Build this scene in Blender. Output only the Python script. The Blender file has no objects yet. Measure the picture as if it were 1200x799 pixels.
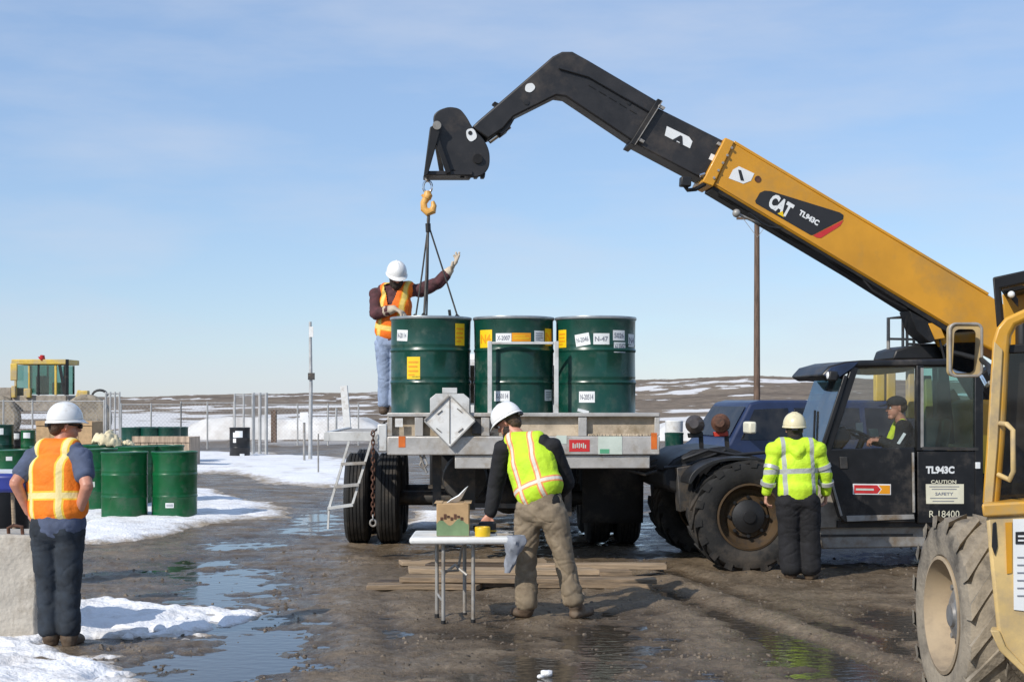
import bpy, bmesh, math, random
import numpy as np
from mathutils import Vector, Matrix
random.seed(7); np.random.seed(7)
R = math.radians
PI = math.pi
scene = bpy.context.scene
col = scene.collection

# ---------------------------------------------------------------- camera
HZ, EYE, F = 468.0, 1.75, 1667.0          # horizon row in the photograph, eye height, focal length in photograph pixels
cam_data = bpy.data.cameras.new('camera')
cam = bpy.data.objects.new('camera', cam_data)
col.objects.link(cam)
cam.location = (0, 0, EYE)
cam.rotation_euler = (R(90), 0, 0)
cam_data.sensor_width = 36
cam_data.lens = 36 * F / 1200
cam_data.shift_y = (HZ - 399.5) / 1200
cam_data.clip_start = 0.1
cam_data.clip_end = 6000
scene.camera = cam

# ---------------------------------------------------------------- world and sun
SUN_EL = R(36)
SUN_AZ = math.atan2(-0.68, -0.73)           # the sun stands behind the camera, to the left
w = bpy.data.worlds.new('World')
scene.world = w
w.use_nodes = True
nt = w.node_tree
nt.nodes.clear()
wo = nt.nodes.new('ShaderNodeOutputWorld')
bg = nt.nodes.new('ShaderNodeBackground')
sky = nt.nodes.new('ShaderNodeTexSky')
sky.sky_type = 'NISHITA'
sky.sun_disc = False
sky.sun_elevation = SUN_EL
sky.sun_rotation = SUN_AZ
sky.air_density = 1.0
sky.dust_density = 0.15
sky.ozone_density = 3.5
bg.inputs['Strength'].default_value = 0.11
tc = nt.nodes.new('ShaderNodeTexCoord')
mp = nt.nodes.new('ShaderNodeMapping')
mp.inputs['Scale'].default_value = (1.6, 1.6, 7.0)
mp.inputs['Rotation'].default_value = (0.06, 0.05, 0.4)
cn = nt.nodes.new('ShaderNodeTexNoise')
cn.inputs['Scale'].default_value = 2.6
cn.inputs['Detail'].default_value = 6
cn.inputs['Roughness'].default_value = 0.55
cr = nt.nodes.new('ShaderNodeValToRGB')
cr.color_ramp.elements[0].position = 0.41
cr.color_ramp.elements[0].color = (0, 0, 0, 1)
cr.color_ramp.elements[1].position = 0.74
cr.color_ramp.elements[1].color = (0.5, 0.5, 0.5, 1)
mx = nt.nodes.new('ShaderNodeMix')
mx.data_type = 'RGBA'
mx.inputs[7].default_value = (4.3, 4.7, 5.5, 1)      # thin cirrus veil
nt.links.new(tc.outputs['Generated'], mp.inputs['Vector'])
nt.links.new(mp.outputs[0], cn.inputs['Vector'])
nt.links.new(cn.outputs['Fac'], cr.inputs[0])
nt.links.new(cr.outputs[0], mx.inputs[0])
m0 = nt.nodes.new('ShaderNodeMix')
m0.data_type = 'RGBA'
m0.inputs[0].default_value = 0.52
m0.inputs[7].default_value = (2.3, 3.3, 5.2, 1)      # even high haze
nt.links.new(sky.outputs[0], m0.inputs[6])
nt.links.new(m0.outputs[2], mx.inputs[6])
nt.links.new(mx.outputs[2], bg.inputs['Color'])
nt.links.new(bg.outputs[0], wo.inputs['Surface'])

sd = bpy.data.lights.new('sun', 'SUN')
sd.energy = 3.0
sd.angle = R(0.5)
sd.color = (1.0, 0.94, 0.85)
sun = bpy.data.objects.new('sun', sd)
col.objects.link(sun)
sdir = Vector((math.sin(SUN_AZ) * math.cos(SUN_EL), math.cos(SUN_AZ) * math.cos(SUN_EL), math.sin(SUN_EL)))
sun.rotation_euler = sdir.to_track_quat('Z', 'Y').to_euler()
sun.location = sdir * 50
scene.view_settings.view_transform = 'Standard'
scene.view_settings.look = 'None'
scene.view_settings.exposure = 0.45
scene.view_settings.gamma = 1.0

# ---------------------------------------------------------------- helpers
def P(px, py, d):                            # the point at depth d seen at a place of the photograph
    return Vector(((px - 600) / F * d, d, EYE - (py - HZ) / F * d))

def G(px, py):                               # the ground point seen there
    d = EYE * F / (py - HZ)
    return Vector(((px - 600) / F * d, d, 0))

def _h(ix, iy, iz):
    n = (ix * 73856093) ^ (iy * 19349663) ^ (iz * 83492791)
    n = (n ^ (n >> 13)) & 0x7fffffff
    n = (n * 1274126177 + 12345) & 0x7fffffff
    n = (n ^ (n >> 15)) & 0x7fffffff
    n = (n * 668265263) & 0x7fffffff
    return ((n >> 8) & 0xffff) / 65535.0

def vnoise(x, y, z=0.0):
    x, y, z = np.broadcast_arrays(np.asarray(x, float), np.asarray(y, float), np.asarray(z, float))
    ix, iy, iz = (np.floor(a).astype(np.int64) for a in (x, y, z))
    fx, fy, fz = x - ix, y - iy, z - iz
    fx, fy, fz = (a * a * (3 - 2 * a) for a in (fx, fy, fz))
    r = 0
    for dx in (0, 1):
        for dy in (0, 1):
            for dz in (0, 1):
                wgt = (fx if dx else 1 - fx) * (fy if dy else 1 - fy) * (fz if dz else 1 - fz)
                r = r + wgt * _h(ix + dx, iy + dy, iz + dz)
    return r * 2 - 1

def fbm(x, y, z=0.0, o=4, g=0.5):
    r, a, s, t = 0, 1.0, 1.0, 0
    for i in range(o):
        r = r + a * vnoise(x * s + 17.3 * i, y * s - 9.1 * i, np.asarray(z) * s + 5.7 * i)
        t += a
        a *= g
        s *= 2.03
    return r / t

def orth(d, side):
    d = Vector(d).normalized()
    u = Vector(side) - d * d.dot(Vector(side))
    if u.length < 1e-5:
        u = d.orthogonal()
    u.normalize()
    return d, u, d.cross(u)

class MB:
    """collects shapes; build() links them as ONE mesh object"""
    def __init__(s):
        s.v, s.f, s.mi, s.cur = [], [], [], 0
    def add(s, vs, fs):
        b = len(s.v)
        s.v += [Vector(q) for q in vs]
        for f in fs:
            s.f.append(tuple(b + i for i in f))
            s.mi.append(s.cur)
        return s
    def bx(s, x0, x1, y0, y1, z0, z1):
        return s.add([(x0, y0, z0), (x1, y0, z0), (x1, y1, z0), (x0, y1, z0), (x0, y0, z1), (x1, y0, z1), (x1, y1, z1), (x0, y1, z1)],
                     [(0, 3, 2, 1), (4, 5, 6, 7), (0, 1, 5, 4), (1, 2, 6, 5), (2, 3, 7, 6), (3, 0, 4, 7)])
    def bar(s, p, q, wu, wv, side=(0, 1, 0)):      # box along a segment
        d, u, v = orth(Vector(q) - Vector(p), side)
        p, q = Vector(p), Vector(q)
        c = []
        for o in (p, q):
            for a, b in ((-1, -1), (1, -1), (1, 1), (-1, 1)):
                c.append(o + u * a * wu / 2 + v * b * wv / 2)
        return s.add(c, [(3, 2, 1, 0), (4, 5, 6, 7), (0, 1, 5, 4), (1, 2, 6, 5), (2, 3, 7, 6), (3, 0, 4, 7)])
    def tube(s, pts, r, n=8, closed=False):
        pts = [Vector(q) for q in pts]
        m = len(pts)
        rr = r if isinstance(r, (list, tuple)) else [r] * m
        u = None
        b = len(s.v)
        for i in range(m):
            if closed:
                d = pts[(i + 1) % m] - pts[i - 1]
            else:
                d = pts[min(i + 1, m - 1)] - pts[max(i - 1, 0)]
            d.normalize()
            if u is None:
                u = d.orthogonal().normalized()
            else:
                u = (u - d * d.dot(u)).normalized()
            v = d.cross(u)
            for k in range(n):
                a = 2 * PI * k / n
                s.v.append(pts[i] + (u * math.cos(a) + v * math.sin(a)) * rr[i])
        for i in range(m if closed else m - 1):
            for k in range(n):
                a, c = b + i * n + k, b + i * n + (k + 1) % n
                j = ((i + 1) % m - i) * n
                s.f.append((a, c, c + j, a + j))
                s.mi.append(s.cur)
        if not closed:
            s.f.append(tuple(b + k for k in range(n))[::-1]); s.mi.append(s.cur)
            s.f.append(tuple(b + (m - 1) * n + k for k in range(n))); s.mi.append(s.cur)
        return s
    def lathe(s, prof, n=32, o=(0, 0, 0), axis=(0, 0, 1), closed=False, caps=True):
        d, u, v = orth(axis, (1, 0, 0.001))
        o = Vector(o)
        b = len(s.v)
        for (r, z) in prof:
            for k in range(n):
                a = 2 * PI * k / n
                s.v.append(o + d * z + (u * math.cos(a) + v * math.sin(a)) * r)
        m = len(prof)
        for i in range(m if closed else m - 1):
            for k in range(n):
                a, c = i * n + k, i * n + (k + 1) % n
                e = ((i + 1) % m) * n - i * n
                s.f.append((b + a, b + c, b + c + e, b + a + e))
                s.mi.append(s.cur)
        if not closed and caps:
            if prof[0][0] > 1e-6:
                s.f.append(tuple(b + k for k in range(n))[::-1]); s.mi.append(s.cur)
            if prof[-1][0] > 1e-6:
                s.f.append(tuple(b + (m - 1) * n + k for k in range(n))); s.mi.append(s.cur)
        return s
    def prism(s, poly, ext):
        poly = [Vector(q) for q in poly]
        ext = Vector(ext)
        n = len(poly)
        return s.add(poly + [q + ext for q in poly],
                     [tuple(range(n))[::-1], tuple(range(n, 2 * n))] + [(i, (i + 1) % n, n + (i + 1) % n, n + i) for i in range(n)])
    def ball(s, c, r, n=12, m=8, sc=(1, 1, 1)):
        c = Vector(c)
        b = len(s.v)
        for i in range(m + 1):
            t = PI * i / m
            for k in range(n):
                a = 2 * PI * k / n
                s.v.append(c + Vector((math.sin(t) * math.cos(a) * r * sc[0], math.sin(t) * math.sin(a) * r * sc[1], math.cos(t) * r * sc[2])))
        for i in range(m):
            for k in range(n):
                a, q = b + i * n + k, b + i * n + (k + 1) % n
                s.f.append((a, a + n, q + n, q)); s.mi.append(s.cur)
        return s
    def text(s, txt, o, xd, yd, h, width=None, bold=0.0, fn=None):
        vs, fs = glyphs(txt, bold)
        if not vs:
            return s
        x0 = min(q[0] for q in vs); x1 = max(q[0] for q in vs)
        y0 = min(q[1] for q in vs); y1 = max(q[1] for q in vs)
        ky = h / (y1 - y0)
        kx = ky if width is None else width / (x1 - x0)
        o, xd, yd = Vector(o or (0, 0, 0)), Vector(xd).normalized(), Vector(yd).normalized()
        if fn:
            out = [fn((q[0] - x0) * kx, (q[1] - y0) * ky) for q in vs]
        else:
            out = [o + xd * (q[0] - x0) * kx + yd * (q[1] - y0) * ky for q in vs]
        return s.add(out, fs)
    def build(s, name, mat, parent=None, world=False, smooth=True, ang=38, bevel=0.0, seg=2):
        vs = s.v
        if world and parent is not None:
            mi = ROOT[parent.name].inverted()
            vs = [mi @ q for q in vs]
        me = bpy.data.meshes.new(name)
        me.from_pydata([tuple(q) for q in vs], [], s.f)
        mats = mat if isinstance(mat, (list, tuple)) else [mat]
        for m in mats:
            me.materials.append(m)
        if len(mats) > 1:
            me.polygons.foreach_set('material_index', s.mi)
        fix = bmesh.new()
        fix.from_mesh(me)
        bmesh.ops.remove_doubles(fix, verts=fix.verts, dist=1e-5)
        fix.to_mesh(me)
        fix.free()
        if smooth:
            me.polygons.foreach_set('use_smooth', [True] * len(me.polygons))
            me.set_sharp_from_angle(angle=R(ang))
        ob = bpy.data.objects.new(name, me)
        col.objects.link(ob)
        if parent is not None:
            ob.parent = parent
        if bevel:
            bv = ob.modifiers.new('bevel', 'BEVEL')
            bv.width = bevel
            bv.segments = seg
            bv.limit_method = 'ANGLE'
            bv.angle_limit = R(40)
            bv.harden_normals = False
        return ob

_glyph_cache = {}
def glyphs(txt, bold):
    key = (txt, bold)
    if key not in _glyph_cache:
        c = bpy.data.curves.new('lettering', 'FONT')
        c.body = txt
        c.offset = bold
        c.resolution_u = 3
        o = bpy.data.objects.new('lettering', c)
        col.objects.link(o)
        bpy.context.view_layer.update()
        me = bpy.data.meshes.new_from_object(o.evaluated_get(bpy.context.evaluated_depsgraph_get()))
        _glyph_cache[key] = ([tuple(q.co) for q in me.vertices], [tuple(p.vertices) for p in me.polygons])
        bpy.data.objects.remove(o)
        bpy.data.curves.remove(c)
        bpy.data.meshes.remove(me)
    return _glyph_cache[key]

ROOT = {}
def tag(o, label, cat, group=None):
    o['label'] = label
    o['category'] = cat
    if group:
        o['group'] = group
    return o

def thing(name, label, cat, loc=(0, 0, 0), rz=0.0, group=None):
    o = bpy.data.objects.new(name, None)
    o.empty_display_size = 0.2
    col.objects.link(o)
    o.location = loc
    o.rotation_euler = (0, 0, rz)
    ROOT[o.name] = Matrix.Translation(Vector(loc)) @ Matrix.Rotation(rz, 4, 'Z')
    return tag(o, label, cat, group)

def copy_tree(o, parent=None):
    c = o.copy()
    col.objects.link(c)
    if parent is not None:
        c.parent = parent
    for ch in list(o.children):
        copy_tree(ch, c)
    return c

def place(src, loc, rz, label, group=None, first=False):
    c = src if first else copy_tree(src)
    c.location = loc
    c.rotation_euler = (0, 0, rz)
    c['label'] = label
    if group:
        c['group'] = group
    ROOT[c.name] = Matrix.Translation(Vector(loc)) @ Matrix.Rotation(rz, 4, 'Z')
    return c

def kind(o, k):
    o['kind'] = k
    return o

# ---------------------------------------------------------------- materials
def node(t, typ, **kw):
    n = t.nodes.new(typ)
    for k, v in kw.items():
        setattr(n, k, v)
    return n

def ramp(t, a, b, ca=(0, 0, 0, 1), cb=(1, 1, 1, 1)):
    r = t.nodes.new('ShaderNodeValToRGB')
    r.color_ramp.elements[0].position = a
    r.color_ramp.elements[0].color = ca
    r.color_ramp.elements[1].position = b
    r.color_ramp.elements[1].color = cb
    return r

def rgb(c):
    return (c[0], c[1], c[2], 1)

def srgb(r, g, b):
    return tuple((x / 255 / 12.92) if x / 255 <= 0.04045 else ((x / 255 + 0.055) / 1.055) ** 2.4 for x in (r, g, b))

def mix(t, fac, a, b, blend='MIX'):
    m = t.nodes.new('ShaderNodeMix')
    m.data_type = 'RGBA'
    m.blend_type = blend
    for sock, val in ((0, fac), (6, a), (7, b)):
        if hasattr(val, 'links'):
            t.links.new(val, m.inputs[sock])
        elif sock == 0:
            m.inputs[0].default_value = val
        else:
            m.inputs[sock].default_value = rgb(val)
    return m.outputs[2]

def mat(name, c, rough=0.6, metal=0.0, var=0.12, scale=6.0, bump=0.0, bscale=40.0, dirt=None, dirt_amt=0.0, dscale=5.0, coat=0.0, rvar=0.12, spec=0.5, stretch=(1, 1, 1)):
    m = bpy.data.materials.new(name)
    m.use_nodes = True
    t = m.node_tree
    b = t.nodes['Principled BSDF']
    co = node(t, 'ShaderNodeTexCoord')
    mpn = node(t, 'ShaderNodeMapping')
    mpn.inputs['Scale'].default_value = stretch
    t.links.new(co.outputs['Object'], mpn.inputs[0])
    n = node(t, 'ShaderNodeTexNoise')
    n.inputs['Scale'].default_value = scale
    n.inputs['Detail'].default_value = 6
    n.inputs['Roughness'].default_value = 0.6
    t.links.new(mpn.outputs[0], n.inputs['Vector'])
    lo = tuple(max(0, x * (1 - 2 * var)) for x in c)
    hi = tuple(min(1, x * (1 + 2 * var)) for x in c)
    rp = ramp(t, 0.3, 0.7, rgb(lo), rgb(hi))
    t.links.new(n.outputs['Fac'], rp.inputs[0])
    out = rp.outputs[0]
    rsock = None
    if dirt is not None:
        n2 = node(t, 'ShaderNodeTexNoise')
        n2.inputs['Scale'].default_value = dscale
        n2.inputs['Detail'].default_value = 8
        n2.inputs['Roughness'].default_value = 0.68
        t.links.new(mpn.outputs[0], n2.inputs['Vector'])
        r2 = ramp(t, 0.62 - 0.3 * dirt_amt, 0.78 - 0.2 * dirt_amt)
        t.links.new(n2.outputs['Fac'], r2.inputs[0])
        out = mix(t, r2.outputs[0], out, dirt)
        rsock = r2.outputs[0]
    t.links.new(out, b.inputs['Base Color'])
    mr = node(t, 'ShaderNodeMapRange')
    mr.inputs['To Min'].default_value = max(0.03, rough - rvar)
    mr.inputs['To Max'].default_value = min(1, rough + rvar)
    t.links.new(n.outputs['Fac'], mr.inputs['Value'])
    if rsock is not None:
        mm = node(t, 'ShaderNodeMath', operation='MAXIMUM')
        m3 = node(t, 'ShaderNodeMath', operation='MULTIPLY')
        m3.inputs[1].default_value = 0.8
        t.links.new(rsock, m3.inputs[0])
        t.links.new(mr.outputs[0], mm.inputs[0])
        t.links.new(m3.outputs[0], mm.inputs[1])
        t.links.new(mm.outputs[0], b.inputs['Roughness'])
    else:
        t.links.new(mr.outputs[0], b.inputs['Roughness'])
    b.inputs['Metallic'].default_value = metal
    b.inputs['Specular IOR Level'].default_value = spec
    if coat:
        b.inputs['Coat Weight'].default_value = coat
        b.inputs['Coat Roughness'].default_value = 0.08
    if bump:
        n3 = node(t, 'ShaderNodeTexNoise')
        n3.inputs['Scale'].default_value = bscale
        n3.inputs['Detail'].default_value = 5
        t.links.new(mpn.outputs[0], n3.inputs['Vector'])
        bp = node(t, 'ShaderNodeBump')
        bp.inputs['Strength'].default_value = min(1, bump)
        bp.inputs['Distance'].default_value = 0.02
        t.links.new(n3.outputs['Fac'], bp.inputs['Height'])
        t.links.new(bp.outputs[0], b.inputs['Normal'])
    return m

MUD = (0.15, 0.115, 0.08)
M = {}
M['cat_yellow'] = mat('yellow_paint', (0.62, 0.29, 0.018), 0.38, var=0.07, scale=1.6, dirt=(0.43, 0.235, 0.05), dirt_amt=0.42, coat=0.12, dscale=1.4)
M['loader_yellow'] = mat('worn_yellow_paint', (0.60, 0.31, 0.03), 0.45, var=0.08, scale=3, dirt=(0.42, 0.30, 0.14), dirt_amt=0.5, dscale=4, coat=0.1)
M['loader_pale'] = mat('faded_yellow_paint', (0.60, 0.43, 0.18), 0.55, var=0.1, scale=3, dirt=(0.38, 0.295, 0.18), dirt_amt=0.65, dscale=4)
M['far_yellow'] = mat('far_yellow_paint', (0.66, 0.46, 0.08), 0.5, var=0.1, dirt=(0.35, 0.3, 0.24), dirt_amt=0.5, dscale=1.5)
M['black_steel'] = mat('black_steel', (0.015, 0.015, 0.016), 0.5, var=0.2, scale=3, dirt=(0.06, 0.05, 0.04), dirt_amt=0.25, dscale=2.5, rvar=0.12, spec=0.35)
M['black_worn'] = mat('worn_black_steel', (0.021, 0.020, 0.021), 0.48, var=0.2, scale=4, dirt=(0.075, 0.06, 0.048), dirt_amt=0.4, dscale=1.6, stretch=(1, 1, 1))
M['black_cab'] = mat('black_cab_paint', (0.011, 0.011, 0.012), 0.38, var=0.2, dirt=(0.07, 0.06, 0.05), dirt_amt=0.3, dscale=3)
M['black_plastic'] = mat('black_plastic', (0.014, 0.014, 0.015), 0.5, var=0.15)
M['blue_visor'] = mat('blue_black_visor', (0.02, 0.035, 0.08), 0.25, var=0.2)
M['grey_steel'] = mat('grey_steel', (0.34, 0.33, 0.31), 0.5, metal=0.25, var=0.12, dirt=(0.2, 0.15, 0.1), dirt_amt=0.45, dscale=4)
M['alu'] = mat('weathered_aluminium', (0.50, 0.48, 0.45), 0.45, metal=0.3, var=0.1, scale=4, dirt=(0.3, 0.24, 0.17), dirt_amt=0.4, dscale=3, bump=0.1)
M['alu_white'] = mat('pale_aluminium', (0.62, 0.62, 0.6), 0.45, metal=0.2, var=0.08, dirt=(0.35, 0.3, 0.24), dirt_amt=0.3)
M['sand'] = mat('sandy_recess', (0.46, 0.38, 0.28), 0.8, var=0.15, dirt=(0.25, 0.19, 0.12), dirt_amt=0.4, dscale=5, bump=0.2)
M['dark_steel'] = mat('dark_steel', (0.05, 0.048, 0.046), 0.55, metal=0.2, var=0.2, dirt=MUD, dirt_amt=0.4)
M['rust'] = mat('rusty_steel', (0.11, 0.05, 0.03), 0.75, metal=0.2, var=0.3, scale=20, bump=0.3)
M['rubber'] = mat('black_rubber', (0.016, 0.0155, 0.015), 0.8, var=0.2, dirt=(0.07, 0.057, 0.044), dirt_amt=0.45, dscale=3, bump=0.15)
M['rubber_dusty'] = mat('dusty_rubber', (0.15, 0.132, 0.108), 0.9, var=0.25, dirt=(0.34, 0.29, 0.22), dirt_amt=0.95, dscale=3, bump=0.35)
M['rim_gold'] = mat('muddy_shaded_gold_rim', (0.075, 0.042, 0.014), 0.75, var=0.2, dirt=(0.022, 0.017, 0.013), dirt_amt=0.6, dscale=6)  # muddy gold, lowered so the wheel's shade is in the colour
M['rim_cream'] = mat('dusty_cream_rim', (0.48, 0.375, 0.245), 0.75, var=0.12, dirt=(0.24, 0.19, 0.135), dirt_amt=0.75, dscale=3)
M['hub_grey'] = mat('grey_hub', (0.24, 0.245, 0.25), 0.5, metal=0.3, var=0.2, dirt=MUD, dirt_amt=0.5)
M['drum_dark'] = mat('dark_green_enamel', (0.004, 0.050, 0.034), 0.30, var=0.14, scale=3, dirt=(0.045, 0.085, 0.065), dirt_amt=0.38, dscale=5, rvar=0.10, bump=.03, bscale=9)
M['drum_green'] = mat('bright_green_enamel', (0.005, 0.095, 0.030), 0.30, var=0.12, scale=3, dirt=(0.06, 0.11, 0.065), dirt_amt=0.38, dscale=5, rvar=0.10, bump=.03, bscale=9)
M['drum_black'] = mat('black_drum_enamel', (0.012, 0.012, 0.013), 0.35, var=0.1)
M['ring_steel'] = mat('galvanised_ring', (0.40, 0.42, 0.42), 0.35, metal=0.7, var=0.1)
M['label_white'] = mat('white_label', (0.76, 0.78, 0.78), 0.5, var=0.03)
M['label_yellow'] = mat('yellow_label', (0.82, 0.56, 0.01), 0.5, var=0.03)
M['label_orange'] = mat('orange_label', (0.80, 0.32, 0.01), 0.5, var=0.03)
M['label_cream'] = mat('cream_label', (0.74, 0.71, 0.55), 0.55, var=0.05)
M['label_red'] = mat('red_label', (0.55, 0.03, 0.03), 0.45, var=0.05)
M['label_green'] = mat('green_label', (0.10, 0.36, 0.20), 0.45, var=0.05)
M['label_pale'] = mat('pale_label', (0.55, 0.62, 0.55), 0.5, var=0.06)
M['ink'] = mat('black_ink', (0.02, 0.02, 0.022), 0.5, var=0.05)
M['ink_grey'] = mat('grey_ink', (0.22, 0.23, 0.27), 0.5, var=0.05)
M['white_plastic'] = mat('white_plastic', (0.74, 0.74, 0.72), 0.4, var=0.05, dirt=(0.5, 0.46, 0.4), dirt_amt=0.25)
M['hat_white'] = mat('white_hard_hat', (0.80, 0.80, 0.78), 0.3, var=0.04, dirt=(0.5, 0.46, 0.4), dirt_amt=0.1, coat=0.3)
M['hat_cream'] = mat('cream_hard_hat', (0.74, 0.66, 0.42), 0.35, var=0.04, dirt=(0.45, 0.4, 0.3), dirt_amt=0.15, coat=0.2)
M['wood'] = mat('weathered_plank', (0.30, 0.215, 0.135), 0.7, var=0.28, scale=5, dirt=(0.085, 0.065, 0.045), dirt_amt=0.6, dscale=4, bump=0.25, stretch=(0.4, 6, 6))
M['wood_pale'] = mat('pale_plank', (0.38, 0.28, 0.18), 0.7, var=0.22, scale=5, dirt=(0.13, 0.095, 0.065), dirt_amt=0.5, dscale=4, bump=0.25, stretch=(0.4, 6, 6))
M['wood_dark'] = mat('wet_dark_plank', (0.10, 0.07, 0.046), 0.5, var=0.25, scale=5, dirt=(0.07, 0.05, 0.035), dirt_amt=0.5, dscale=4, bump=0.25, stretch=(0.4, 6, 6))
M['crate_wood'] = mat('crate_wood', (0.42, 0.32, 0.23), 0.8, var=0.18, scale=3, dirt=(0.22, 0.16, 0.12), dirt_amt=0.4, bump=0.2, stretch=(4, 4, 0.5))
M['tan_card'] = mat('tan_board', (0.52, 0.35, 0.19), 0.8, var=0.1)
M['pole_wood'] = mat('creosoted_pole', (0.13, 0.085, 0.06), 0.8, var=0.3, scale=4, bump=0.3, stretch=(6, 6, 0.4))
M['concrete'] = mat('concrete', (0.44, 0.405, 0.35), 0.9, var=0.12, scale=5, dirt=(0.25, 0.21, 0.16), dirt_amt=0.4, dscale=3, bump=0.5, bscale=30)
M['snow_wall'] = mat('packed_snow', (0.66, 0.65, 0.63), 0.8, var=0.08, scale=0.8, dirt=(0.5, 0.46, 0.42), dirt_amt=0.45, dscale=0.9, bump=0.3, bscale=6)
M['galv'] = mat('galvanised_wire', (0.46, 0.46, 0.45), 0.5, metal=0.35, var=0.1)
M['skin'] = mat('skin', (0.56, 0.30, 0.21), 0.5, var=0.08, scale=25)
M['skin_red'] = mat('ruddy_skin', (0.52, 0.235, 0.155), 0.5, var=0.08, scale=25)
M['hair'] = mat('dark_hair', (0.03, 0.02, 0.014), 0.7, var=0.3, scale=60, bump=0.6, bscale=120)
M['hair_brown'] = mat('brown_hair', (0.075, 0.045, 0.026), 0.7, var=0.3, scale=60, bump=0.6, bscale=120)
M['denim_dark'] = mat('dark_denim', (0.019, 0.026, 0.036), 0.85, var=0.3, scale=9, bump=0.25, bscale=220)
M['denim_pale'] = mat('pale_blue_denim', (0.27, 0.34, 0.48), 0.85, var=0.12, scale=8, bump=0.25, bscale=220)
M['khaki'] = mat('khaki_canvas', (0.235, 0.185, 0.125), 0.85, var=0.18, scale=6, bump=0.25, bscale=200, dirt=(0.14, 0.105, 0.07), dirt_amt=0.35, dscale=5)
M['black_cloth'] = mat('black_cloth', (0.009, 0.009, 0.011), 0.85, var=0.3, scale=10, bump=0.2, bscale=160)
M['shirt_blue'] = mat('slate_blue_shirt', (0.075, 0.095, 0.155), 0.85, var=0.14, scale=8, bump=0.2, bscale=180)
M['shirt_maroon'] = mat('maroon_shirt', (0.085, 0.030, 0.034), 0.85, var=0.25, scale=12, bump=0.2, bscale=180)
M['boot'] = mat('muddy_boot', (0.10, 0.065, 0.04), 0.7, var=0.25, dirt=(0.16, 0.125, 0.09), dirt_amt=0.5, bump=0.2)
M['glove'] = mat('tan_leather_glove', (0.50, 0.42, 0.32), 0.75, var=0.15, scale=14, bump=0.2)
M['glasses'] = mat('dark_glasses', (0.01, 0.01, 0.012), 0.12, var=0.05)
M['blue_paint'] = mat('dark_blue_car_paint', (0.016, 0.028, 0.078), 0.4, var=0.08, dirt=(0.06, 0.062, 0.07), dirt_amt=0.35, dscale=2, coat=0.15)
M['chrome'] = mat('chrome', (0.7, 0.7, 0.7), 0.12, metal=1.0, var=0.03)
M['red_lens'] = mat('red_lens', (0.45, 0.02, 0.015), 0.2, var=0.1)
M['orange_lens'] = mat('orange_lens', (0.66, 0.16, 0.03), 0.25, var=0.1)
M['hook_orange'] = mat('orange_hook_paint', (0.72, 0.38, 0.09), 0.45, var=0.12, scale=12)
M['red_paint'] = mat('red_paint', (0.55, 0.05, 0.03), 0.4, var=0.08)
M['blue_plastic'] = mat('blue_plastic', (0.02, 0.035, 0.24), 0.45, var=0.15)
M['tape_yellow'] = mat('yellow_tape', (0.76, 0.50, 0.02), 0.4, var=0.05)
M['box_card'] = mat('printed_cardboard', (0.46, 0.30, 0.15), 0.75, var=0.1)
M['box_green'] = mat('green_print', (0.16, 0.24, 0.12), 0.7, var=0.12)
M['rag'] = mat('cream_rag', (0.72, 0.62, 0.40), 0.9, var=0.12, scale=8, bump=0.2)
M['bag_grey'] = mat('translucent_grey_bag', (0.27, 0.29, 0.33), 0.3, var=0.15, scale=10)
M['seat'] = mat('black_seat_vinyl', (0.018, 0.018, 0.02), 0.5, var=0.2)
M['mirror'] = mat('mirror_glass', (0.5, 0.5, 0.5), 0.03, metal=1.0, var=0.02, rvar=0.01)
M['ambler'] = mat('green_interior', (0.10, 0.13, 0.08), 0.6, var=0.3)
M['grey_dust'] = mat('dusty_grey_body', (0.33, 0.29, 0.24), 0.8, var=0.15, dirt=(0.2, 0.17, 0.14), dirt_amt=0.4)
M['white_paint'] = mat('white_paint', (0.74, 0.74, 0.72), 0.5, var=0.05, dirt=(0.45, 0.4, 0.34), dirt_amt=0.3)

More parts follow.
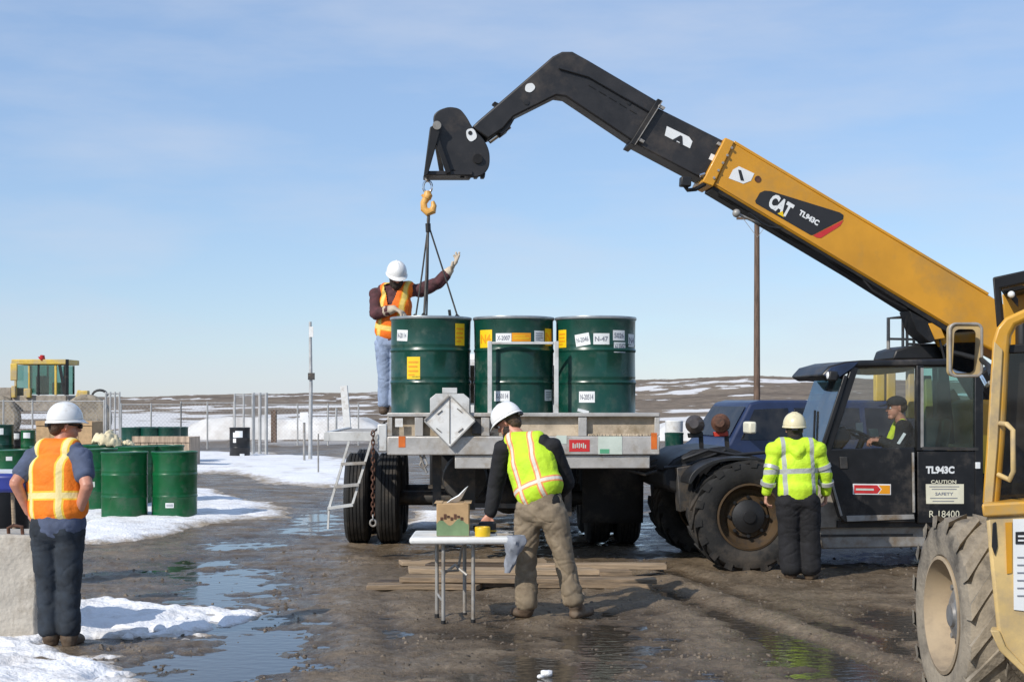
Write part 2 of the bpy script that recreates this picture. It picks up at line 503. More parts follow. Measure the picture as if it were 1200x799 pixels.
def glass(name, tint=(0.6, 0.75, 0.78), refl=0.1, alpha=0.75):
    m = bpy.data.materials.new(name)
    m.use_nodes = True
    t = m.node_tree
    t.nodes.remove(t.nodes['Principled BSDF'])
    out = t.nodes['Material Output']
    tr = node(t, 'ShaderNodeBsdfTransparent')
    tr.inputs[0].default_value = rgb(tint)
    gl = node(t, 'ShaderNodeBsdfGlossy')
    gl.inputs['Roughness'].default_value = 0.04
    df = node(t, 'ShaderNodeBsdfDiffuse')
    df.inputs[0].default_value = (0.30, 0.27, 0.22, 1)
    lw = node(t, 'ShaderNodeFresnel')
    gn = node(t, 'ShaderNodeNewGeometry')
    io = node(t, 'ShaderNodeMath', operation='MULTIPLY_ADD')
    io.inputs[1].default_value = 1 / 1.5 - 1.5
    io.inputs[2].default_value = 1.5
    t.links.new(gn.outputs['Backfacing'], io.inputs[0])
    t.links.new(io.outputs[0], lw.inputs[0])
    ad = node(t, 'ShaderNodeMath', operation='ADD')
    ad.inputs[1].default_value = refl
    ad.use_clamp = True
    t.links.new(lw.outputs[0], ad.inputs[0])
    co = node(t, 'ShaderNodeTexCoord')
    n = node(t, 'ShaderNodeTexNoise')
    n.inputs['Scale'].default_value = 5
    n.inputs['Detail'].default_value = 7
    t.links.new(co.outputs['Object'], n.inputs['Vector'])
    mr = node(t, 'ShaderNodeMapRange')
    mr.inputs['From Min'].default_value = 0.35
    mr.inputs['From Max'].default_value = 0.8
    mr.inputs['To Min'].default_value = 0.02
    mr.inputs['To Max'].default_value = 1 - alpha
    t.links.new(n.outputs['Fac'], mr.inputs['Value'])
    m0 = node(t, 'ShaderNodeMixShader')
    t.links.new(mr.outputs[0], m0.inputs[0])
    t.links.new(tr.outputs[0], m0.inputs[1])
    t.links.new(df.outputs[0], m0.inputs[2])
    m1 = node(t, 'ShaderNodeMixShader')
    t.links.new(ad.outputs[0], m1.inputs[0])
    t.links.new(m0.outputs[0], m1.inputs[1])
    t.links.new(gl.outputs[0], m1.inputs[2])
    t.links.new(m1.outputs[0], out.inputs['Surface'])
    return m
M['glass'] = glass('window_glass', (0.93, 0.96, 0.96), 0.0, 0.95)
M['glass_green'] = glass('green_tinted_glass', (0.50, 0.70, 0.66), 0.04, 0.88)
M['glass_blue'] = glass('sky_reflecting_windshield', (0.34, 0.52, 0.60), 0.16, 0.78)
M['glass_dark'] = glass('dark_tinted_glass', (0.10, 0.13, 0.17), 0.02, 0.88)

# ================================================================ THE SETTING
def gauss(x, y, cx, cy, sx, sy, rot=0.0):
    c, s = math.cos(rot), math.sin(rot)
    dx, dy = x - cx, y - cy
    return np.exp(-((dx * c + dy * s) / sx) ** 2 - ((-dx * s + dy * c) / sy) ** 2)

def puddle_mask(x, y):
    m = 0 * x
    for (cx, cy, sx, sy, a, r) in (
        (-2.55, 13.4, 0.75, 2.1, 1.25, 0.10), (-1.75, 9.6, 0.55, 1.6, 1.25, 0.0), (-2.35, 11.2, 0.6, 1.0, 1.2, 0),
        (-3.3, 15.2, 0.7, 0.8, 0.9, 0), (-2.9, 21.0, 0.5, 4.2, 1.05, 0.05), (-3.2, 17.2, 0.8, 1.0, 0.9, 0),
        (0.80, 10.3, 0.48, 0.8, 1.5, 0), (0.35, 9.2, 0.50, 0.7, 1.4, 0.2), (0.6, 8.6, 0.4, 0.6, 1.0, 0), (1.98, 9.6, 0.34, 1.3, 1.35, 0.12), (0.25, 8.9, .9, .5, 1.1, 0), (1.3, 9.2, .5, .5, .85, 0),
        (1.2, 20.0, 1.0, 3.0, 0.95, 0), (4.3, 15.8, 1.0, 1.2, 0.95, 0), (-0.2, 18.5, 0.6, 1.6, 0.85, 0),
        (0.95, 11.6, 0.35, 0.4, 0.7, 0), (-2.6, 8.6, 0.5, 0.7, 0.9, 0), (1.6, 11.3, 0.5, 0.4, 0.65, 0), (3.1, 10.8, 0.5, 1.4, 0.95, 0.2), (-0.5, 10.6, .5, .5, .85, 0)):
        m = np.maximum(m, a * gauss(x, y, cx, cy, sx * 1.22, sy * 1.15, r))
    return m

SKY_PTS = [(-300, 463), (0, 464), (150, 465), (260, 463), (440, 460), (560, 457), (700, 449), (800, 444), (880, 441), (950, 444), (1100, 447), (1500, 452)]
def far_rise(x, y):
    px = 600 + F * x / np.maximum(y, 1.0)
    line = np.interp(px, [a for a, b in SKY_PTS], [b for a, b in SKY_PTS])
    d0 = np.interp(px, [300, 700, 900], [420, 300, 260])
    d = np.sqrt(x * x + y * y)
    top = EYE + (HZ - line) / F * d0
    k = np.clip((d - 75) / (d0 - 75), 0, 1)
    k = k * k * (3 - 2 * k) * 0.75 + k * 0.25
    h = top * k - 0.012 * np.maximum(d - d0, 0)
    return np.where(y > 20, h, 0) * np.clip((y - 20) / 60, 0, 1)

def ground_h(x, y):
    d = np.sqrt(x * x + y * y)
    near = np.clip((70 - d) / 30, 0, 1)
    streak = fbm(x * 0.9, y * 0.7, 3.1, 4)
    fine = fbm(x * 3.2, y * 4.2, 1.7, 5, 0.62)
    h = 0.016 * streak + 0.034 * fine * np.clip((45 - d) / 20, 0.3, 1) + 0.014
    pm = puddle_mask(x, y)
    h = h + 0.018 * fbm(x * 7.5, y * 9.0, 6.1, 3, 0.6) * np.clip((26 - d) / 10, 0, 1)
    h = h - 0.040 * np.clip(pm - 0.22, 0, 1) 
    for (ax, ay, bx_, by_, wd, dp) in ((1.0, 14.6, 2.45, 8.4, 0.15, 0.035), (1.55, 14.8, 3.0, 8.6, 0.13, 0.026), (-1.2, 13.0, -0.6, 8.0, 0.14, 0.014), (-0.3, 13.2, 0.25, 8.0, 0.14, 0.014)):
        vx, vy = bx_ - ax, by_ - ay
        t = np.clip(((x - ax) * vx + (y - ay) * vy) / (vx * vx + vy * vy), 0, 1)
        q = np.sqrt((x - ax - t * vx) ** 2 + (y - ay - t * vy) ** 2)
        h = h - dp * np.exp(-(q / wd) ** 2) + dp * 0.55 * np.exp(-((q - 2 * wd) / (wd * 0.8)) ** 2)
    h = h * near
    far = np.clip((d - 60) / 40, 0, 1)
    h = h + far_rise(x, y) + far * (0.25 * fbm(x * 0.06, y * 0.03, 2.0, 4) + 0.55 * np.clip((d - 150) / 150, 0, 1) * fbm(x * 0.05, y * 0.02, 9.0, 4, 0.6))
    h = h + far * np.clip((d - 180) / 60, 0, 1) * 0.30 * fbm(x * 0.35, y * 0.06, 3.3, 3, 0.7)
    return h

def grid_mesh(name, X, Y, Z, mats, attrs=None, keep=None, wrap=False):
    nr, na = X.shape
    idx = np.arange(nr * na).reshape(nr, na)
    if wrap:
        nxt = np.roll(idx, -1, axis=1)
        q = np.stack([idx[:-1], nxt[:-1], nxt[1:], idx[1:]], -1).reshape(-1, 4)
    else:
        q = np.stack([idx[:-1, :-1], idx[:-1, 1:], idx[1:, 1:], idx[1:, :-1]], -1).reshape(-1, 4)
    if keep is not None:
        q = q[keep.reshape(-1)[q].any(axis=1)]
    used = np.unique(q)
    rm = np.full(nr * na, -1)
    rm[used] = np.arange(len(used))
    q = rm[q]
    co = np.stack([X, Y, Z], -1).reshape(-1, 3)[used]
    me = bpy.data.meshes.new(name)
    me.vertices.add(len(co))
    me.vertices.foreach_set('co', co.astype(np.float32).ravel())
    me.loops.add(len(q) * 4)
    me.loops.foreach_set('vertex_index', q.astype(np.int32).ravel())
    me.polygons.add(len(q))
    me.polygons.foreach_set('loop_start', np.arange(0, len(q) * 4, 4, dtype=np.int32))
    me.polygons.foreach_set('use_smooth', np.ones(len(q), bool))
    me.update(calc_edges=True)
    for k, v in (attrs or {}).items():
        a = me.attributes.new(k, 'FLOAT', 'POINT')
        a.data.foreach_set('value', v.reshape(-1)[used].astype(np.float32))
    me.materials.append(mats)
    me.validate()
    ob = bpy.data.objects.new(name, me)
    col.objects.link(ob)
    return ob

def ground_material():
    m = bpy.data.materials.new('muddy_ground')
    m.use_nodes = True
    t = m.node_tree
    b = t.nodes['Principled BSDF']
    geo = node(t, 'ShaderNodeNewGeometry')
    at = node(t, 'ShaderNodeAttribute', attribute_name='wet')
    fa = node(t, 'ShaderNodeAttribute', attribute_name='far')
    def noise(sc, det=6, ro=0.6, st=(1, 1, 1)):
        mpn = node(t, 'ShaderNodeMapping')
        mpn.inputs['Scale'].default_value = st
        t.links.new(geo.outputs['Position'], mpn.inputs[0])
        n = node(t, 'ShaderNodeTexNoise')
        n.inputs['Scale'].default_value = sc
        n.inputs['Detail'].default_value = det
        n.inputs['Roughness'].default_value = ro
        t.links.new(mpn.outputs[0], n.inputs['Vector'])
        return n.outputs['Fac']
    def rmp(s, a, b_, ca=(0, 0, 0), cb=(1, 1, 1)):
        r = ramp(t, a, b_, rgb(ca), rgb(cb))
        t.links.new(s, r.inputs[0])
        return r.outputs[0]
    c1 = rmp(noise(0.8, 8, 0.65), 0.34, 0.66, (0.120, 0.091, 0.062), (0.238, 0.186, 0.130))
    grain = rmp(noise(22, 6, 0.75), 0.36, 0.66, (0.55, 0.53, 0.5), (1.35, 1.33, 1.3))
    c2 = mix(t, 0.85, c1, grain, 'MULTIPLY')
    peb = rmp(noise(70, 2, 0.5), 0.66, 0.72)
    c2 = mix(t, peb, c2, (0.27, 0.235, 0.19))
    wetc = mix(t, 1.0, c2, (0.50, 0.47, 0.44), 'MULTIPLY')
    c3 = mix(t, at.outputs['Fac'], c2, wetc)
    # far plain: dead grass, bare soil and old snow lying in streaks
    f1 = rmp(noise(0.05, 8, 0.7, (0.6, 1.6, 1)), 0.32, 0.68, (0.115, 0.085, 0.062), (0.27, 0.215, 0.155))
    f2 = rmp(noise(0.9, 6, 0.75, (1, 0.35, 1)), 0.34, 0.66, (0.6, 0.6, 0.6), (1.35, 1.32, 1.3))
    f3 = mix(t, 0.8, f1, f2, 'MULTIPLY')
    sn = node(t, 'ShaderNodeAttribute', attribute_name='oldsnow')
    sm = node(t, 'ShaderNodeMath', operation='ADD')
    t.links.new(sn.outputs['Fac'], sm.inputs[0])
    t.links.new(noise(0.6, 5, 0.7, (0.6, 0.5, 1)), sm.inputs[1])
    f4 = mix(t, rmp(sm.outputs[0], 0.96, 1.10), f3, (0.70, 0.68, 0.66))
    c5 = mix(t, fa.outputs['Fac'], c3, f4)
    t.links.new(c5, b.inputs['Base Color'])
    # roughness: wet mud shines in streaks
    ws = rmp(noise(1.6, 7, 0.7, (0.7, 1.3, 1)), 0.42, 0.62, (0.22, 0.22, 0.22), (0.66, 0.66, 0.66))
    wr = mix(t, at.outputs['Fac'], ws, (0.16, 0.16, 0.16))
    wr2 = mix(t, fa.outputs['Fac'], wr, (0.95, 0.95, 0.95))
    t.links.new(wr2, b.inputs['Roughness'])
    b.inputs['Specular IOR Level'].default_value = 0.28
    bp = node(t, 'ShaderNodeBump')
    bp.inputs['Strength'].default_value = 0.55
    bp.inputs['Distance'].default_value = 0.03
    ad = node(t, 'ShaderNodeMath', operation='ADD')
    t.links.new(noise(16, 8, 0.75), ad.inputs[0])
    t.links.new(noise(55, 4, 0.6), ad.inputs[1])
    t.links.new(ad.outputs[0], bp.inputs['Height'])
    t.links.new(bp.outputs[0], b.inputs['Normal'])
    return m

az = np.concatenate([np.linspace(-180, -30, 60)[:-1], np.linspace(-30, -21.5, 40)[:-1], np.linspace(-21.5, 21.5, 470), np.linspace(21.5, 30, 40)[1:], np.linspace(30, 180, 60)[1:-1]])
rad = np.concatenate([[0.05, 2.0, 4.0, 5.5], np.geomspace(6.5, 30, 360), np.geomspace(30.3, 130, 130)[1:], np.geomspace(133, 460, 110), np.geomspace(480, 4500, 26)])
AZ, RD = np.meshgrid(np.radians(az), rad)
gx, gy = RD * np.sin(AZ), RD * np.cos(AZ)
gz = ground_h(gx, gy)
wet = np.clip((0.012 - gz) / 0.022, 0, 1) * (RD < 60)
farf = np.clip((RD - 48) / 25, 0, 1)
# old snow lies in streaks on the far slopes, thicker on the right-hand hill foot
olds = 0.40 * fbm(gx * 0.03, gy * 0.045, 4.0, 4) + np.where(gx > -4, 0.50, 0.44) - np.clip((RD - 200) / 250, 0, 1) * 0.22
pxx = 600 + F * gx / np.maximum(gy, 1.0)
elev = (gz - EYE) / np.maximum(RD, 1)
raw = fbm(gx * 0.075, gy * 0.05, 4.0, 5, 0.65) + 0.45 * fbm(gx * 0.25, gy * 0.12, 7.0, 3, 0.6)
inview = (RD > 70) & (RD < 420) & (gy > 0) & (np.abs(AZ) < 0.36)
frac = np.where(pxx > 560, 0.16, 0.22)
frac = frac * np.where(RD > 230, 0.35, 1.0) + 0.16 * np.exp(-((RD - 95) / 25) ** 2)
srt = np.sort(raw[inview])
thr = srt[np.clip(((1 - frac) * (len(srt) - 1)).astype(int), 0, len(srt) - 1)]
olds = 0.5 + np.clip((raw - thr) * 1.6, -0.4, 0.4)
ground = grid_mesh('ground', gx, gy, gz, ground_material(), {'wet': wet, 'far': farf, 'oldsnow': olds}, wrap=True)
kind(ground, 'structure')

def water_material():
    m = bpy.data.materials.new('puddle_water')
    m.use_nodes = True
    t = m.node_tree
    b = t.nodes['Principled BSDF']
    b.inputs['Base Color'].default_value = (0.045, 0.037, 0.028, 1)
    b.inputs['Roughness'].default_value = 0.04
    b.inputs['IOR'].default_value = 1.34
    b.inputs['Specular IOR Level'].default_value = 1.0
    geo = node(t, 'ShaderNodeNewGeometry')
    mpn = node(t, 'ShaderNodeMapping')
    mpn.inputs['Scale'].default_value = (1, 1.6, 1)
    n = node(t, 'ShaderNodeTexNoise')
    n.inputs['Scale'].default_value = 7.5
    n.inputs['Detail'].default_value = 5
    bp = node(t, 'ShaderNodeBump')
    bp.inputs['Strength'].default_value = 0.42
    bp.inputs['Distance'].default_value = 0.02
    t.links.new(geo.outputs['Position'], mpn.inputs[0])
    t.links.new(mpn.outputs[0], n.inputs['Vector'])
    t.links.new(n.outputs['Fac'], bp.inputs['Height'])
    # calm pools on the left, water stirred up by boots where the men work
    sx_ = node(t, 'ShaderNodeSeparateXYZ')
    t.links.new(geo.outputs['Position'], sx_.inputs[0])
    mr = node(t, 'ShaderNodeMapRange')
    mr.inputs['From Min'].default_value = -1.0
    mr.inputs['From Max'].default_value = 0.2
    mr.inputs['To Min'].default_value = 0.13
    mr.inputs['To Max'].default_value = 0.34
    t.links.new(sx_.outputs[0], mr.inputs['Value'])
    t.links.new(mr.outputs[0], bp.inputs['Strength'])
    t.links.new(bp.outputs[0], b.inputs['Normal'])
    return m
wb = MB()
wb.add([(-9, 6.5, -0.012), (9, 6.5, -0.012), (12, 34, -0.012), (-12, 34, -0.012)], [(0, 1, 2, 3)])
kind(wb.build('puddle_water', water_material(), smooth=False), 'structure')

def snow_material():
    m = bpy.data.materials.new('old_snow')
    m.use_nodes = True
    t = m.node_tree
    b = t.nodes['Principled BSDF']
    geo = node(t, 'ShaderNodeNewGeometry')
    at = node(t, 'ShaderNodeAttribute', attribute_name='thin')
    n = node(t, 'ShaderNodeTexNoise')
    n.inputs['Scale'].default_value = 5
    n.inputs['Detail'].default_value = 8
    n.inputs['Roughness'].default_value = 0.7
    t.links.new(geo.outputs['Position'], n.inputs['Vector'])
    ad = node(t, 'ShaderNodeMath', operation='ADD')
    t.links.new(n.outputs['Fac'], ad.inputs[0])
    t.links.new(at.outputs['Fac'], ad.inputs[1])
    r = ramp(t, 0.68, 1.15)
    t.links.new(ad.outputs[0], r.inputs[0])
    c = mix(t, r.outputs[0], (0.84, 0.84, 0.85), (0.32, 0.26, 0.19))
    n4 = node(t, 'ShaderNodeTexNoise')
    n4.inputs['Scale'].default_value = 60
    n4.inputs['Detail'].default_value = 2
    t.links.new(geo.outputs['Position'], n4.inputs['Vector'])
    r4 = ramp(t, 0.68, 0.76, (0, 0, 0, 1), (0.6, 0.6, 0.6, 1))
    t.links.new(n4.outputs['Fac'], r4.inputs[0])
    c = mix(t, r4.outputs[0], c, (0.30, 0.25, 0.19))
    n5 = node(t, 'ShaderNodeTexNoise')
    n5.inputs['Scale'].default_value = 1.3
    n5.inputs['Detail'].default_value = 9
    n5.inputs['Roughness'].default_value = 0.72
    t.links.new(geo.outputs['Position'], n5.inputs['Vector'])
    r5 = ramp(t, 0.50, 0.72, (1, 1, 1, 1), (0.62, 0.58, 0.53, 1))
    t.links.new(n5.outputs['Fac'], r5.inputs[0])
    c = mix(t, 1.0, c, r5.outputs[0], 'MULTIPLY')
    t.links.new(c, b.inputs['Base Color'])
    b.inputs['Roughness'].default_value = 0.75
    n2 = node(t, 'ShaderNodeTexNoise')
    n2.inputs['Scale'].default_value = 28
    n2.inputs['Detail'].default_value = 6
    t.links.new(geo.outputs['Position'], n2.inputs['Vector'])
    bp = node(t, 'ShaderNodeBump')
    bp.inputs['Strength'].default_value = 0.5
    bp.inputs['Distance'].default_value = 0.04
    t.links.new(n2.outputs['Fac'], bp.inputs['Height'])
    t.links.new(bp.outputs[0], b.inputs['Normal'])
    return m
SNOW = snow_material()

def poly_dist(x, y, poly):
    """signed distance to a polygon (negative outside), vectorised"""
    inside = np.zeros(x.shape, bool)
    d = np.full(x.shape, 1e9)
    n = len(poly)
    for i in range(n):
        ax, ay = poly[i]; bx_, by_ = poly[(i + 1) % n]
        vx, vy = bx_ - ax, by_ - ay
        t = np.clip(((x - ax) * vx + (y - ay) * vy) / (vx * vx + vy * vy + 1e-12), 0, 1)
        d = np.minimum(d, np.hypot(x - ax - t * vx, y - ay - t * vy))
        c = ((ay > y) != (by_ > y)) & (x < (bx_ - ax) * (y - ay) / ((by_ - ay) + 1e-12) + ax)
        inside ^= c
    return np.where(inside, d, -d)

def snow_patch(poly_px, cell, hmax, edge, nscale, ragged, name='snow_patch', cell_y=None):
    poly = [(G(a, b).x, G(a, b).y) for a, b in poly_px]
    xs = [q[0] for q in poly]; ys = [q[1] for q in poly]
    cy = cell_y or cell
    X, Y = np.meshgrid(np.arange(min(xs) - edge, max(xs) + edge, cell), np.arange(min(ys) - edge, max(ys) + edge, cy))
    d = poly_dist(X, Y, poly) + ragged * fbm(X * nscale, Y * nscale * 0.7, 8.8, 5, 0.6)
    k = np.clip(d / edge, -1, 1)
    s = np.where(k > 0, hmax * (1 - (1 - k) ** 2) * (0.75 + 0.5 * fbm(X * nscale * 1.5, Y * nscale * 1.5, 2.2, 4)), k * 0.05)
    s = s + np.where(k > 0, 0.10 * hmax * fbm(X * nscale * 6, Y * nscale * 6, 5.0, 4, 0.65) * np.clip(k * 3, 0, 1), 0)
    if cell < 0.03:            # trodden snow: boot prints pressed into it
        rs = np.random.RandomState(len(poly_px))
        for _ in range(34):
            fx_, fy_, fa = rs.uniform(min(xs), max(xs)), rs.uniform(min(ys), max(ys)), rs.uniform(0, PI)
            g_ = gauss(X, Y, fx_, fy_, 0.055, 0.14, fa) ** .5
            s = s - np.where(k > 0, 0.045, 0) * np.clip(g_ * 1.6 - .4, 0, 1)
    Z = ground_h(X, Y) + s
    thin = np.clip(1 - k * 1.5, 0, 1) * 0.5
    return kind(grid_mesh(name, X, Y, Z, SNOW, {'thin': thin}, keep=(k > -0.25)), 'stuff')

snow_patch([(-160, 755), (-20, 748), (50, 752), (95, 762), (140, 777), (172, 792), (175, 830), (-160, 860)], 0.020, 0.065, 0.34, 2.6, 0.34)
snow_patch([(-150, 708), (60, 706), (160, 708), (238, 710), (300, 714), (322, 722), (270, 731), (235, 737), (215, 745), (150, 748), (90, 753), (30, 752), (-150, 745)], 0.022, 0.055, 0.34, 2.6, 0.42)
snow_patch([(60, 636), (110, 638), (175, 633), (215, 626), (232, 618), (300, 612), (346, 606), (338, 594), (290, 583), (235, 575), (180, 570), (60, 570)], 0.05, 0.085, 0.8, 1.0, 0.75)
snow_patch([(150, 562), (235, 556), (330, 566), (392, 571), (436, 568), (440, 548), (400, 538), (330, 530), (240, 529), (150, 532)], 0.11, 0.10, 1.6, 0.45, 1.9, cell_y=0.18)
snow_patch([(90, 552), (220, 546), (300, 549), (250, 541), (90, 541)], 0.13, 0.08, 1.0, 0.6, 1.2)
snow_patch([(470, 628), (530, 622), (560, 606), (540, 598), (480, 600)], 0.07, 0.05, 0.5, 1.2, 0.35)
snow_patch([(930, 560), (1000, 556), (1010, 551), (930, 551)], 0.14, 0.1, 1.0, 0.6, 0.6)
snow_patch([(120, 676), (200, 668), (260, 640), (300, 650), (250, 690), (330, 700), (250, 706), (180, 690)], 0.05, 0.012, 0.3, 2.2, 0.5) if False else None

# low packed snow bank far behind the yard
def bank(name, px0, px1, d, top_px, label=None):
    x0, x1 = P(px0, 468, d).x, P(px1, 468, d).x
    h = P(0, top_px, d).z
    X, Y = np.meshgrid(np.linspace(x0, x1, 160), np.linspace(d, d + 7, 40))
    prof = np.clip((Y - d) / 0.7, 0, 1) ** 0.6 * np.clip((d + 7 - Y) / 3, 0, 1)
    ends = np.clip((X - x0) / 1.2, 0, 1) * np.clip((x1 - X) / 1.2, 0, 1)
    Z = -0.05 + h * prof * ends ** 0.5 * (1 + 0.10 * fbm(X * 0.8, Y * 0.8, 1.0, 4)) + 0.05 * fbm(X * 3, Y * 3, 2, 3) * prof
    return kind(grid_mesh(name, X, Y, Z, M['snow_wall']), 'structure')
bank('snow_bank', 205, 452, 62, 489)
bank('snow_bank', 760, 905, 60, 494)

# loose stones and clods trodden out of the mud
sb = MB()
for i in range(1900):
    px = random.uniform(60, 1180); py = 640 + (random.random() ** 0.8) * 158
    q = G(px, py)
    z = float(ground_h(np.array([q.x]), np.array([q.y]))[0])
    r = random.choice((0.006, 0.009, 0.009, 0.013, 0.02))
    a = random.uniform(0, PI)
    vs = []
    for k in range(6):
        t = a + k * PI / 3
        vs.append((q.x + r * random.uniform(0.8, 1.3) * math.cos(t), q.y + r * random.uniform(0.8, 1.3) * math.sin(t), z - r * 0.3))
    for k in range(4):
        t = a + 0.3 + k * PI / 2
        vs.append((q.x + r * 0.55 * math.cos(t), q.y + r * 0.55 * math.sin(t), z + r * random.uniform(0.35, 0.7)))
    sb.add(vs, [(6, 7, 8, 9), (0, 1, 7, 6), (1, 2, 7), (2, 3, 8, 7), (3, 4, 8), (4, 5, 9, 8), (5, 0, 6, 9)])
M['stone'] = mat('mud_stone', (0.125, 0.10, 0.075), 0.8, var=0.35, scale=0.9)
kind(sb.build('gravel', M['stone'], ang=20), 'stuff')
# a few lumps of snow kicked loose
for i, (px, py, r) in enumerate([(163, 743, 0.06), (185, 738, 0.05), (213, 728, 0.045), (205, 741, 0.055), (640, 790, 0.035), (150, 748, 0.04), (228, 722, 0.04), (633, 793, 0.02)]):
    q = G(px, py)
    b = MB().ball((0, 0, 0), r, 10, 7)
    for v in b.v:
        v *= 1 + 0.3 * float(vnoise(v.x * 30 + i, v.y * 30, v.z * 30))
    o = b.build('snow_lump', SNOW, ang=180)
    o.location = (q.x, q.y, r * 0.25)
    o.scale = (1.25, 1.0, 0.7)
    tag(o, ['round lump of snow at the edge of the shaded snow bank', 'lump of snow beside the worker\'s shadow', 'small snow lump on the shaded bank near its tip', 'lump of dirty snow in front of the shaded bank',
            'small white snow lump alone on the mud in front of the worker at the table', 'snow lump nearest the worker in the orange vest', 'snow lump at the far tip of the shaded bank', 'tiny snow crumb beside the white lump on the mud'][i], 'snow lump', 'snow lumps lying on the mud')

# ================================================================ DRUMS
def curved_patch(ang, z, wd, h, r, roll=0.0, n=6):
    """thin label wrapped on an upright drum; ang 0 faces -Y"""
    b = MB()
    c, s = math.cos(roll), math.sin(roll)
    fr, bk = [], []
    for j in (0, 1):
        for i in range(n + 1):
            a, q = (i / n - 0.5) * wd, (j - 0.5) * h
            u, v = a * c - q * s, a * s + q * c
            t = ang + u / r
            fr.append((r * math.sin(t), -r * math.cos(t), z + v))
    b.add(fr, [(i, i + 1, n + 2 + i, n + 1 + i) for i in range(n)])
    return b

def label(parent, ang, z, wd, h, r, m, roll=0.0, txt=None, bars=None, ink='ink_grey', name='label', th=0.5):
    o = curved_patch(ang, z, wd, h, r + 0.003, roll).build(name, M[m], parent)
    c, s = math.cos(roll), math.sin(roll)
    def fn(a, q):
        u, v = a * c - q * s, a * s + q * c
        t = ang + u / (r + 0.005)
        return Vector(((r + 0.005) * math.sin(t), -(r + 0.005) * math.cos(t), z + v))
    b = MB()
    if txt:
        tw, hh = wd * 0.82, h * th
        b.text(txt, None, (1, 0, 0), (0, 0, 1), hh, tw, 0.02, fn=lambda x, y: fn(x - tw / 2, y - hh / 2))
    if bars:
        for (x0, x1, y0, y1) in bars:
            k = 5
            vs = []
            for yy in (y0, y1):
                for i in range(k):
                    vs.append(fn((x0 + (x1 - x0) * i / (k - 1) - 0.5) * wd, (yy - 0.5) * h))
            b.add(vs, [(i, i + 1, k + i + 1, k + i) for i in range(k - 1)])
    if b.v:
        b.build('print', M[ink], o, smooth=False)
    return o

LINES = [(0.12, 0.88, 0.72, 0.80), (0.12, 0.8, 0.52, 0.60), (0.12, 0.86, 0.32, 0.40), (0.12, 0.6, 0.16, 0.22)]

def drum(name, lab, rad, h, body_m, loc, group, rz=0.0, hoops=2, ring=True, seg=64):
    t = thing(name, lab, 'drum', loc, rz, group)
    r = rad
    prof = [(0.0, 0.012), (r * 0.93, 0.012), (r * 0.95, 0.0), (r * 1.012, 0.0), (r * 1.018, 0.012), (r, 0.026)]
    zs = [h * (i + 1) / (hoops + 1) * 0.96 + 0.02 for i in range(hoops)]
    for z in zs:
        prof += [(r, z - 0.022), (r * 1.014, z - 0.012), (r * 1.022, z), (r * 1.014, z + 0.012), (r, z + 0.022)]
        if h > 0.9:
            prof += [(r, z + 0.05), (r * 1.005, z + 0.058), (r, z + 0.066)]
    prof += [(r, h - 0.055), (r * 1.006, h - 0.045), (r, h - 0.032)]
    sh_ = MB().lathe(prof, seg)
    sd_ = loc[0] * 3.1 + loc[1]
    for v in sh_.v:                # shallow dents and out-of-round
        if v.x * v.x + v.y * v.y > (r * .98) ** 2:
            k = 1 + .010 * float(vnoise(v.x * 3.5 + sd_, v.y * 3.5, v.z * 3.0)) - .022 * max(0.0, float(vnoise(v.x * 5 + sd_, v.y * 5 + 3, v.z * 5)) - .45)
            v.x *= k; v.y *= k
    sh_.build('shell', body_m, t, ang=30)
    MB().lathe([(r * 1.0, h - 0.034), (r * 1.026, h - 0.034), (r * 1.034, h - 0.02), (r * 1.026, h - 0.006), (r * 0.985, h - 0.004), (r * 0.975, h - 0.016)], seg).build('closing_ring', M['ring_steel'] if ring else body_m, t, ang=30)
    lb = MB().lathe([(0.0, h - 0.020), (r * 0.35, h - 0.020), (r * 0.37, h - 0.026), (r * 0.8, h - 0.026), (r * 0.83, h - 0.018), (r * 0.982, h - 0.018), (r * 0.982, h - 0.03)], seg).build('lid', body_m, t, ang=30)
    bo = MB()
    bo.bar((r * 1.04 * math.sin(2.4), -r * 1.04 * math.cos(2.4), h - 0.02), (r * 1.04 * math.sin(2.55), -r * 1.04 * math.cos(2.55), h - 0.02), 0.03, 0.03, (0, 0, 1))
    bo.build('ring_bolt', M['ring_steel'], t)
    return t

# ================================================================ FLATBED TRUCK
TR = thing('flatbed_truck', 'flatbed truck seen from behind with silver rear beam and three green drums aboard', 'truck', (0.12, 14.5, 0), R(1.2))
def tp(px, py, dy=0.0):
    """truck-local point on the plane y=dy"""
    Mi = ROOT[TR.name]
    o = Mi.inverted() @ Vector((0, 0, EYE))
    d = Mi.to_3x3().inverted() @ Vector(((px - 600) / F, 1, -(py - HZ) / F))
    return o + d * ((dy - o.y) / d.y)
def t_box(x0, x1, y0, y1, z0, z1, name, m, bevel=0.006, parent=None):
    return MB().bx(x0, x1, y0, y1, z0, z1).build(name, M[m], parent or TR, bevel=bevel)

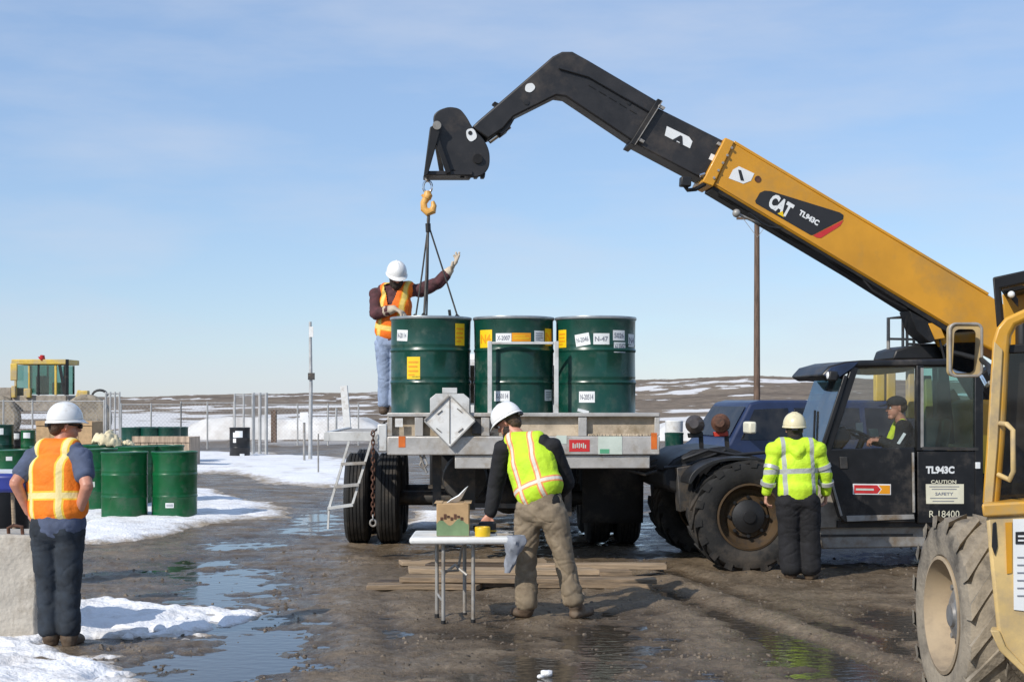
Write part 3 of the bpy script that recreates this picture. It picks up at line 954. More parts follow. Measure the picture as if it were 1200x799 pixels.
HW = 1.39
MB().bx(-HW + 0.03, HW - 0.03, 0.10, 5.6, 1.50, 1.57).build('deck', M['sand'], TR, bevel=0.004)
MB().bx(-HW, HW, 0.0, 0.11, 1.574, 1.615).build('top_lip', M['alu'], TR, bevel=0.008)
MB().bx(-HW + 0.02, HW - 0.02, 0.085, 0.1, 1.378, 1.572).build('recess_panel', M['sand'], TR)
MB().bx(-HW, HW, -0.012, 0.10, 1.185, 1.376).build('rear_channel', M['alu'], TR, bevel=0.012)
for x in (-HW, tp(486, 0).x, tp(564, 0).x, tp(678, 0).x, HW - 0.05):
    w_ = 0.05 if abs(x) > 1.3 else 0.085
    MB().bx(x, x + w_, 0.012, 0.083, 1.379, 1.571).build('stake_pocket', M['alu'], TR, bevel=0.005)
MB().bx(tp(553, 0).x, tp(578, 0).x, 0.02, 0.083, 1.40, 1.55).build('pocket_plate', M['dark_steel'], TR, bevel=0.004)
# sand and grit left on the ledge of the recess
gb = MB()
for i in range(260):
    x = random.uniform(tp(688, 0).x, tp(762, 0).x); y = random.uniform(0.02, 0.075); r = random.uniform(0.006, 0.016)
    gb.ball((x, y, 1.382 + r * 0.3), r, 5, 3)
kind(gb.build('grit', M['sand'], TR), 'stuff')
for sx in (-1, 1):
    MB().bx(sx * 0.42 - 0.06, sx * 0.42 + 0.06, 0.12, 7.2, 1.18, 1.49).build('chassis_rail', M['dark_steel'], TR, bevel=0.01)
MB().bx(tp(533, 0).x, tp(762, 0).x, 0.02, 0.12, 1.045, 1.182).build('under_beam', M['alu'], TR, bevel=0.01)
for y in (0.9, 1.9, 2.9, 3.9, 4.9):
    MB().bx(-HW + 0.06, HW - 0.06, y, y + 0.08, 1.40, 1.498).build('cross_member', M['dark_steel'], TR)
for sx in (-1, 1):
    MB().bx(min(sx * HW, sx * (HW - 0.05)), max(sx * HW, sx * (HW - 0.05)), 0.115, 5.6, 1.40, 1.585).build('side_rail', M['alu'], TR, bevel=0.008)
def plate(px0, px1, py0, py1, m, name, dy=-0.016, th=0.004, lab=None):
    a, b = tp(px0, py1, dy), tp(px1, py0, dy)
    return MB().bx(a.x, b.x, dy, dy + th, a.z, b.z).build(name, M[m], TR)
o = plate(467, 475, 511, 524, 'orange_lens', 'marker_light')
o = plate(763, 770, 507, 526, 'orange_lens', 'marker_light')
o = plate(667, 691, 515, 529, 'label_red', 'sticker')
mk_ = MB()
for i, (h0, h1) in enumerate(((0, 1), (0, .8), (.1, 1), (0, 1), (.2, .9), (0, 1), (0, .7))):
    a, b = tp(671 + 2.4 * i, 525 - 6 * h0, -.019), tp(672.3 + 2.4 * i, 525 - 6 * h1, -.0165)
    mk_.bx(a.x, b.x, -.019, -.0165, a.z, b.z)
mk_.build('worn_print', M['label_pale'], o, smooth=False)
o = plate(701, 729, 511, 532, 'label_pale', 'sticker')
a, b = tp(703, 531, -0.019), tp(714, 526, -0.019)
MB().bx(a.x, b.x, -0.019, -0.0165, a.z, b.z).build('stripe', M['label_green'], o)
plate(652, 664, 510, 520, 'label_pale', 'sticker')
plate(463, 472, 490, 500, 'white_paint', 'tag_plate', dy=-0.004, th=0.003)
# flip placard holder
pd = -0.05
c = tp(527, 490, pd)
q = lambda dx, dz, y=pd: Vector((c.x + dx, y, c.z + dz))
ph = MB().prism([q(-0.20, 0.03), q(-0.20, 0.20), q(-0.14, 0.25), q(0.14, 0.25), q(0.20, 0.20), q(0.20, 0.03)], (0, 0.02, 0)).build('placard_back_plate', M['alu_white'], TR, bevel=0.003)
pf = MB().prism([q(0, 0.23, pd - .012), q(-0.255, -0.02, pd - .012), q(0, -0.285, pd - .012), q(0.255, -0.02, pd - .012)], (0, 0.01, 0)).build('placard', M['white_paint'], TR)
MB().bx(c.x - 0.075, c.x + 0.075, pd - .004, pd + .016, c.z + 0.252, c.z + 0.31).build('placard_tab', M['alu_white'], TR, bevel=0.003)
cs = [q(0, 0.235, pd - .02), q(-0.262, -0.02, pd - .02), q(0, -0.29, pd - .02), q(0.262, -0.02, pd - .02)]
for i in range(4):
    a, b = cs[i], cs[(i + 1) % 4]
    dd = (b - a).normalized() * 0.008
    MB().bar(a + dd, b - dd, 0.022, 0.014, (0, 1, 0)).build('placard_rim', M['grey_steel'], pf)
MB().bar(q(0, 0.2, pd - .014), q(0, -0.255, pd - .014), 0.012, 0.006, (0, 1, 0)).build('placard_hinge', M['dark_steel'], pf)
for dx, dz in ((-0.1, 0.06), (0.1, 0.08), (-0.11, -0.12), (0.11, -0.12)):
    MB().bar(q(dx - 0.025, dz + 0.02 * (1 if dx * dz > 0 else -1), pd - .016), q(dx + 0.025, dz - 0.02 * (1 if dx * dz > 0 else -1), pd - .016), 0.012, 0.008, (0, 1, 0)).build('placard_clip', M['dark_steel'], pf)
# grab frame standing on the rear lip
fr = [tp(574, 486, 0.05), tp(574, 402, 0.05), tp(652, 402, 0.05), tp(652, 486, 0.05)]
g = MB().bar(fr[0] - Vector((0, 0, .0)), fr[1] + Vector((0, 0, .02)), 0.045, 0.03, (1, 0, 0)).build('grab_frame_post', M['alu_white'], TR, bevel=0.004)
MB().bar(fr[3], fr[2] + Vector((0, 0, .02)), 0.045, 0.03, (1, 0, 0)).build('grab_frame_post', M['alu_white'], TR, bevel=0.004)
MB().bar(fr[1] + Vector((0.024, 0, 0)), fr[2] - Vector((0.024, 0, 0)), 0.03, 0.026, (0, 1, 0)).build('grab_frame_rail', M['alu_white'], TR, bevel=0.004)
# left end cap, walkway and hanging steps
MB().bx(-HW - 0.10, -HW - 0.003, 0.0, 0.16, 1.22, 1.50).build('corner_bracket', M['alu_white'], TR, bevel=0.012)
wk = MB().bx(-2.08, -1.50, 0.95, 1.02, 1.30, 1.40).build('walkway_frame', M['alu_white'], TR, bevel=0.004)
MB().bx(-2.14, -2.08, 0.95, 3.6, 1.30, 1.40).build('walkway_edge', M['alu_white'], TR, bevel=0.004)
for i in range(13):
    y = 1.06 + i * 0.2
    MB().bx(-2.078, -1.42, y, y + 0.075, 1.355, 1.385).build('walkway_slat', M['alu'], wk)
MB().bar((-1.55, 0.55, 1.42), (-1.38, 0.25, 1.56), 0.16, 0.012, (0, 1, 0)).build('ramp_plate', M['dark_steel'], TR)
MB().bar((-1.50, 0.3, 1.34), (-1.395, 0.05, 1.42), 0.1, 0.1, (0, 1, 0)).build('walkway_hinge', M['alu_white'], TR, bevel=0.006)
st0 = [Vector((-1.86, 0.9, 1.30)), Vector((-1.62, 0.9, 1.30))]
off = Vector((-0.22, -0.02, -0.74))
st = MB().bar(st0[0], st0[0] + off, 0.05, 0.025, (0, 1, 0)).build('step_rail', M['alu_white'], TR)
MB().bar(st0[1], st0[1] + off * 0.95, 0.05, 0.025, (0, 1, 0)).build('step_rail', M['alu_white'], TR)
for k in (0.33, 0.66, 0.97):
    MB().bar(st0[0] + off * k + Vector((-.01, -.03, 0)), st0[1] + off * k * 0.95 + Vector((.01, -.03, 0)), 0.03, 0.09, (0, 0, 1)).build('step_tread', M['alu'] if k < .9 else M['alu_white'], TR)
MB().bar(st0[0] + off * 0.98, st0[0] + off * 0.98 + Vector((-0.01, 0, -0.22)), 0.035, 0.02, (0, 1, 0)).build('step_foot', M['alu_white'], TR)
# wheels: dual tyres left and right
def truck_tyre(x, y, r=0.55, wd=0.28):
    wh = thing_part('wheel', (x, y, r))
    prof = [(r * 0.58, -wd / 2 + .02), (r * 0.62, -wd / 2), (r * 0.9, -wd / 2), (r * 0.975, -wd / 2 + .03)]
    for i in range(5):
        z = -wd / 2 + 0.035 + i * (wd - 0.07) / 5
        s_ = (wd - 0.07) / 5
        prof += [(r, z + 0.004), (r, z + s_ - 0.010), (r * 0.975, z + s_ - 0.007), (r * 0.975, z + s_ - 0.001)]
    prof += [(r * 0.975, wd / 2 - .03), (r * 0.9, wd / 2), (r * 0.62, wd / 2), (r * 0.58, wd / 2 - .02)]
    MB().lathe(prof, 40, (0, 0, 0), (1, 0, 0)).build('tyre', M['rubber'], wh, ang=30)
    MB().lathe([(0, -.05), (r * .3, -.05), (r * .45, -.02), (r * .58, -.1), (r * .6, -.12), (r * .6, .12), (r * .3, .08), (0, .08)], 24, (0, 0, 0), (1, 0, 0)).build('rim', M['grey_steel'], wh)
    return wh
def thing_part(name, loc, parent=None):
    o = bpy.data.objects.new(name, None)
    o.empty_display_size = 0.1
    col.objects.link(o)
    o.location = loc
    o.parent = parent or TR
    return o
for (x, y) in ((-1.93, 2.9), (-1.55, 2.9), (0.98, 2.9), (1.34, 2.9), (0.98, 4.2), (1.34, 4.2), (-1.55, 4.2), (-1.93, 4.2), (-1.0, 8.7), (1.0, 8.7)):
    truck_tyre(x, y)
MB().tube([(-1.75, 2.9, .55), (1.2, 2.9, .55)], 0.09, 12).build('axle', M['dark_steel'], TR)
MB().tube([(-1.75, 4.2, .55), (1.2, 4.2, .55)], 0.09, 12).build('axle', M['dark_steel'], TR)
MB().ball((-0.1, 2.9, .58), .24, 16, 10, (1, 1, .95)).build('differential', M['dark_steel'], TR)
MB().lathe([(0, -.4), (.24, -.38), (.26, -.3), (.26, .3), (.24, .38), (0, .4)], 20, (-0.62, 1.9, 0.86), (0, 1, 0)).build('air_tank', M['dark_steel'], TR)
MB().bx(-0.95, -0.86, 0.6, 0.7, 0.62, 1.40).build('spare_bracket', M['dark_steel'], TR)
MB().bx(-0.62, -0.50, 1.0, 1.1, 0.55, 1.18).build('hanger', M['dark_steel'], TR)
MB().bx(0.45, 0.52, 0.5, 0.6, 0.52, 1.18).build('hanger', M['dark_steel'], TR)
MB().bar((-0.5, 1.0, .6), (0.5, .55, .62), .05, .05).build('cross_brace', M['dark_steel'], TR)
for (x0, x1, y) in ((0.72, 1.42, 1.75),):
    fl = MB()
    n_ = 8
    vs = []
    for j in range(n_ + 1):
        for i in range(n_ + 1):
            u, v = i / n_, j / n_
            vs.append((x0 + (x1 - x0) * u, y + 0.04 * math.sin(u * 5 + v * 3) * v, 1.16 - 0.82 * v))
    fl.add(vs, [(j * (n_ + 1) + i, j * (n_ + 1) + i + 1, (j + 1) * (n_ + 1) + i + 1, (j + 1) * (n_ + 1) + i) for i in range(n_) for j in range(n_)])
    o = fl.build('mud_flap', M['rubber'], TR)
    so = o.modifiers.new('solid', 'SOLIDIFY'); so.thickness = 0.012
for k, (za, zb) in enumerate(((1.16, 1.10), (1.12, 1.04), (1.14, 0.98))):
    MB().tube([(0.85 + .1 * k, 0.14 + .01 * k, za), (1.05, 0.1, za - .05 - .03 * k), (1.25, 0.1, zb), (1.38, 0.2, zb + .03)], 0.016, 8).build('air_hose', M['rubber'], TR)
MB().tube([(-1.02, 0.05, 1.18), (-1.06, 0.03, 1.08), (-1.02, 0.03, 1.04), (-0.98, 0.03, 1.09), (-1.02, 0.05, 1.18)], 0.012, 6).build('tow_ring', M['grey_steel'], TR)
MB().bar((-1.06, 0.06, 1.185), (-0.99, 0.06, 1.0), 0.09, 0.02, (0, 1, 0)).build('tow_bracket', M['grey_steel'], TR, bevel=0.004)
MB().bx(-1.15, 1.25, 5.15, 5.7, .42, 1.38).build('underbody_shade_box', M['black_plastic'], TR, bevel=.03)  # added black box, stands in for the deep shade under the bed
MB().bx(-.35, .3, .7, 1.5, .95, 1.16).build('tail_shade_box', M['black_plastic'], TR, bevel=.03)  # second black filler, added to darken the underside near the tail
# cab and engine beyond the load
cb = MB().bx(-0.85, 0.95, 6.4, 7.9, 0.75, 2.42).build('cab', M['white_paint'], TR, bevel=0.08)
MB().bx(-0.75, 0.85, 6.37, 6.39, 1.7, 2.25).build('rear_window', M['glass_dark'], cb)
MB().bx(-0.8, 0.9, 7.92, 9.3, 0.75, 1.55).build('engine_hood', M['white_paint'], TR, bevel=0.08)

# chain hung from the corner: links one by one
CH = thing('hanging_chain', 'rusty chain hanging from the left rear corner of the truck bed', 'chain', (-1.41, 14.43, 0.52))
for i in range(20):
    z = 0.045 * i + 0.03
    pts = []
    for k in range(12):
        a = 2 * PI * k / 12
        u, v = 0.017 * math.cos(a), 0.032 * math.sin(a)
        pts.append((u, 0, z + v) if i % 2 else (0, u, z + v))
    MB().tube(pts, 0.0065, 6, True).build('link', M['rust'] if i else M['grey_steel'], CH)
MB().tube([(0.03 * math.cos(a * PI / 6), 0.0, -0.02 + 0.034 * math.sin(a * PI / 6)) for a in range(12)], 0.010, 6, True).build('end_ring', M['grey_steel'], CH)

# three big drums on the bed
DZ = 1.572
def truck_drum(px, lab, d=15.02, h=1.045):
    q_ = P(px, 468, d)
    return drum('overpack_drum', lab, 0.418, h, M['drum_dark'], (q_.x, d, DZ), 'dark green drums on the truck bed')
D1 = truck_drum(505, 'dark green drum under the hoist slings, leftmost on the truck bed')
D2 = truck_drum(602, 'dark green drum between the other two, behind the white grab frame')
D3 = truck_drum(698, 'dark green drum at the right end of the truck bed with many white labels')
DR = 0.418
def dl(D_, cpx, px, py, wpx, hpx, m, **kw):
    s_ = 15.0 / F
    off_ = (px - cpx) * (15.02 - 0.33) / F
    off_ = max(-0.40, min(0.40, off_))
    ang = math.asin(off_ / (DR))
    z = EYE - (py - HZ) / F * (15.02 - DR * math.cos(ang)) - DZ
    return label(D_, ang, z, wpx * 14.65 / F / 1.0, hpx * 14.65 / F, DR, m, **kw)
dl(D1, 505, 473, 393, 18, 13, 'label_white', roll=-0.06, txt='N-20114', bars=None)
dl(D1, 505, 487, 431, 17, 26, 'label_yellow', bars=LINES, ink='label_orange')
dl(D1, 505, 541, 392, 16, 26, 'label_yellow', bars=LINES, ink='label_orange')
dl(D2, 602, 569, 397, 20, 21, 'label_yellow', txt='N4', ink='label_orange')
dl(D2, 602, 590, 396, 19, 11, 'label_white', txt='X-2007')
dl(D2, 602, 611, 395, 23, 10, 'label_orange', bars=[(0.08, 0.92, 0.3, 0.42), (0.08, 0.7, 0.6, 0.7)], ink='label_yellow')
dl(D2, 602, 632, 394, 15, 13, 'label_white', bars=LINES)
dl(D2, 602, 643, 395, 16, 20, 'label_yellow', txt='N', ink='label_orange')
dl(D2, 602, 588, 464, 19, 12, 'label_white', txt='X-50114')
dl(D2, 602, 643, 463, 17, 13, 'label_white', bars=LINES)
dl(D3, 698, 657, 397, 17, 21, 'label_yellow', bars=LINES, ink='label_orange')
dl(D3, 698, 680, 398, 18, 14, 'label_white', roll=0.16, txt='N-2046', th=0.4)
dl(D3, 698, 702, 397, 19, 13, 'label_white', txt='N-47', th=0.45)
dl(D3, 698, 723, 393, 17, 12, 'label_white', txt='5026', th=0.5)
dl(D3, 698, 724, 407, 17, 12, 'label_white', txt='N-5004', th=0.5)
dl(D3, 698, 739, 399, 16, 15, 'label_white', txt='N4', th=0.5)
dl(D3, 698, 685, 465, 19, 13, 'label_white', txt='N-20514')
o = MB().bx(-0.06, 0.06, -0.003, 0.0, 0, 0.03).build('paper_scrap', M['label_white'])
o.location = tuple(P(683, 481, 14.58) ); o.location.z = 1.617; o.rotation_euler = (0.0, 0.25, 0.2)
tag(o, 'small white paper scrap on the truck lip below the right drum', 'paper scrap')

# more drums on the ground at the left
def gdrum(px, py, lab, d=None, r=0.325, h=0.99, m='drum_green', grp='bright green drums standing on the snow at the left', seg=48, name='steel_drum'):
    q_ = G(px, py) if d is None else P(px, 468, d)
    y = q_.y + (r if d is None else 0)
    x = q_.x * y / q_.y
    return drum(name, lab, r, h, M[m], (x, y, 0.012), grp, random.uniform(-3, 3) * 0, 2, False, seg)
g1 = gdrum(146, 612, 'bright green drum, the left of the two in the sun beside the orange vest')
g2 = gdrum(204.5, 611, 'bright green drum with a small white label low down, nearest the snow')
label(g2, 0.02, 0.22, 0.12, 0.07, 0.325, 'label_white', bars=[(0.1, 0.9, 0.55, 0.75), (0.1, 0.9, 0.25, 0.4)])
g3 = gdrum(112, 603, 'shaded green drum just behind the worker in the orange vest')
label(g3, 0.1, 0.45, 0.1, 0.08, 0.325, 'label_pale')
g4 = gdrum(160, 596, 'green drum in the second row, only its lid seen over the front drums')
g5 = gdrum(118, 592, 'green drum in the second row carrying the pile of cream rags')
g6 = gdrum(13, 606, 'bright green drum at the left edge behind the worker\'s elbow')
label(g6, 0.25, 0.86, 0.09, 0.06, 0.325, 'label_white')
g7 = gdrum(-42, 603, 'green drum cut by the left edge of the photo')
g8 = gdrum(60, 596, 'green drum hidden behind the worker in the orange vest')
g9 = gdrum(192, 594, 'green drum in the second row at the right, lid just showing')

# crumpled rags on a drum
rg = MB()
n_ = 26
vs = []
for j in range(n_):
    for i in range(n_):
        u, v = i / (n_ - 1) * 2 - 1, j / (n_ - 1) * 2 - 1
        e = max(0, 1 - (u * u + v * v))
        vs.append((u * 0.24, v * 0.2, e ** 0.5 * 0.17 * (1 + 0.5 * float(vnoise(u * 2.2, v * 2.2, 3))) + 0.035 * float(vnoise(u * 6, v * 4, 1))))
rg.add(vs, [(j * n_ + i, j * n_ + i + 1, (j + 1) * n_ + i + 1, (j + 1) * n_ + i) for i in range(n_ - 1) for j in range(n_ - 1)])
o = rg.build('rag_pile', M['rag'], ang=180)
so = o.modifiers.new('solid', 'SOLIDIFY'); so.thickness = 0.015; so.offset = 1
o.location = (g5.location.x + 0.13, g5.location.y - 0.1, g5.location.z + 0.99 - 0.01)
o.rotation_euler = (0, 0.2, 0.3)
tag(o, 'crumpled cream rags heaped on a green drum lid', 'rags')
o = copy_tree(o); o.location.z += 0.0; o.location.x += 0.30; o.location.y += 0.15; o.scale = (0.5, 0.6, 0.35)
o['label'] = 'small flat cream rag beside the heap of rags'

# drums and crates standing further back
def far_drum(px, py_bot, d, lab, m, r=0.30, h=0.88, z=0.0, white=True):
    x = P(px, 468, d).x
    t = drum('steel_drum', lab, r, h, M[m], (x, d, z), 'drums standing far back in the yard', 0, 2, False, 28)
    if white:
        label(t, 0.1, h * 0.78, 0.22, 0.2, r, 'label_white')
    return t
dk = far_drum(281, 541, 42.5, 'black drum with a white label standing alone on the snow by the gate', 'drum_black', 0.30, 0.92)
label(dk, 0.42, 0.10, 0.14, 0.08, 0.30, 'label_white')
label(dk, -0.35, 0.62, 0.1, 0.3, 0.30, 'label_white')
far_drum(3, 526, 45, 'dark green drum at the far left with a pale label', 'drum_dark', .34, .96)
far_drum(20, 526, 46, 'small black drum between two green ones at the far left', 'drum_black', .17, .72)
far_drum(33, 526, 45, 'bright green drum beside the tan crate at the far left', 'drum_green', .22, .78)
for i, px in enumerate((156, 171, 178, 187, 198, 207)):
    far_drum(px, 520, 37.5 + (i % 2) * 0.7, ['dark green drum standing behind the brown crate, leftmost of its row', 'dark green drum behind the brown crate, second of its row', 'dark green drum behind the middle of the brown crate', 'dark green drum with a pale label behind the brown crate', 'dark green drum behind the brown crate near its right end', 'dark green drum at the right end of the row behind the brown crate'][i], 'drum_dark', 0.3, 1.02, 0.0, i % 2 == 1)
def crate(px0, px1, py0, d, lab, m, n, depth=1.2):
    x0, x1 = P(px0, 468, d).x, P(px1, 468, d).x
    h = P(0, py0, d).z
    t = thing('wooden_crate', lab, 'crate', ((x0 + x1) / 2, d, 0), 0, 'crates standing in the yard')
    wd = (x1 - x0)
    for k in range(n):
        a = -wd / 2 + wd * k / n
        MB().bx(a + .008, a + wd / n - .008, 0, 0.03, 0.06, h - .03).build('plank', M[m], t)
    MB().bx(-wd / 2, wd / 2, 0.035, depth, 0.06, h - .03).build('box_body', M[m], t)
    MB().bx(-wd / 2, wd / 2, -0.03, -0.002, h - .15, h).build('top_batten', M[m], t)
    MB().bx(-wd / 2, wd / 2, -0.03, -0.002, 0.02, .14).build('bottom_batten', M[m], t)
    return t
crate(155, 222, 511, 35.5, 'brown plank crate in front of a row of dark green drums', 'crate_wood', 7)
crate(42, 108, 493, 46, 'tall tan crate behind the white hard hat at the left', 'tan_card', 4)

# ================================================================ FENCE, POSTS, POLES
def fence(px0, px1, d, top_py, lab, n_posts, cell=0.14, r=0.03):
    x0, x1 = P(px0, 468, d).x, P(px1, 468, d).x
    h = P(0, top_py, d).z
    t = thing('chain_link_fence', lab, 'fence', ((x0 + x1) / 2, d, 0), 0, 'chain link fence panels round the yard')
    wd = x1 - x0
    for k in range(n_posts):
        x = -wd / 2 + wd * k / (n_posts - 1)
        MB().tube([(x, 0, 0), (x, 0, h + 0.05)], r, 8).build('post', M['galv'], t)
    MB().tube([(-wd / 2, 0, h), (wd / 2, 0, h)], r * 0.7, 6).build('top_rail', M['galv'], t)
    b = MB()
    k = int((wd + h) / cell)
    for i in range(k):
        for sgn in (-1, 1):
            s0 = -wd / 2 - h + i * cell
            z0, z1 = 0.05, h
            a, c_ = s0 + z0, s0 + z1
            if c_ < -wd / 2 or a > wd / 2:
                continue
            za = max(z0, -wd / 2 - s0); zc = min(z1, wd / 2 - s0)
            if zc <= za:
                continue
            xa, xc = s0 + za, s0 + zc
            if sgn < 0:
                xa, xc = -xa, -xc
            b.bar((xa, 0.002 * sgn, za), (xc, 0.002 * sgn, zc), 0.009, 0.004, (0, 1, 0))
    kind(b.build('wire_mesh', M['galv'], t, smooth=False), 'stuff')
    return t
fence(-30, 38, 47, 470, 'chain link fence panel in front of the yellow loader at the left', 3)
fence(38, 122, 48, 470, 'chain link fence panel behind the worker in the orange vest', 3)
fence(124, 140, 44, 461, 'narrow gate panel of the fence standing on edge left of the brown crate', 4, 0.07)
fence(142, 212, 50, 474, 'chain link fence panel above the brown crate', 3)
fence(212, 274, 50, 472, 'chain link fence panel in front of the snow bank', 3)
fence(275, 296, 43.5, 463, 'left leaf of the fence gate standing behind the black drum', 3, 0.06)
fence(297, 312, 44.5, 462, 'right leaf of the fence gate with a thick post', 3, 0.06, 0.05)
fence(313, 420, 54, 474, 'chain link fence panel right of the gate', 4)

def post(name, px, py0, py1, d, wd, m, lab, cat='post', square=False, lean=0.0):
    x = P(px, 468, d).x
    z1 = P(0, py0, d).z
    z0 = max(0.0, P(0, py1, d).z)
    b = MB()
    if square:
        b.bar((0, 0, 0), (lean, 0, z1 - z0), wd, wd, (1, 0, 0))
    else:
        b.tube([(0, 0, 0), (lean, 0, z1 - z0)], [wd / 2, wd / 2 * 0.85], 10)
    o_ = b.build(name, M[m])
    o_.location = (x, d, z0)
    return tag(o_, lab, cat)
post('wooden_post', 321, 480, 518, 55, 0.2, 'pole_wood', 'stubby brown wooden post at the end of the snow bank', square=True)
post('white_post', 408, 452, 510, 50, 0.24, 'white_paint', 'white post with a dark cap standing against the hill', square=True, lean=-0.15)
post('thin_stake', 394, 478, 505, 48, 0.08, 'galv', 'thin grey stake beside the white post')
post('thin_stake', 373, 508, 553, 29.5, 0.035, 'grey_steel', 'thin dark stake in the snow below the walkway')
# tall marker pole with a bracket
MP = thing('marker_pole', 'tall pale marker pole standing left of the truck', 'pole', (P(363.5, 468, 40).x, 40, 0))
hz_ = P(0, 377, 40).z
MB().tube([(0, 0, 0), (0.02, 0, hz_ * .55), (0, 0, hz_)], [0.06, 0.05, 0.04], 10).build('pole', M['galv'], MP)
MB().bx(-0.05, 0.14, -0.1, -0.07, P(0, 445, 40).z, P(0, 437, 40).z).build('bracket', M['dark_steel'], MP)
MB().bx(-0.02, 0.1, -0.1, -0.07, P(0, 395, 40).z, P(0, 383, 40).z).build('bracket', M['white_paint'], MP)
SP = thing('sign_post', 'small white sign on a thin post standing in the snow', 'sign post', (P(356.5, 468, 39).x, 39, 0))
MB().tube([(0, 0, 0), (0, 0, P(0, 490, 39).z)], 0.035, 8).build('post', M['grey_steel'], SP)
MB().bx(-0.11, 0.11, -0.05, -0.035, P(0, 495, 39).z, P(0, 483, 39).z).build('sign_panel', M['white_paint'], SP)
# utility pole
UP = thing('utility_pole', 'brown wooden utility pole rising behind the yellow boom', 'pole', (P(887, 468, 70).x, 70, 0))
zt = P(0, 250, 70).z
MB().tube([(0, 0, 0), (0, 0, zt)], [0.17, 0.125], 12).build('pole', M['pole_wood'], UP)
MB().bar((-1.0, 0, zt - 0.25), (1.0, 0, zt - 0.25), 0.12, 0.12, (0, 1, 0)).build('cross_arm', M['pole_wood'], UP)
MB().bar((-0.7, -.06, zt - 0.25), (0, -.13, zt - 1.2), 0.04, 0.02, (0, 1, 0)).build('brace', M['grey_steel'], UP)
MB().bar((0.7, -.06, zt - 0.25), (0, -.13, zt - 1.2), 0.04, 0.02, (0, 1, 0)).build('brace', M['grey_steel'], UP)
for x in (-0.9, 0.9):
    MB().tube([(x, 0, zt - .19), (x, 0, zt + .1)], [.05, .07], 8).build('insulator', M['white_plastic'], UP)

# yellow wheel loader far left, behind the fence
WL = thing('wheel_loader', 'yellow wheel loader with a glazed cab and red beacon behind the fence', 'loader', (P(50, 468, 57).x, 57, 0))
def fw(px, py, dy=0.0):
    q_ = P(px, py, 57 + dy)
    return q_ - WL.location
def fbox(px0, px1, py0, py1, name, m, y0=0.0, y1=1.6, parent=None, bevel=0.03):
    a, b = fw(px0, py1), fw(px1, py0)
    return MB().bx(a.x, b.x, y0, y1, a.z, b.z).build(name, M[m], parent or WL, bevel=bevel)
fbox(14, 78, 421, 427, 'roof', 'far_yellow', -.1, 1.7)
cabp = fbox(36, 46, 440, 462, 'operator_seat', 'black_plastic', 0.6, 1.1)
fbox(56, 66, 448, 462, 'console', 'ambler', 0.5, 1.2)
fbox(20, 73, 427.5, 462, 'rear_window', 'glass_green', 1.5, 1.53, bevel=0)
for a_ in (20, 40, 60, 71):
    fbox(a_, a_ + 2.2, 427.4, 462, 'cab_pillar', 'black_steel', 1.54, 1.6, bevel=.01)
for (a, b) in ((17, 19.5), (33, 35), (44, 46), (64, 66.5)):
    fbox(a, b, 427.2, 463, 'cab_pillar', 'far_yellow' if a != 44 else 'black_steel', -.03, .06, bevel=0.01)
fbox(20, 32.5, 428, 455, 'window', 'glass_green', 0.0, .02, bevel=0)
fbox(35.4, 43.6, 428, 460, 'window', 'glass_green', 0.0, .02, bevel=0)
fbox(46.4, 63.6, 428, 461, 'window', 'glass_green', 0.0, .02, bevel=0)
fbox(15, 20, 452, 466, 'panel', 'far_yellow', -.2, 0.0)
fbox(30, 38, 455, 466, 'ladder_plate', 'far_yellow', -.25, -.05)
fbox(-45, 14, 454, 476, 'engine_cover', 'grey_dust', -.1, 1.7)
fbox(14.5, 78, 463.4, 482, 'frame', 'grey_dust', -.05, 1.5)
fbox(80, 108, 470, 486, 'front_frame', 'grey_dust', 0.1, 1.4)
MB().tube([fw(48, 421), fw(49.5, 419.5), fw(50, 416)], [.16, .13, .08], 10).build('beacon', M['red_lens'], WL)
MB().bar(fw(70, 428), fw(76, 462, 0), .1, .1, (0, 1, 0)).build('cab_pillar', M['black_steel'], WL)
MB().tube([fw(78, 421), fw(78, 463)], .09, 8).build('exhaust_stack', M['black_steel'], WL)
MB().tube([fw(72, 427), fw(78, 424)], .05, 6).build('mirror_arm', M['black_steel'], WL)
fbox(16, 24, 426, 446, 'ladder_hoop', 'far_yellow', -.4, -.3)
MB().bar(fw(86, 492), fw(96, 458), .28, .3, (0, 1, 0)).build('lift_arm', M['far_yellow'], WL, bevel=.03)
MB().bar(fw(94, 462), fw(104, 462), .3, .3, (0, 1, 0)).build('tilt_link', M['far_yellow'], WL, bevel=.03)
MB().bar(fw(98, 490), fw(122, 478), .25, .3, (0, 1, 0)).build('lift_arm', M['grey_dust'], WL, bevel=.03)
MB().tube([fw(108 + 9 * (1 - math.cos(a * PI / 8)), 464 - 7 * math.sin(a * PI / 8)) for a in range(9)], .05, 6).build('hydraulic_hose', M['black_plastic'], WL)
for px in (-5, 102):
    wh = thing_part('wheel', tuple(fw(px, 501, -.3)), WL)
    wh.location.z = .98
    MB().lathe([(.5, -.25), (.85, -.28), (.96, -.2), (.98, 0), (.96, .2), (.85, .28), (.5, .25)], 28, (0, 0, 0), (0, 1, 0)).build('tyre', M['rubber_dusty'], wh)
    MB().lathe([(0, -.2), (.3, -.2), (.5, -.26), (.52, .2), (0, .2)], 20, (0, 0, 0), (0, 1, 0)).build('rim', M['grey_dust'], wh)
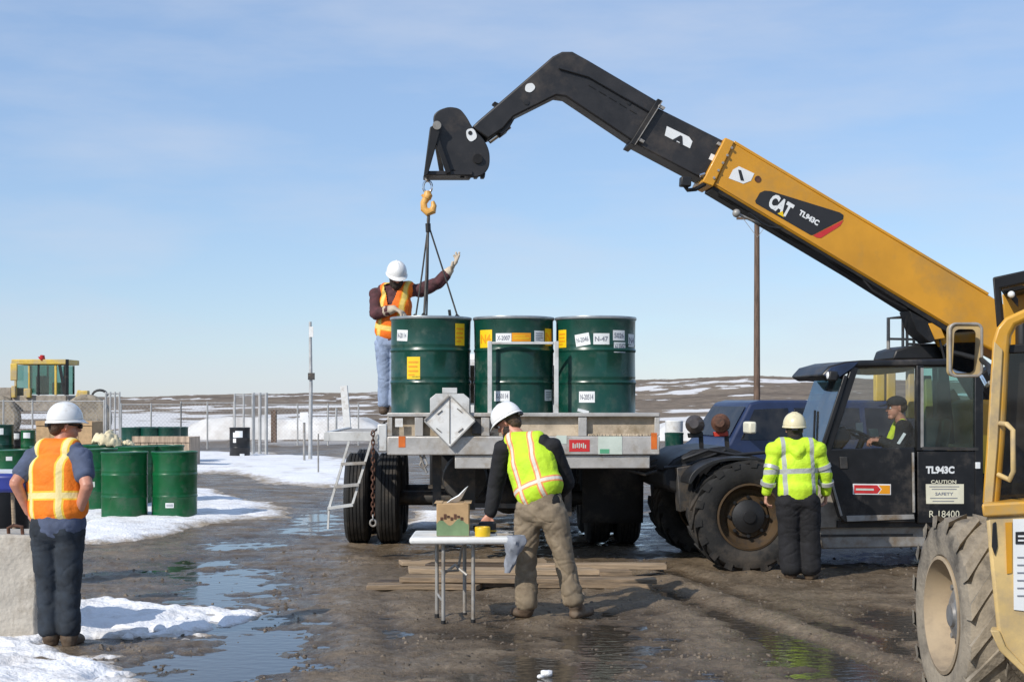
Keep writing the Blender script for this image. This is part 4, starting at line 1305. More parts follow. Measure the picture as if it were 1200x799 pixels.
# spoil heaps behind the fence
def heap(px0, px1, d, top, lab, m):
    x0, x1 = P(px0, 468, d).x, P(px1, 468, d).x
    h = P(0, top, d).z
    X, Y = np.meshgrid(np.linspace(x0, x1, 70), np.linspace(d - 3, d + 3, 40))
    u = (X - (x0 + x1) / 2) / ((x1 - x0) / 2); v = (Y - d) / 3
    e = np.clip(1 - u * u - v * v, 0, 1) ** 0.7
    Z = -0.1 + (h + .1) * e * (1 + .25 * fbm(X * .9, Y * .9, 3, 4)) + 0.06 * fbm(X * 4, Y * 4, 1, 3) * (e > 0)
    return kind(grid_mesh('dirt_heap', X, Y, Z, M[m]), 'structure')
M['dirt'] = mat('bare_dirt', (0.20, 0.16, 0.12), 0.95, var=0.25, scale=2, bump=0.4, bscale=8)
M['orange_dirt'] = mat('sandy_soil', (0.50, 0.34, 0.18), 0.95, var=0.2, scale=2, bump=0.4, bscale=8)
heap(225, 300, 44.2, 535.5, '', 'orange_dirt')

# ================================================================ TELEHANDLER
M['lamp_dark'] = mat('smoked_lamp', (0.06, 0.05, 0.045), 0.12, var=0.2, dirt=(.2, .17, .14), dirt_amt=.25)
TH = thing('telehandler', 'black and yellow telehandler with its long boom raised over the truck', 'telehandler', (3.8, 15.57, 0), R(187))
def lp(px, py, v, M_=None):
    """telehandler-local point on the plane y=v seen at a place of the photograph"""
    Mi = (M_ or ROOT[TH.name]).inverted()
    o = Mi @ Vector((0, 0, EYE))
    d = Mi.to_3x3() @ Vector(((px - 600) / F, 1, -(py - HZ) / F))
    return o + d * ((v - o.y) / d.y)
def slab(pxs, v0, v1, name, m, parent=None, bevel=0.012, seg=2):
    """outline drawn on the plane v0 (near side), extruded to v1"""
    poly = [lp(a, b, v0) for a, b in pxs]
    return MB().prism(poly[::-1], (0, v1 - v0, 0)).build(name, M[m] if isinstance(m, str) else m, parent or TH, bevel=bevel, seg=seg)

BV = 0.20
def chaikin(pts, it=2, k=.22):
    for _ in range(it):
        out = []
        for i in range(len(pts)):
            (x0, y0), (x1, y1) = pts[i], pts[(i + 1) % len(pts)]
            out += [(x0 + (x1 - x0) * k, y0 + (y1 - y0) * k), (x1 - (x1 - x0) * k, y1 - (y1 - y0) * k)]
        pts = out
    return pts
# --- boom
b_out = slab([(858, 165), (1160, 346), (1262, 408), (1215, 440), (1128, 392), (836, 217)], BV, -BV, 'outer_boom', 'cat_yellow', bevel=0.025)
slab([(836, 217.6), (1128, 392.6), (1140, 405), (1105, 386), (1003, 322), (835, 222)], BV - 0.03, -BV + 0.03, 'boom_underside', 'black_steel', bevel=0.004)
slab([(850, 161), (861, 166), (836, 219), (823, 213)], BV + 0.03, -BV - 0.03, 'boom_collar', 'cat_yellow', bevel=0.012)
slab([(766, 124), (852, 167), (829, 213), (740, 166)], BV - 0.035, -BV + 0.035, 'middle_boom', 'black_worn', bevel=0.015)
slab([(771, 115.5), (777, 118.5), (745, 171), (738.5, 168)], BV, -BV, 'middle_boom_collar', 'black_steel', bevel=0.006)
MB().bar(lp(776, 119, BV + .006), lp(744, 170, BV + .006), 0.012, 0.008, (0, 1, 0)).build('collar_edge', M['grey_steel'], TH)
slab([(648, 66), (659, 60.5), (671, 60.5), (690, 71), (773, 120), (743, 167), (663, 113.5), (652, 112), (602, 137), (590, 151), (572, 163), (553, 149), (560, 142)], BV - 0.07, -BV + 0.07, 'inner_boom', 'black_worn', bevel=0.018)
slab([(604, 138), (596, 152), (588, 158), (580, 153), (590, 146)], BV - 0.09, -BV + 0.09, 'cylinder_bracket', 'black_steel', bevel=0.008)
slab([(577, 121.5), (580, 119), (586, 122), (583, 125.5)], 0.05, -0.05, 'guide_lug', 'black_steel', bevel=0.004)
o = slab(chaikin([(616, 99), (624, 97), (628, 103), (622, 109), (615, 107)]), BV - 0.062, BV - 0.068, 'round_decal', 'label_white', bevel=0)
MB().tube([lp(597, 148, 0.0), lp(573, 166, 0.0)], [0.03, 0.03], 10).build('tilt_cylinder_rod', M['chrome'], TH)
MB().tube([lp(590, 150, 0.02), lp(582, 158, 0.02)], [0.05, 0.05], 10).build('tilt_cylinder', M['black_steel'], TH)
for (px, py, r) in ((737, 121, .022), (617, 120, .03), (888, 210, .035)):
    c_ = lp(px, py, BV + .002 if px > 800 else BV - 0.068)
    MB().lathe([(0, 0), (r, 0), (r, .006), (0, .008)], 16, c_, (0, 1, 0)).build('pin_hole', M['black_plastic'] if px < 800 else M['rust'], TH)
# --- coupler head
hd = slab(chaikin([(507, 136), (514, 129), (526, 125), (539, 127), (547, 137), (554, 150), (568, 164), (574, 178), (574, 195), (567, 205), (556, 208.5), (537, 205), (532, 199), (523, 204), (515, 178), (511, 158)]), 0.16, 0.10, 'coupler_plate', 'black_worn', bevel=0.01)
slab(chaikin([(507, 136), (514, 129), (526, 125), (539, 127), (547, 137), (554, 150), (568, 164), (574, 178), (574, 195), (567, 205), (556, 208.5), (537, 205), (532, 199), (523, 204), (515, 178), (511, 158)]), -0.12, -0.18, 'coupler_plate', 'black_worn', bevel=0.01)
slab([(533, 150), (546, 148), (560, 168), (568, 182), (566, 198), (550, 203), (537, 200), (528, 175)], 0.098, -0.118, 'coupler_core', 'black_steel', bevel=0.015)
slab([(504, 149), (511, 145), (517, 150), (501.5, 205), (496.5, 207)], 0.24, 0.18, 'coupler_arm', 'black_steel', bevel=0.008)
slab([(504, 149), (511, 145), (517, 150), (501.5, 205), (496.5, 207)], -0.20, -0.26, 'coupler_arm', 'black_steel', bevel=0.008)
MB().bar(lp(510, 158, .2), lp(526, 203, .2), 0.05, 0.05, (0, 1, 0)).build('coupler_strut', M['black_steel'], TH, bevel=.006)
MB().bar(lp(510, 158, -.18), lp(518, 204, -.18), 0.04, 0.05, (0, 1, 0)).build('coupler_strut', M['black_steel'], TH, bevel=.006)
MB().bar(lp(497, 206, 0.0), lp(552, 206, 0.0), 0.045, 0.36, (0, 0, 1)).build('coupler_foot', M['black_worn'], TH, bevel=.008)
MB().tube([lp(512, 147, .26), lp(512, 147, -.27)], 0.045, 12).build('pivot_pin', M['grey_steel'], TH)
MB().tube([lp(560, 186, .19), lp(560, 186, -.2)], 0.05, 12).build('pivot_pin', M['black_steel'], TH)
for k in range(4):
    slab([(539 + 8 * k, 203), (545 + 8 * k, 203), (544 + 8 * k, 208.5), (540 + 8 * k, 208.5)], 0.12, 0.02, 'coupler_tooth', 'black_steel', bevel=.004)
o = slab(chaikin([(546, 152), (555, 150), (560, 161), (552, 167), (547, 162)]), 0.168, 0.162, 'round_decal', 'label_white', bevel=0)
MB().lathe([(0, 0), (.022, 0), (.022, .004), (0, .004)], 14, lp(551, 156, 0.169), (0, 1, 0)).build('decal_mark', M['ink'], o)
# --- decals and lettering on the boom
xd = (lp(1150, 340.5, BV) - lp(860, 166.5, BV)).normalized()
yd = Vector((0, 1, 0)).cross(xd)
if yd.z < 0:
    yd = -yd
DV = BV + 0.004
panel = slab([(885, 235.5), (890.5, 226), (896, 223.5), (903, 224), (984, 249), (988.5, 252), (988, 257), (952.5, 275.5), (950, 275.5), (886, 238.5)], DV, BV + .001, 'name_panel', 'ink', bevel=0)
slab([(988.5, 258), (985, 264), (981, 267), (962, 279), (957, 278.5), (952.8, 276)], DV, BV + .001, 'name_panel_tail', 'label_red', bevel=0)
def line_text(txt, px, py, h_px, w_px, m, v, parent, bold=0.03, xdir=None, skew=0.0):
    s_ = (Vector(ROOT[TH.name] @ lp(px, py, v)).y) / F
    X_ = xdir or xd
    Y_ = Vector((0, 1, 0)).cross(X_)
    Y_ = -Y_ if Y_.z < 0 else Y_
    return MB().text(txt, lp(px, py, v), X_, Y_ + X_ * skew, h_px * s_, w_px * s_, bold).build('lettering', M[m], parent, smooth=False)
line_text('CAT', 898.5, 241.5, 18, 29, 'label_white', DV + .003, panel, 0.055)
slab([(911, 250.4), (917.3, 247.3), (918.5, 254.6)], DV + .006, DV + .004, 'logo_triangle', 'label_yellow', panel, bevel=0)
line_text('TL943C', 935, 251.5, 7, 27, 'label_white', DV + .003, panel, 0.05)
dp = slab([(854, 209), (859, 199), (866, 195), (884, 203.5), (880, 212), (871, 215.5)], DV, BV + .001, 'pennant_decal', 'label_white', bevel=0)
slab([(865, 199), (868.5, 199.5), (872, 212), (868, 211.5)], DV + .003, DV + .001, 'decal_mark', 'ink', dp, bevel=0)
MV = BV - 0.031
dp = slab([(781.5, 148), (807.5, 160.5), (811.5, 166), (808.5, 174), (779, 159)], MV, MV - .003, 'letter_decal', 'label_white', bevel=0)
line_text('A', 787.5, 164.2, 10, 15, 'ink', MV + .003, dp, 0.06)
slab([(833.5, 180), (841, 183.5), (838, 190), (830.5, 186.5)], MV, MV - .003, 'small_decal', 'label_white', bevel=0)
# --- lip, welds and bolts that break up the plain boom sides
MB().bar(lp(860, 166.5, BV - .004), lp(1158, 344.8, BV - .004), .022, .03, (0, 1, 0)).build('top_lip', M['cat_yellow'], TH, bevel=.004)
MB().bar(lp(838, 215, BV + .002), lp(1126, 388, BV + .002), .014, .012, (0, 1, 0)).build('weld_bead', M['cat_yellow'], TH)
for k in range(5):
    a_ = .1 + .2 * k
    c_ = lp(860 + (834 - 860) * a_, 169 + (213 - 169) * a_, BV + .03)
    MB().lathe([(0, 0), (.015, 0), (.015, .012), (0, .013)], 6, c_, (0, 1, 0)).build('bolt', M['grey_steel'], TH)
for px, py in ((776, 124), (752, 163), (845, 168), (828, 206)):
    slab([(px - 3, py - 2), (px + 4, py + 2), (px + 2, py + 5), (px - 5, py + 1)], BV + .002, BV - .04, 'wear_pad', 'grey_steel', bevel=.003)
for i in range(5):
    MB().bar(lp(690 + 12 * i, 100 + 7.2 * i, BV - .068), lp(698 + 12 * i, 104.8 + 7.2 * i, BV - .068), .01, .008, (0, 1, 0)).build('weld_bead', M['black_steel'], TH)
MB().tube([lp(655, 80, BV - .05), lp(690, 90, BV - .05), lp(735, 116, BV - .05), lp(765, 133, BV - .05)], .010, 6).build('hydraulic_line', M['black_plastic'], TH)
# --- hoses, lines and lamps under the boom
sl = lambda t, off=0: (836 + (1128 - 836) * t, 217 + (392 - 217) * t + off)
for k, (v, o1) in enumerate(((0.12, 6), (0.05, 8), (-0.02, 7))):
    MB().tube([lp(*sl(0.02 + .05 * i, o1 + 1.2 * math.sin(i * 1.3 + k)), v) for i in range(15)] + [lp(1100, 394, v), lp(1108, 425, v)], 0.014, 6).build('hydraulic_line', M['black_plastic'], TH)
MB().tube([lp(878, 250, .22), lp(893, 262, .22), lp(902, 266, .22), lp(915, 268, .22)], 0.012, 6).build('hose_loop', M['black_plastic'], TH)
MB().tube([lp(1012, 328, .15), lp(1022, 340, .17), lp(1042, 352, .17), lp(1062, 362, .15)], 0.015, 6).build('hose_loop', M['black_plastic'], TH)
lm = MB().tube([lp(826, 216, .2), lp(815, 222, .24), lp(806, 223, .26), lp(801, 216, .26)], 0.022, 8).build('work_lamp_arm', M['black_steel'], TH)
lm = MB().bar(lp(797, 213, .26), lp(809, 214, .26), 0.11, 0.1, (0, 1, 0)).build('work_lamp', M['black_plastic'], TH, bevel=.012)
MB().ball(lp(863, 250, .24), 0.045, 12, 8).build('sensor_disc', M['grey_steel'], TH)
MB().tube([lp(863, 250, .2), lp(880, 258, .18), lp(892, 262, .16)], 0.016, 6).build('sensor_arm', M['grey_steel'], TH)
MB().tube([lp(820, 206, .21), lp(826, 204, .21)], 0.02, 8).build('lubrication_nipple', M['chrome'], TH)
# lift cylinder under the boom
MB().tube([lp(1085, 372, 0.0), lp(1106, 402, 0.0)], 0.075, 14).build('lift_cylinder_eye', M['cat_yellow'], TH)
MB().tube([lp(1092, 380, 0.0), lp(1150, 470, 0.0)], 0.05, 14).build('lift_cylinder_rod', M['chrome'], TH)
MB().tube([lp(1108, 404, 0.0), lp(1180, 520, 0.0)], 0.085, 14).build('lift_cylinder', M['black_steel'], TH)
slab([(1066, 364), (1098, 380), (1104, 396), (1090, 402), (1074, 388)], 0.15, -0.15, 'lift_cylinder_bracket', 'black_steel', bevel=.01)
slab([(1088, 379), (1100, 378), (1108, 396), (1096, 398)], 0.16, 0.1, 'bracket_face', 'cat_yellow', bevel=.006)
# --- guard rail and box standing on the far side of the machine
for v in (-0.55,):
    gp = [(1041, 418), (1041, 373), (1060, 371.5), (1078, 373)]
    MB().tube([lp(a, b, v) for a, b in gp], 0.022, 8).build('guard_hoop', M['grey_steel'], TH)
    for px in (1058, 1063, 1071):
        MB().tube([lp(px, 372, v), lp(px, 418, v)], 0.018, 8).build('guard_post', M['grey_steel'], TH)
    for py in (397, 385, 403):
        MB().tube([lp(1041 if py == 397 else 1063, py, v), lp(1095, py + 1, v)], 0.014, 8).build('guard_rail', M['grey_steel'], TH)
slab([(1050, 410), (1066, 405), (1100, 402), (1118, 406), (1118, 421), (1046, 421)], -0.1, -0.7, 'roof_box', 'black_plastic', bevel=.02)
# --- cab
CV, CF = 1.10, 0.12
roof = slab([(962, 440), (972, 429), (992, 423.5), (1010, 422), (1115, 420), (1150, 421), (1151, 429), (1005, 430.5), (985, 443), (972, 446)], CV, CF, 'cab_roof', 'black_cab', bevel=0.025)
slab([(966, 440), (974, 430.5), (994, 425), (1006, 424.5), (1000, 431), (984, 442), (974, 444)], CV + .012, CV - .02, 'visor_edge', 'blue_visor', bevel=0.006)
def cbar(a, b, wd, v=CV - .03, name='cab_pillar', m='black_cab', t=0.06, parent=None):
    return MB().bar(lp(a[0], a[1], v), lp(b[0], b[1], v), wd, t, (1, 0, 0)).build(name, M[m], parent or TH, bevel=.008)
cbar((1001, 430), (969, 528), .075)
cbar((991, 440), (962, 530), .045, v=CV + .01, m='black_plastic', name='pillar_trim', t=0.03)
cbar((1077, 428), (1077, 528), .075)
cbar((1146, 428), (1146, 612), .09)
cbar((978, 440), (940, 528), .07, v=CF + .03)
cbar((1077, 428), (1077, 528), .06, v=CF + .03)
cbar((1146, 428), (1146, 528), .08, v=CF + .03)
door = slab([(968, 526), (1072, 524), (1073, 612), (989, 612), (984, 605), (967, 545)], CV, CV - .05, 'door', 'black_cab', bevel=.012)
slab([(992, 604), (1071, 602.5), (1072, 608), (993, 611)], CV + .012, CV + .002, 'door_kick_strip', 'grey_steel', door, bevel=.003)
MB().tube([lp(1070, 530, CV + .01), lp(1071, 600, CV + .01)], 0.014, 6).build('door_edge_rail', M['grey_steel'], door)
MB().tube([lp(968, 540, CV + .01), lp(986, 604, CV + .01)], 0.012, 6).build('door_front_rail', M['grey_steel'], door)
slab([(984, 535), (993, 535), (994, 549), (985, 549)], CV + .012, CV + .002, 'door_latch', 'dark_steel', door, bevel=.006)
stk = slab([(999.5, 566.5), (1044, 567), (1044, 579.5), (999.5, 579)], CV + .004, CV + .001, 'door_sticker', 'label_white', door, bevel=0)
slab([(1001, 568), (1028, 568.3), (1032, 573), (1028, 578), (1001, 577.7)], CV + .007, CV + .005, 'sticker_band', 'label_red', stk, bevel=0)
slab([(1029.5, 568.3), (1043, 568.5), (1043, 578.5), (1029.5, 578.2), (1033.5, 573)], CV + .007, CV + .005, 'sticker_band', 'label_orange', stk, bevel=0)
fx = (lp(1100, 560, CV) - lp(1080, 560, CV)).normalized()
slab([(1003, 572), (1024, 572.3), (1024, 574.6), (1003, 574.3)], CV + .009, CV + .0075, 'worn_print', 'label_pale', stk, bevel=0)
quarter = slab([(1080, 528), (1150, 528), (1150, 613), (1075.5, 613), (1075, 529)], CV - .01, CV - .06, 'rear_quarter_panel', 'black_cab', bevel=.01)
QV = CV - .008
line_text('TL943C', 1085, 555, 9, 35, 'label_white', QV + .002, quarter, 0.05, fx)
line_text('CAUTION', 1091, 566.4, 4.2, 31, 'label_cream', QV + .002, quarter, 0.02, fx)
sg = slab([(1085, 567), (1129.5, 567), (1129.5, 590), (1085.5, 590)], QV + .003, QV, 'caution_sign', 'label_cream', quarter, bevel=0)
for i, (x0, x1, y) in enumerate(((1089, 1124, 569.5), (1092, 1121, 572.5), (1090, 1122, 583), (1093, 1118, 586.5))):
    slab([(x0, y), (x1, y), (x1, y + .8), (x0, y + .8)], QV + .006, QV + .004, 'print_line', 'ink_grey', sg, bevel=0)
line_text('SAFETY', 1096, 580.2, 3.6, 22, 'ink_grey', QV + .006, sg, 0.02, fx)
line_text('R 18400', 1089, 606, 8, 37, 'label_cream', QV + .002, quarter, 0.0, fx)
slab([(1144, 541.5), (1149, 541.5), (1149, 549), (1144, 549)], CV + .02, CV - .005, 'latch_plate', 'label_white', quarter, bevel=.003)
# glazing
slab([(1004, 432), (1074, 430), (1074, 524), (973, 525)], CV - .025, CV - .032, 'door_window', 'glass', bevel=0)
slab([(1081, 430), (1143, 430), (1143, 526), (1081, 526)], CV - .025, CV - .032, 'rear_side_window', 'glass_green', bevel=0)
MB().bar(lp(1080, 431, CV - .01), lp(1080, 524, CV - .01), .03, .03, (1, 0, 0)).build('window_seal', M['grey_steel'], TH)
MB().bar(lp(1080, 525, CV - .01), lp(1146, 526, CV - .01), .03, .03, (0, 1, 0)).build('window_seal', M['dark_steel'], TH)
a, b, c_, d_ = lp(990, 441, CV - .04), lp(960, 531, CV - .04), lp(960, 531, CV - .04), lp(990, 441, CV - .04)
c_ = Vector((c_.x, CF + .05, c_.z)); d_ = Vector((d_.x, CF + .05, d_.z))
fwd = Vector((0.006, 0, 0))
MB().prism([a, b, c_, d_], fwd).build('windshield', M['glass_blue'], TH)
MB().bar(b + Vector((.02, 0, -.01)), c_ + Vector((.02, 0, -.01)), .05, .05, (1, 0, 0)).build('windshield_sill', M['black_cab'], TH)
mid1, mid2 = a.lerp(d_, .35) + fwd * 5, b.lerp(c_, .35) + fwd * 5
MB().bar(a.lerp(b, .9).lerp(d_.lerp(c_, .9), .2) + fwd * 4, a.lerp(b, .45).lerp(d_.lerp(c_, .45), .55) + fwd * 4, .015, .02, (0, 1, 0)).build('wiper', M['black_plastic'], TH)
# front cowl closes the cab below the windshield
MB().prism([b, lp(984, 606, CV - .04), Vector((lp(984, 606, CV - .04).x, CF, lp(984, 606, CV - .04).z)), Vector((b.x, CF, b.z))], (-0.03, 0, 0)).build('front_cowl', M['black_cab'], TH)
MB().bx(lp(1146, 612, CV).x, lp(984, 612, CV).x, CF, CV - .06, .45, .52).build('cab_floor', M['black_cab'], TH)
# far side lower wall, seat, column, wheel
slab([(968, 532), (1146, 532), (1146, 612), (989, 612)], CF, CF - .04, 'cab_side_wall', 'black_cab', bevel=0)
sx = lp(1062, 540, .62).x
MB().bx(sx - .28, sx + .22, .38, .86, .80, .95).build('seat_cushion', M['seat'], TH, bevel=.04)
MB().bar((sx - .24, .62, .92), (sx - .36, .62, 1.55), .14, .46, (1, 0, 0)).build('seat_back', M['seat'], TH, bevel=.04)
wc = lp(1012, 512, .62)
MB().tube([wc + Vector((.20, 0, -.45)), wc], .035, 8).build('steering_column', M['black_plastic'], TH)
nrm = Vector((-.45, 0, .9)).normalized()
u_ = nrm.orthogonal().normalized(); v_ = nrm.cross(u_)
sw = MB().tube([wc + (u_ * math.cos(k * PI / 12) + v_ * math.sin(k * PI / 12)) * .19 for k in range(24)], .016, 8, True).build('steering_wheel', M['black_plastic'], TH)
for k in range(3):
    a_ = k * 2 * PI / 3
    MB().tube([wc, wc + (u_ * math.cos(a_) + v_ * math.sin(a_)) * .18], .012, 6).build('spoke', M['black_plastic'], sw)
slab([(975, 505), (990, 498), (1000, 512), (985, 530), (968, 528)], .9, .3, 'dashboard', 'black_plastic', bevel=.03)
slab([(1003, 495), (1011, 495), (1012, 510), (1004, 512)], .34, .33, 'paper_note', 'label_white', bevel=0)
slab([(1018, 503), (1028, 502), (1031, 512), (1021, 514)], .34, .33, 'paper_note', 'label_pale', bevel=0)
# yellow steelwork of the boom tower behind the cab
slab([(1027, 430), (1037, 430), (1037, 470), (1027, 470)], -.25, -.35, 'tower_post', 'far_yellow', bevel=.01)
slab([(1040, 431), (1050, 431), (1050, 470), (1040, 470)], -.25, -.35, 'tower_post', 'far_yellow', bevel=.01)
slab([(1065, 431), (1072, 431), (1072, 490), (1065, 490)], -.25, -.35, 'tower_post', 'far_yellow', bevel=.01)
slab([(1007, 431), (1075, 430), (1060, 436), (1030, 439), (1008, 438)], .5, .2, 'sun_visor', 'far_yellow', bevel=.006)
slab([(1084, 440), (1092, 440), (1095, 500), (1086, 500)], -.3, -.4, 'tower_post', 'far_yellow', bevel=.01)
slab([(1108, 462), (1118, 455), (1128, 470), (1132, 498), (1112, 498)], -.3, -.4, 'tower_post', 'far_yellow', bevel=.01)
slab([(1098, 430), (1112, 430), (1120, 520), (1100, 520)], -.05, -.2, 'hydraulic_tank', 'black_plastic', bevel=.02)
# roof lamps on the front corners
for px, py, v in ((951, 441, CF - .12), (975, 440, CV + .03)):
    k_ = MB().bar(lp(px - 5, py, v), lp(px + 5, py + 1, v), .10, .10, (0, 1, 0)).build('work_lamp', M['black_plastic'], TH, bevel=.015)
    MB().ball(lp(px - 4.5, py, v) , .04, 10, 6, (.4, 1, 1)).build('lens', M['label_white'], k_)
    MB().bar(lp(px + 3, py, v), lp(px + 18, py + 4, v * .8 + .1), .03, .03, (0, 1, 0)).build('lamp_bracket', M['black_steel'], TH)
# --- chassis and front frame
slab([(958, 617), (1090, 616), (1215, 622), (1215, 640), (1075, 641), (964, 643)], .95, .6, 'side_sill', 'grey_steel', bevel=.015)
slab([(962, 626), (1070, 625), (1070, 628), (962, 629)], .956, .951, 'sill_groove', 'dark_steel', bevel=0)
slab([(820, 555), (1220, 552), (1220, 635), (960, 636), (900, 632), (835, 622)], .42, -.42, 'chassis', 'black_steel', bevel=.03)
slab([(940, 606), (972, 560), (990, 604), (992, 618), (950, 619)], 1.0, .8, 'entry_step', 'wood_pale' if False else 'grey_dust', bevel=.01)
slab([(776, 553), (790, 538), (812, 527), (850, 523), (872, 530), (905, 541), (960, 545), (958, 565), (900, 575), (860, 580), (800, 580), (778, 570)], .5, -.75, 'front_frame', 'black_steel', bevel=.03)
fd = [(806, 566), (812, 552), (830, 541), (850, 536), (885, 535.5), (915, 543), (940, 559), (937, 562), (912, 547), (884, 539), (851, 539.5), (832, 545), (817, 556), (810, 568)]
slab(chaikin(fd, 2, .25), 1.02, .66, 'fender', 'black_plastic', bevel=.008)
slab([(793, 548), (812, 545), (814, 596), (797, 600)], .58, .40, 'axle_bracket', 'dark_steel', bevel=.01)
MB().tube([lp(800, 538, .55), lp(830, 527, .6), lp(862, 533, .6), lp(905, 529, .6), lp(960, 534, .7)], .018, 8).build('hydraulic_hose', M['black_plastic'], TH)
MB().tube([lp(778, 548, .5), lp(805, 545, .5), lp(850, 527, .5)], .018, 8).build('hydraulic_hose', M['black_plastic'], TH)
for k, (px, py) in enumerate(((815, 498), (845, 496.5))):
    c0 = lp(px, py, .25)
    lmp = MB().lathe([(0, -.045), (.06, -.04), (.098, -.01), (.10, .05), (.10, .07), (.05, .13), (0, .135)], 20, c0, (0.35, .9, 0.15)).build('round_lamp', M['lamp_dark'] if k == 0 else M['rust'], TH)
    MB().bar(lp(px + 6, py + 8, .22), lp(px + 8, py + 42, .22), .04, .04, (1, 0, 0)).build('lamp_post', M['black_steel'], TH)
    slab([(px - 8, py + 9.5), (px + 8, py + 8.5), (px + 9, py + 14), (px - 7, py + 15)], .27, .2, 'lamp_base', 'red_paint' if k else 'black_plastic', bevel=.006)
# --- wheels with lugged tyres
def lug_wheel(parent, loc, r, wd, tyre_m, rim_m, hub_m, n_lug=20, axis_rot=0.0, steer=0.0, side=1, dish=0.10):
    wh = thing_part('wheel', loc, parent)
    wh.rotation_euler = (0, 0, steer)
    h2 = wd / 2
    prof = [(r * .56, -h2 + .03), (r * .60, -h2 + .005), (r * .78, -h2 - .012), (r * .90, -h2 + .005), (r * .945, -h2 + .05), (r * .95, 0), (r * .945, h2 - .05), (r * .90, h2 - .005), (r * .78, h2 + .012), (r * .60, h2 - .005), (r * .56, h2 - .03)]
    MB().lathe(prof, 48, (0, 0, 0), (0, 1, 0), caps=False).build('tyre', tyre_m, wh)
    b = MB()
    for k in range(n_lug):
        for s_ in (-1, 1):
            a0 = 2 * PI * (k + (0.5 if s_ > 0 else 0)) / n_lug
            def pt(rad_, ang, y):
                return Vector((rad_ * math.cos(ang), y, rad_ * math.sin(ang)))
            da, dw = 0.42, 0.075
            c1, c2 = a0, a0 + da
            y1, y2 = s_ * 0.012, s_ * (h2 + .004)
            vs = []
            for rr in (r * .935, r):
                vs += [pt(rr, c1 - dw, y1), pt(rr, c1 + dw, y1), pt(rr * (.985 if rr == r else 1), c2 + dw, y2), pt(rr * (.985 if rr == r else 1), c2 - dw, y2)]
            vs += [pt(r * .86, c2 + dw * .9, s_ * (h2 + .012)), pt(r * .86, c2 - dw * .9, s_ * (h2 + .012))]
            b.add(vs, [(4, 5, 6, 7), (0, 1, 5, 4), (1, 2, 6, 5), (2, 8, 6), (3, 0, 4, 7), (2, 3, 9, 8), (6, 8, 9, 7), (3, 7, 9)])
    kind(b.build('tread', tyre_m, wh, ang=25), 'stuff')
    for s_ in (-1, 1):
        rp_ = [(r * .57, s_ * (h2 - .03)), (r * .585, s_ * (h2 - .0)), (r * .55, s_ * (h2 + .004)), (r * .53, s_ * (h2 - .04)), (r * .47, s_ * (h2 - dish)), (r * .40, s_ * (h2 - dish - .01)), (r * .36, s_ * (h2 - dish + .02)), (r * .20, s_ * (h2 - dish + .025))]
        MB().lathe(rp_, 36, (0, 0, 0), (0, 1, 0), caps=False).build('rim', rim_m, wh)
        hb = MB().lathe([(r * .30, s_ * (h2 - dish + .01)), (r * .29, s_ * (h2 - dish + .05)), (r * .2, s_ * (h2 - dish + .075)), (r * .12, s_ * (h2 - dish + .085)), (r * .11, s_ * (h2 - dish + .10)), (0, s_ * (h2 - dish + .105))], 24, (0, 0, 0), (0, 1, 0)).build('hub', hub_m, wh)
        for k in range(8):
            a = 2 * PI * k / 8
            MB().lathe([(0.018, 0), (.018, .03), (0, .032)], 6, (r * .34 * math.cos(a), s_ * (h2 - dish + .02), r * .34 * math.sin(a)), (0, s_, 0)).build('wheel_nut', hub_m, hb)
    return wh
for (u, v, st_) in ((1.55, .9, 0), (1.55, -.9, 0.12), (-1.45, .9, 0), (-1.45, -.9, 0)):
    lug_wheel(TH, (u, v, .57), .58, .36, M['rubber'], M['rim_gold'], M['black_plastic'], 18, steer=st_)
MB().tube([(1.55, .75, .57), (1.55, -.75, .57)], .11, 12).build('axle', M['black_steel'], TH)
MB().tube([(-1.45, .75, .57), (-1.45, -.75, .57)], .11, 12).build('axle', M['black_steel'], TH)
# rear body and boom pivot tower behind the foreground loader
MB().bx(-2.6, -1.15, -.75, .45, .8, 1.75).build('engine_hood', M['cat_yellow'], TH, bevel=.05)
MB().bx(-2.4, -1.7, -.3, .3, 1.75, 2.75).build('boom_tower', M['black_steel'], TH, bevel=.04)
slab([(1146, 440), (1168, 425), (1210, 470), (1210, 560), (1150, 560)], -.05, -.25, 'tower_side', 'black_steel', bevel=.02)

# ---------------------------------------------------------------- hook and slings
tip = ROOT[TH.name] @ lp(499, 207, 0.0)
HK = thing('lifting_hook', 'orange lifting hook and shackle hanging from the tip of the black boom', 'hook', (tip.x + .02, tip.y, tip.z - .02))
def hp(px, py, dy=0.0):
    q_ = P(px, py, tip.y + dy)
    return q_ - HK.location
MB().tube([hp(500, 203), hp(500.5, 212)], .022, 8).build('link_bar', M['grey_steel'], HK)
MB().tube([hp(501 + 5 * math.cos(a * PI / 8), 219 + 7 * math.sin(a * PI / 8)) for a in range(16)], .014, 8, True).build('shackle', M['chrome'], HK)
MB().tube([hp(501, 224), hp(501.5, 229), hp(500, 233)], [.03, .05, .045], 12).build('swivel', M['hook_orange'], HK)
hk = [hp(500, 232), hp(496.5, 238), hp(497, 245), hp(501.5, 249), hp(507, 247), hp(508.5, 241), hp(507, 236)]
MB().tube(hk, [.04, .036, .04, .045, .042, .03, .018], 10).build('hook_body', M['hook_orange'], HK)
MB().bar(hp(497, 229), hp(495, 231), .04, .04, (0, 1, 0)).build('latch', M['hook_orange'], HK)
SL = thing('drum_sling', 'grey three leg wire sling running from the hook to the leftmost drum lid', 'sling', tuple(P(502, 250, tip.y)))
def spt(px, py, dy=0.0):
    return P(px, py, tip.y + dy) - SL.location
top = spt(502, 250)
MB().tube([spt(502.5, 247), spt(502, 258), spt(502, 266)], [.014, .018, .014], 8).build('master_link', M['dark_steel'], SL)
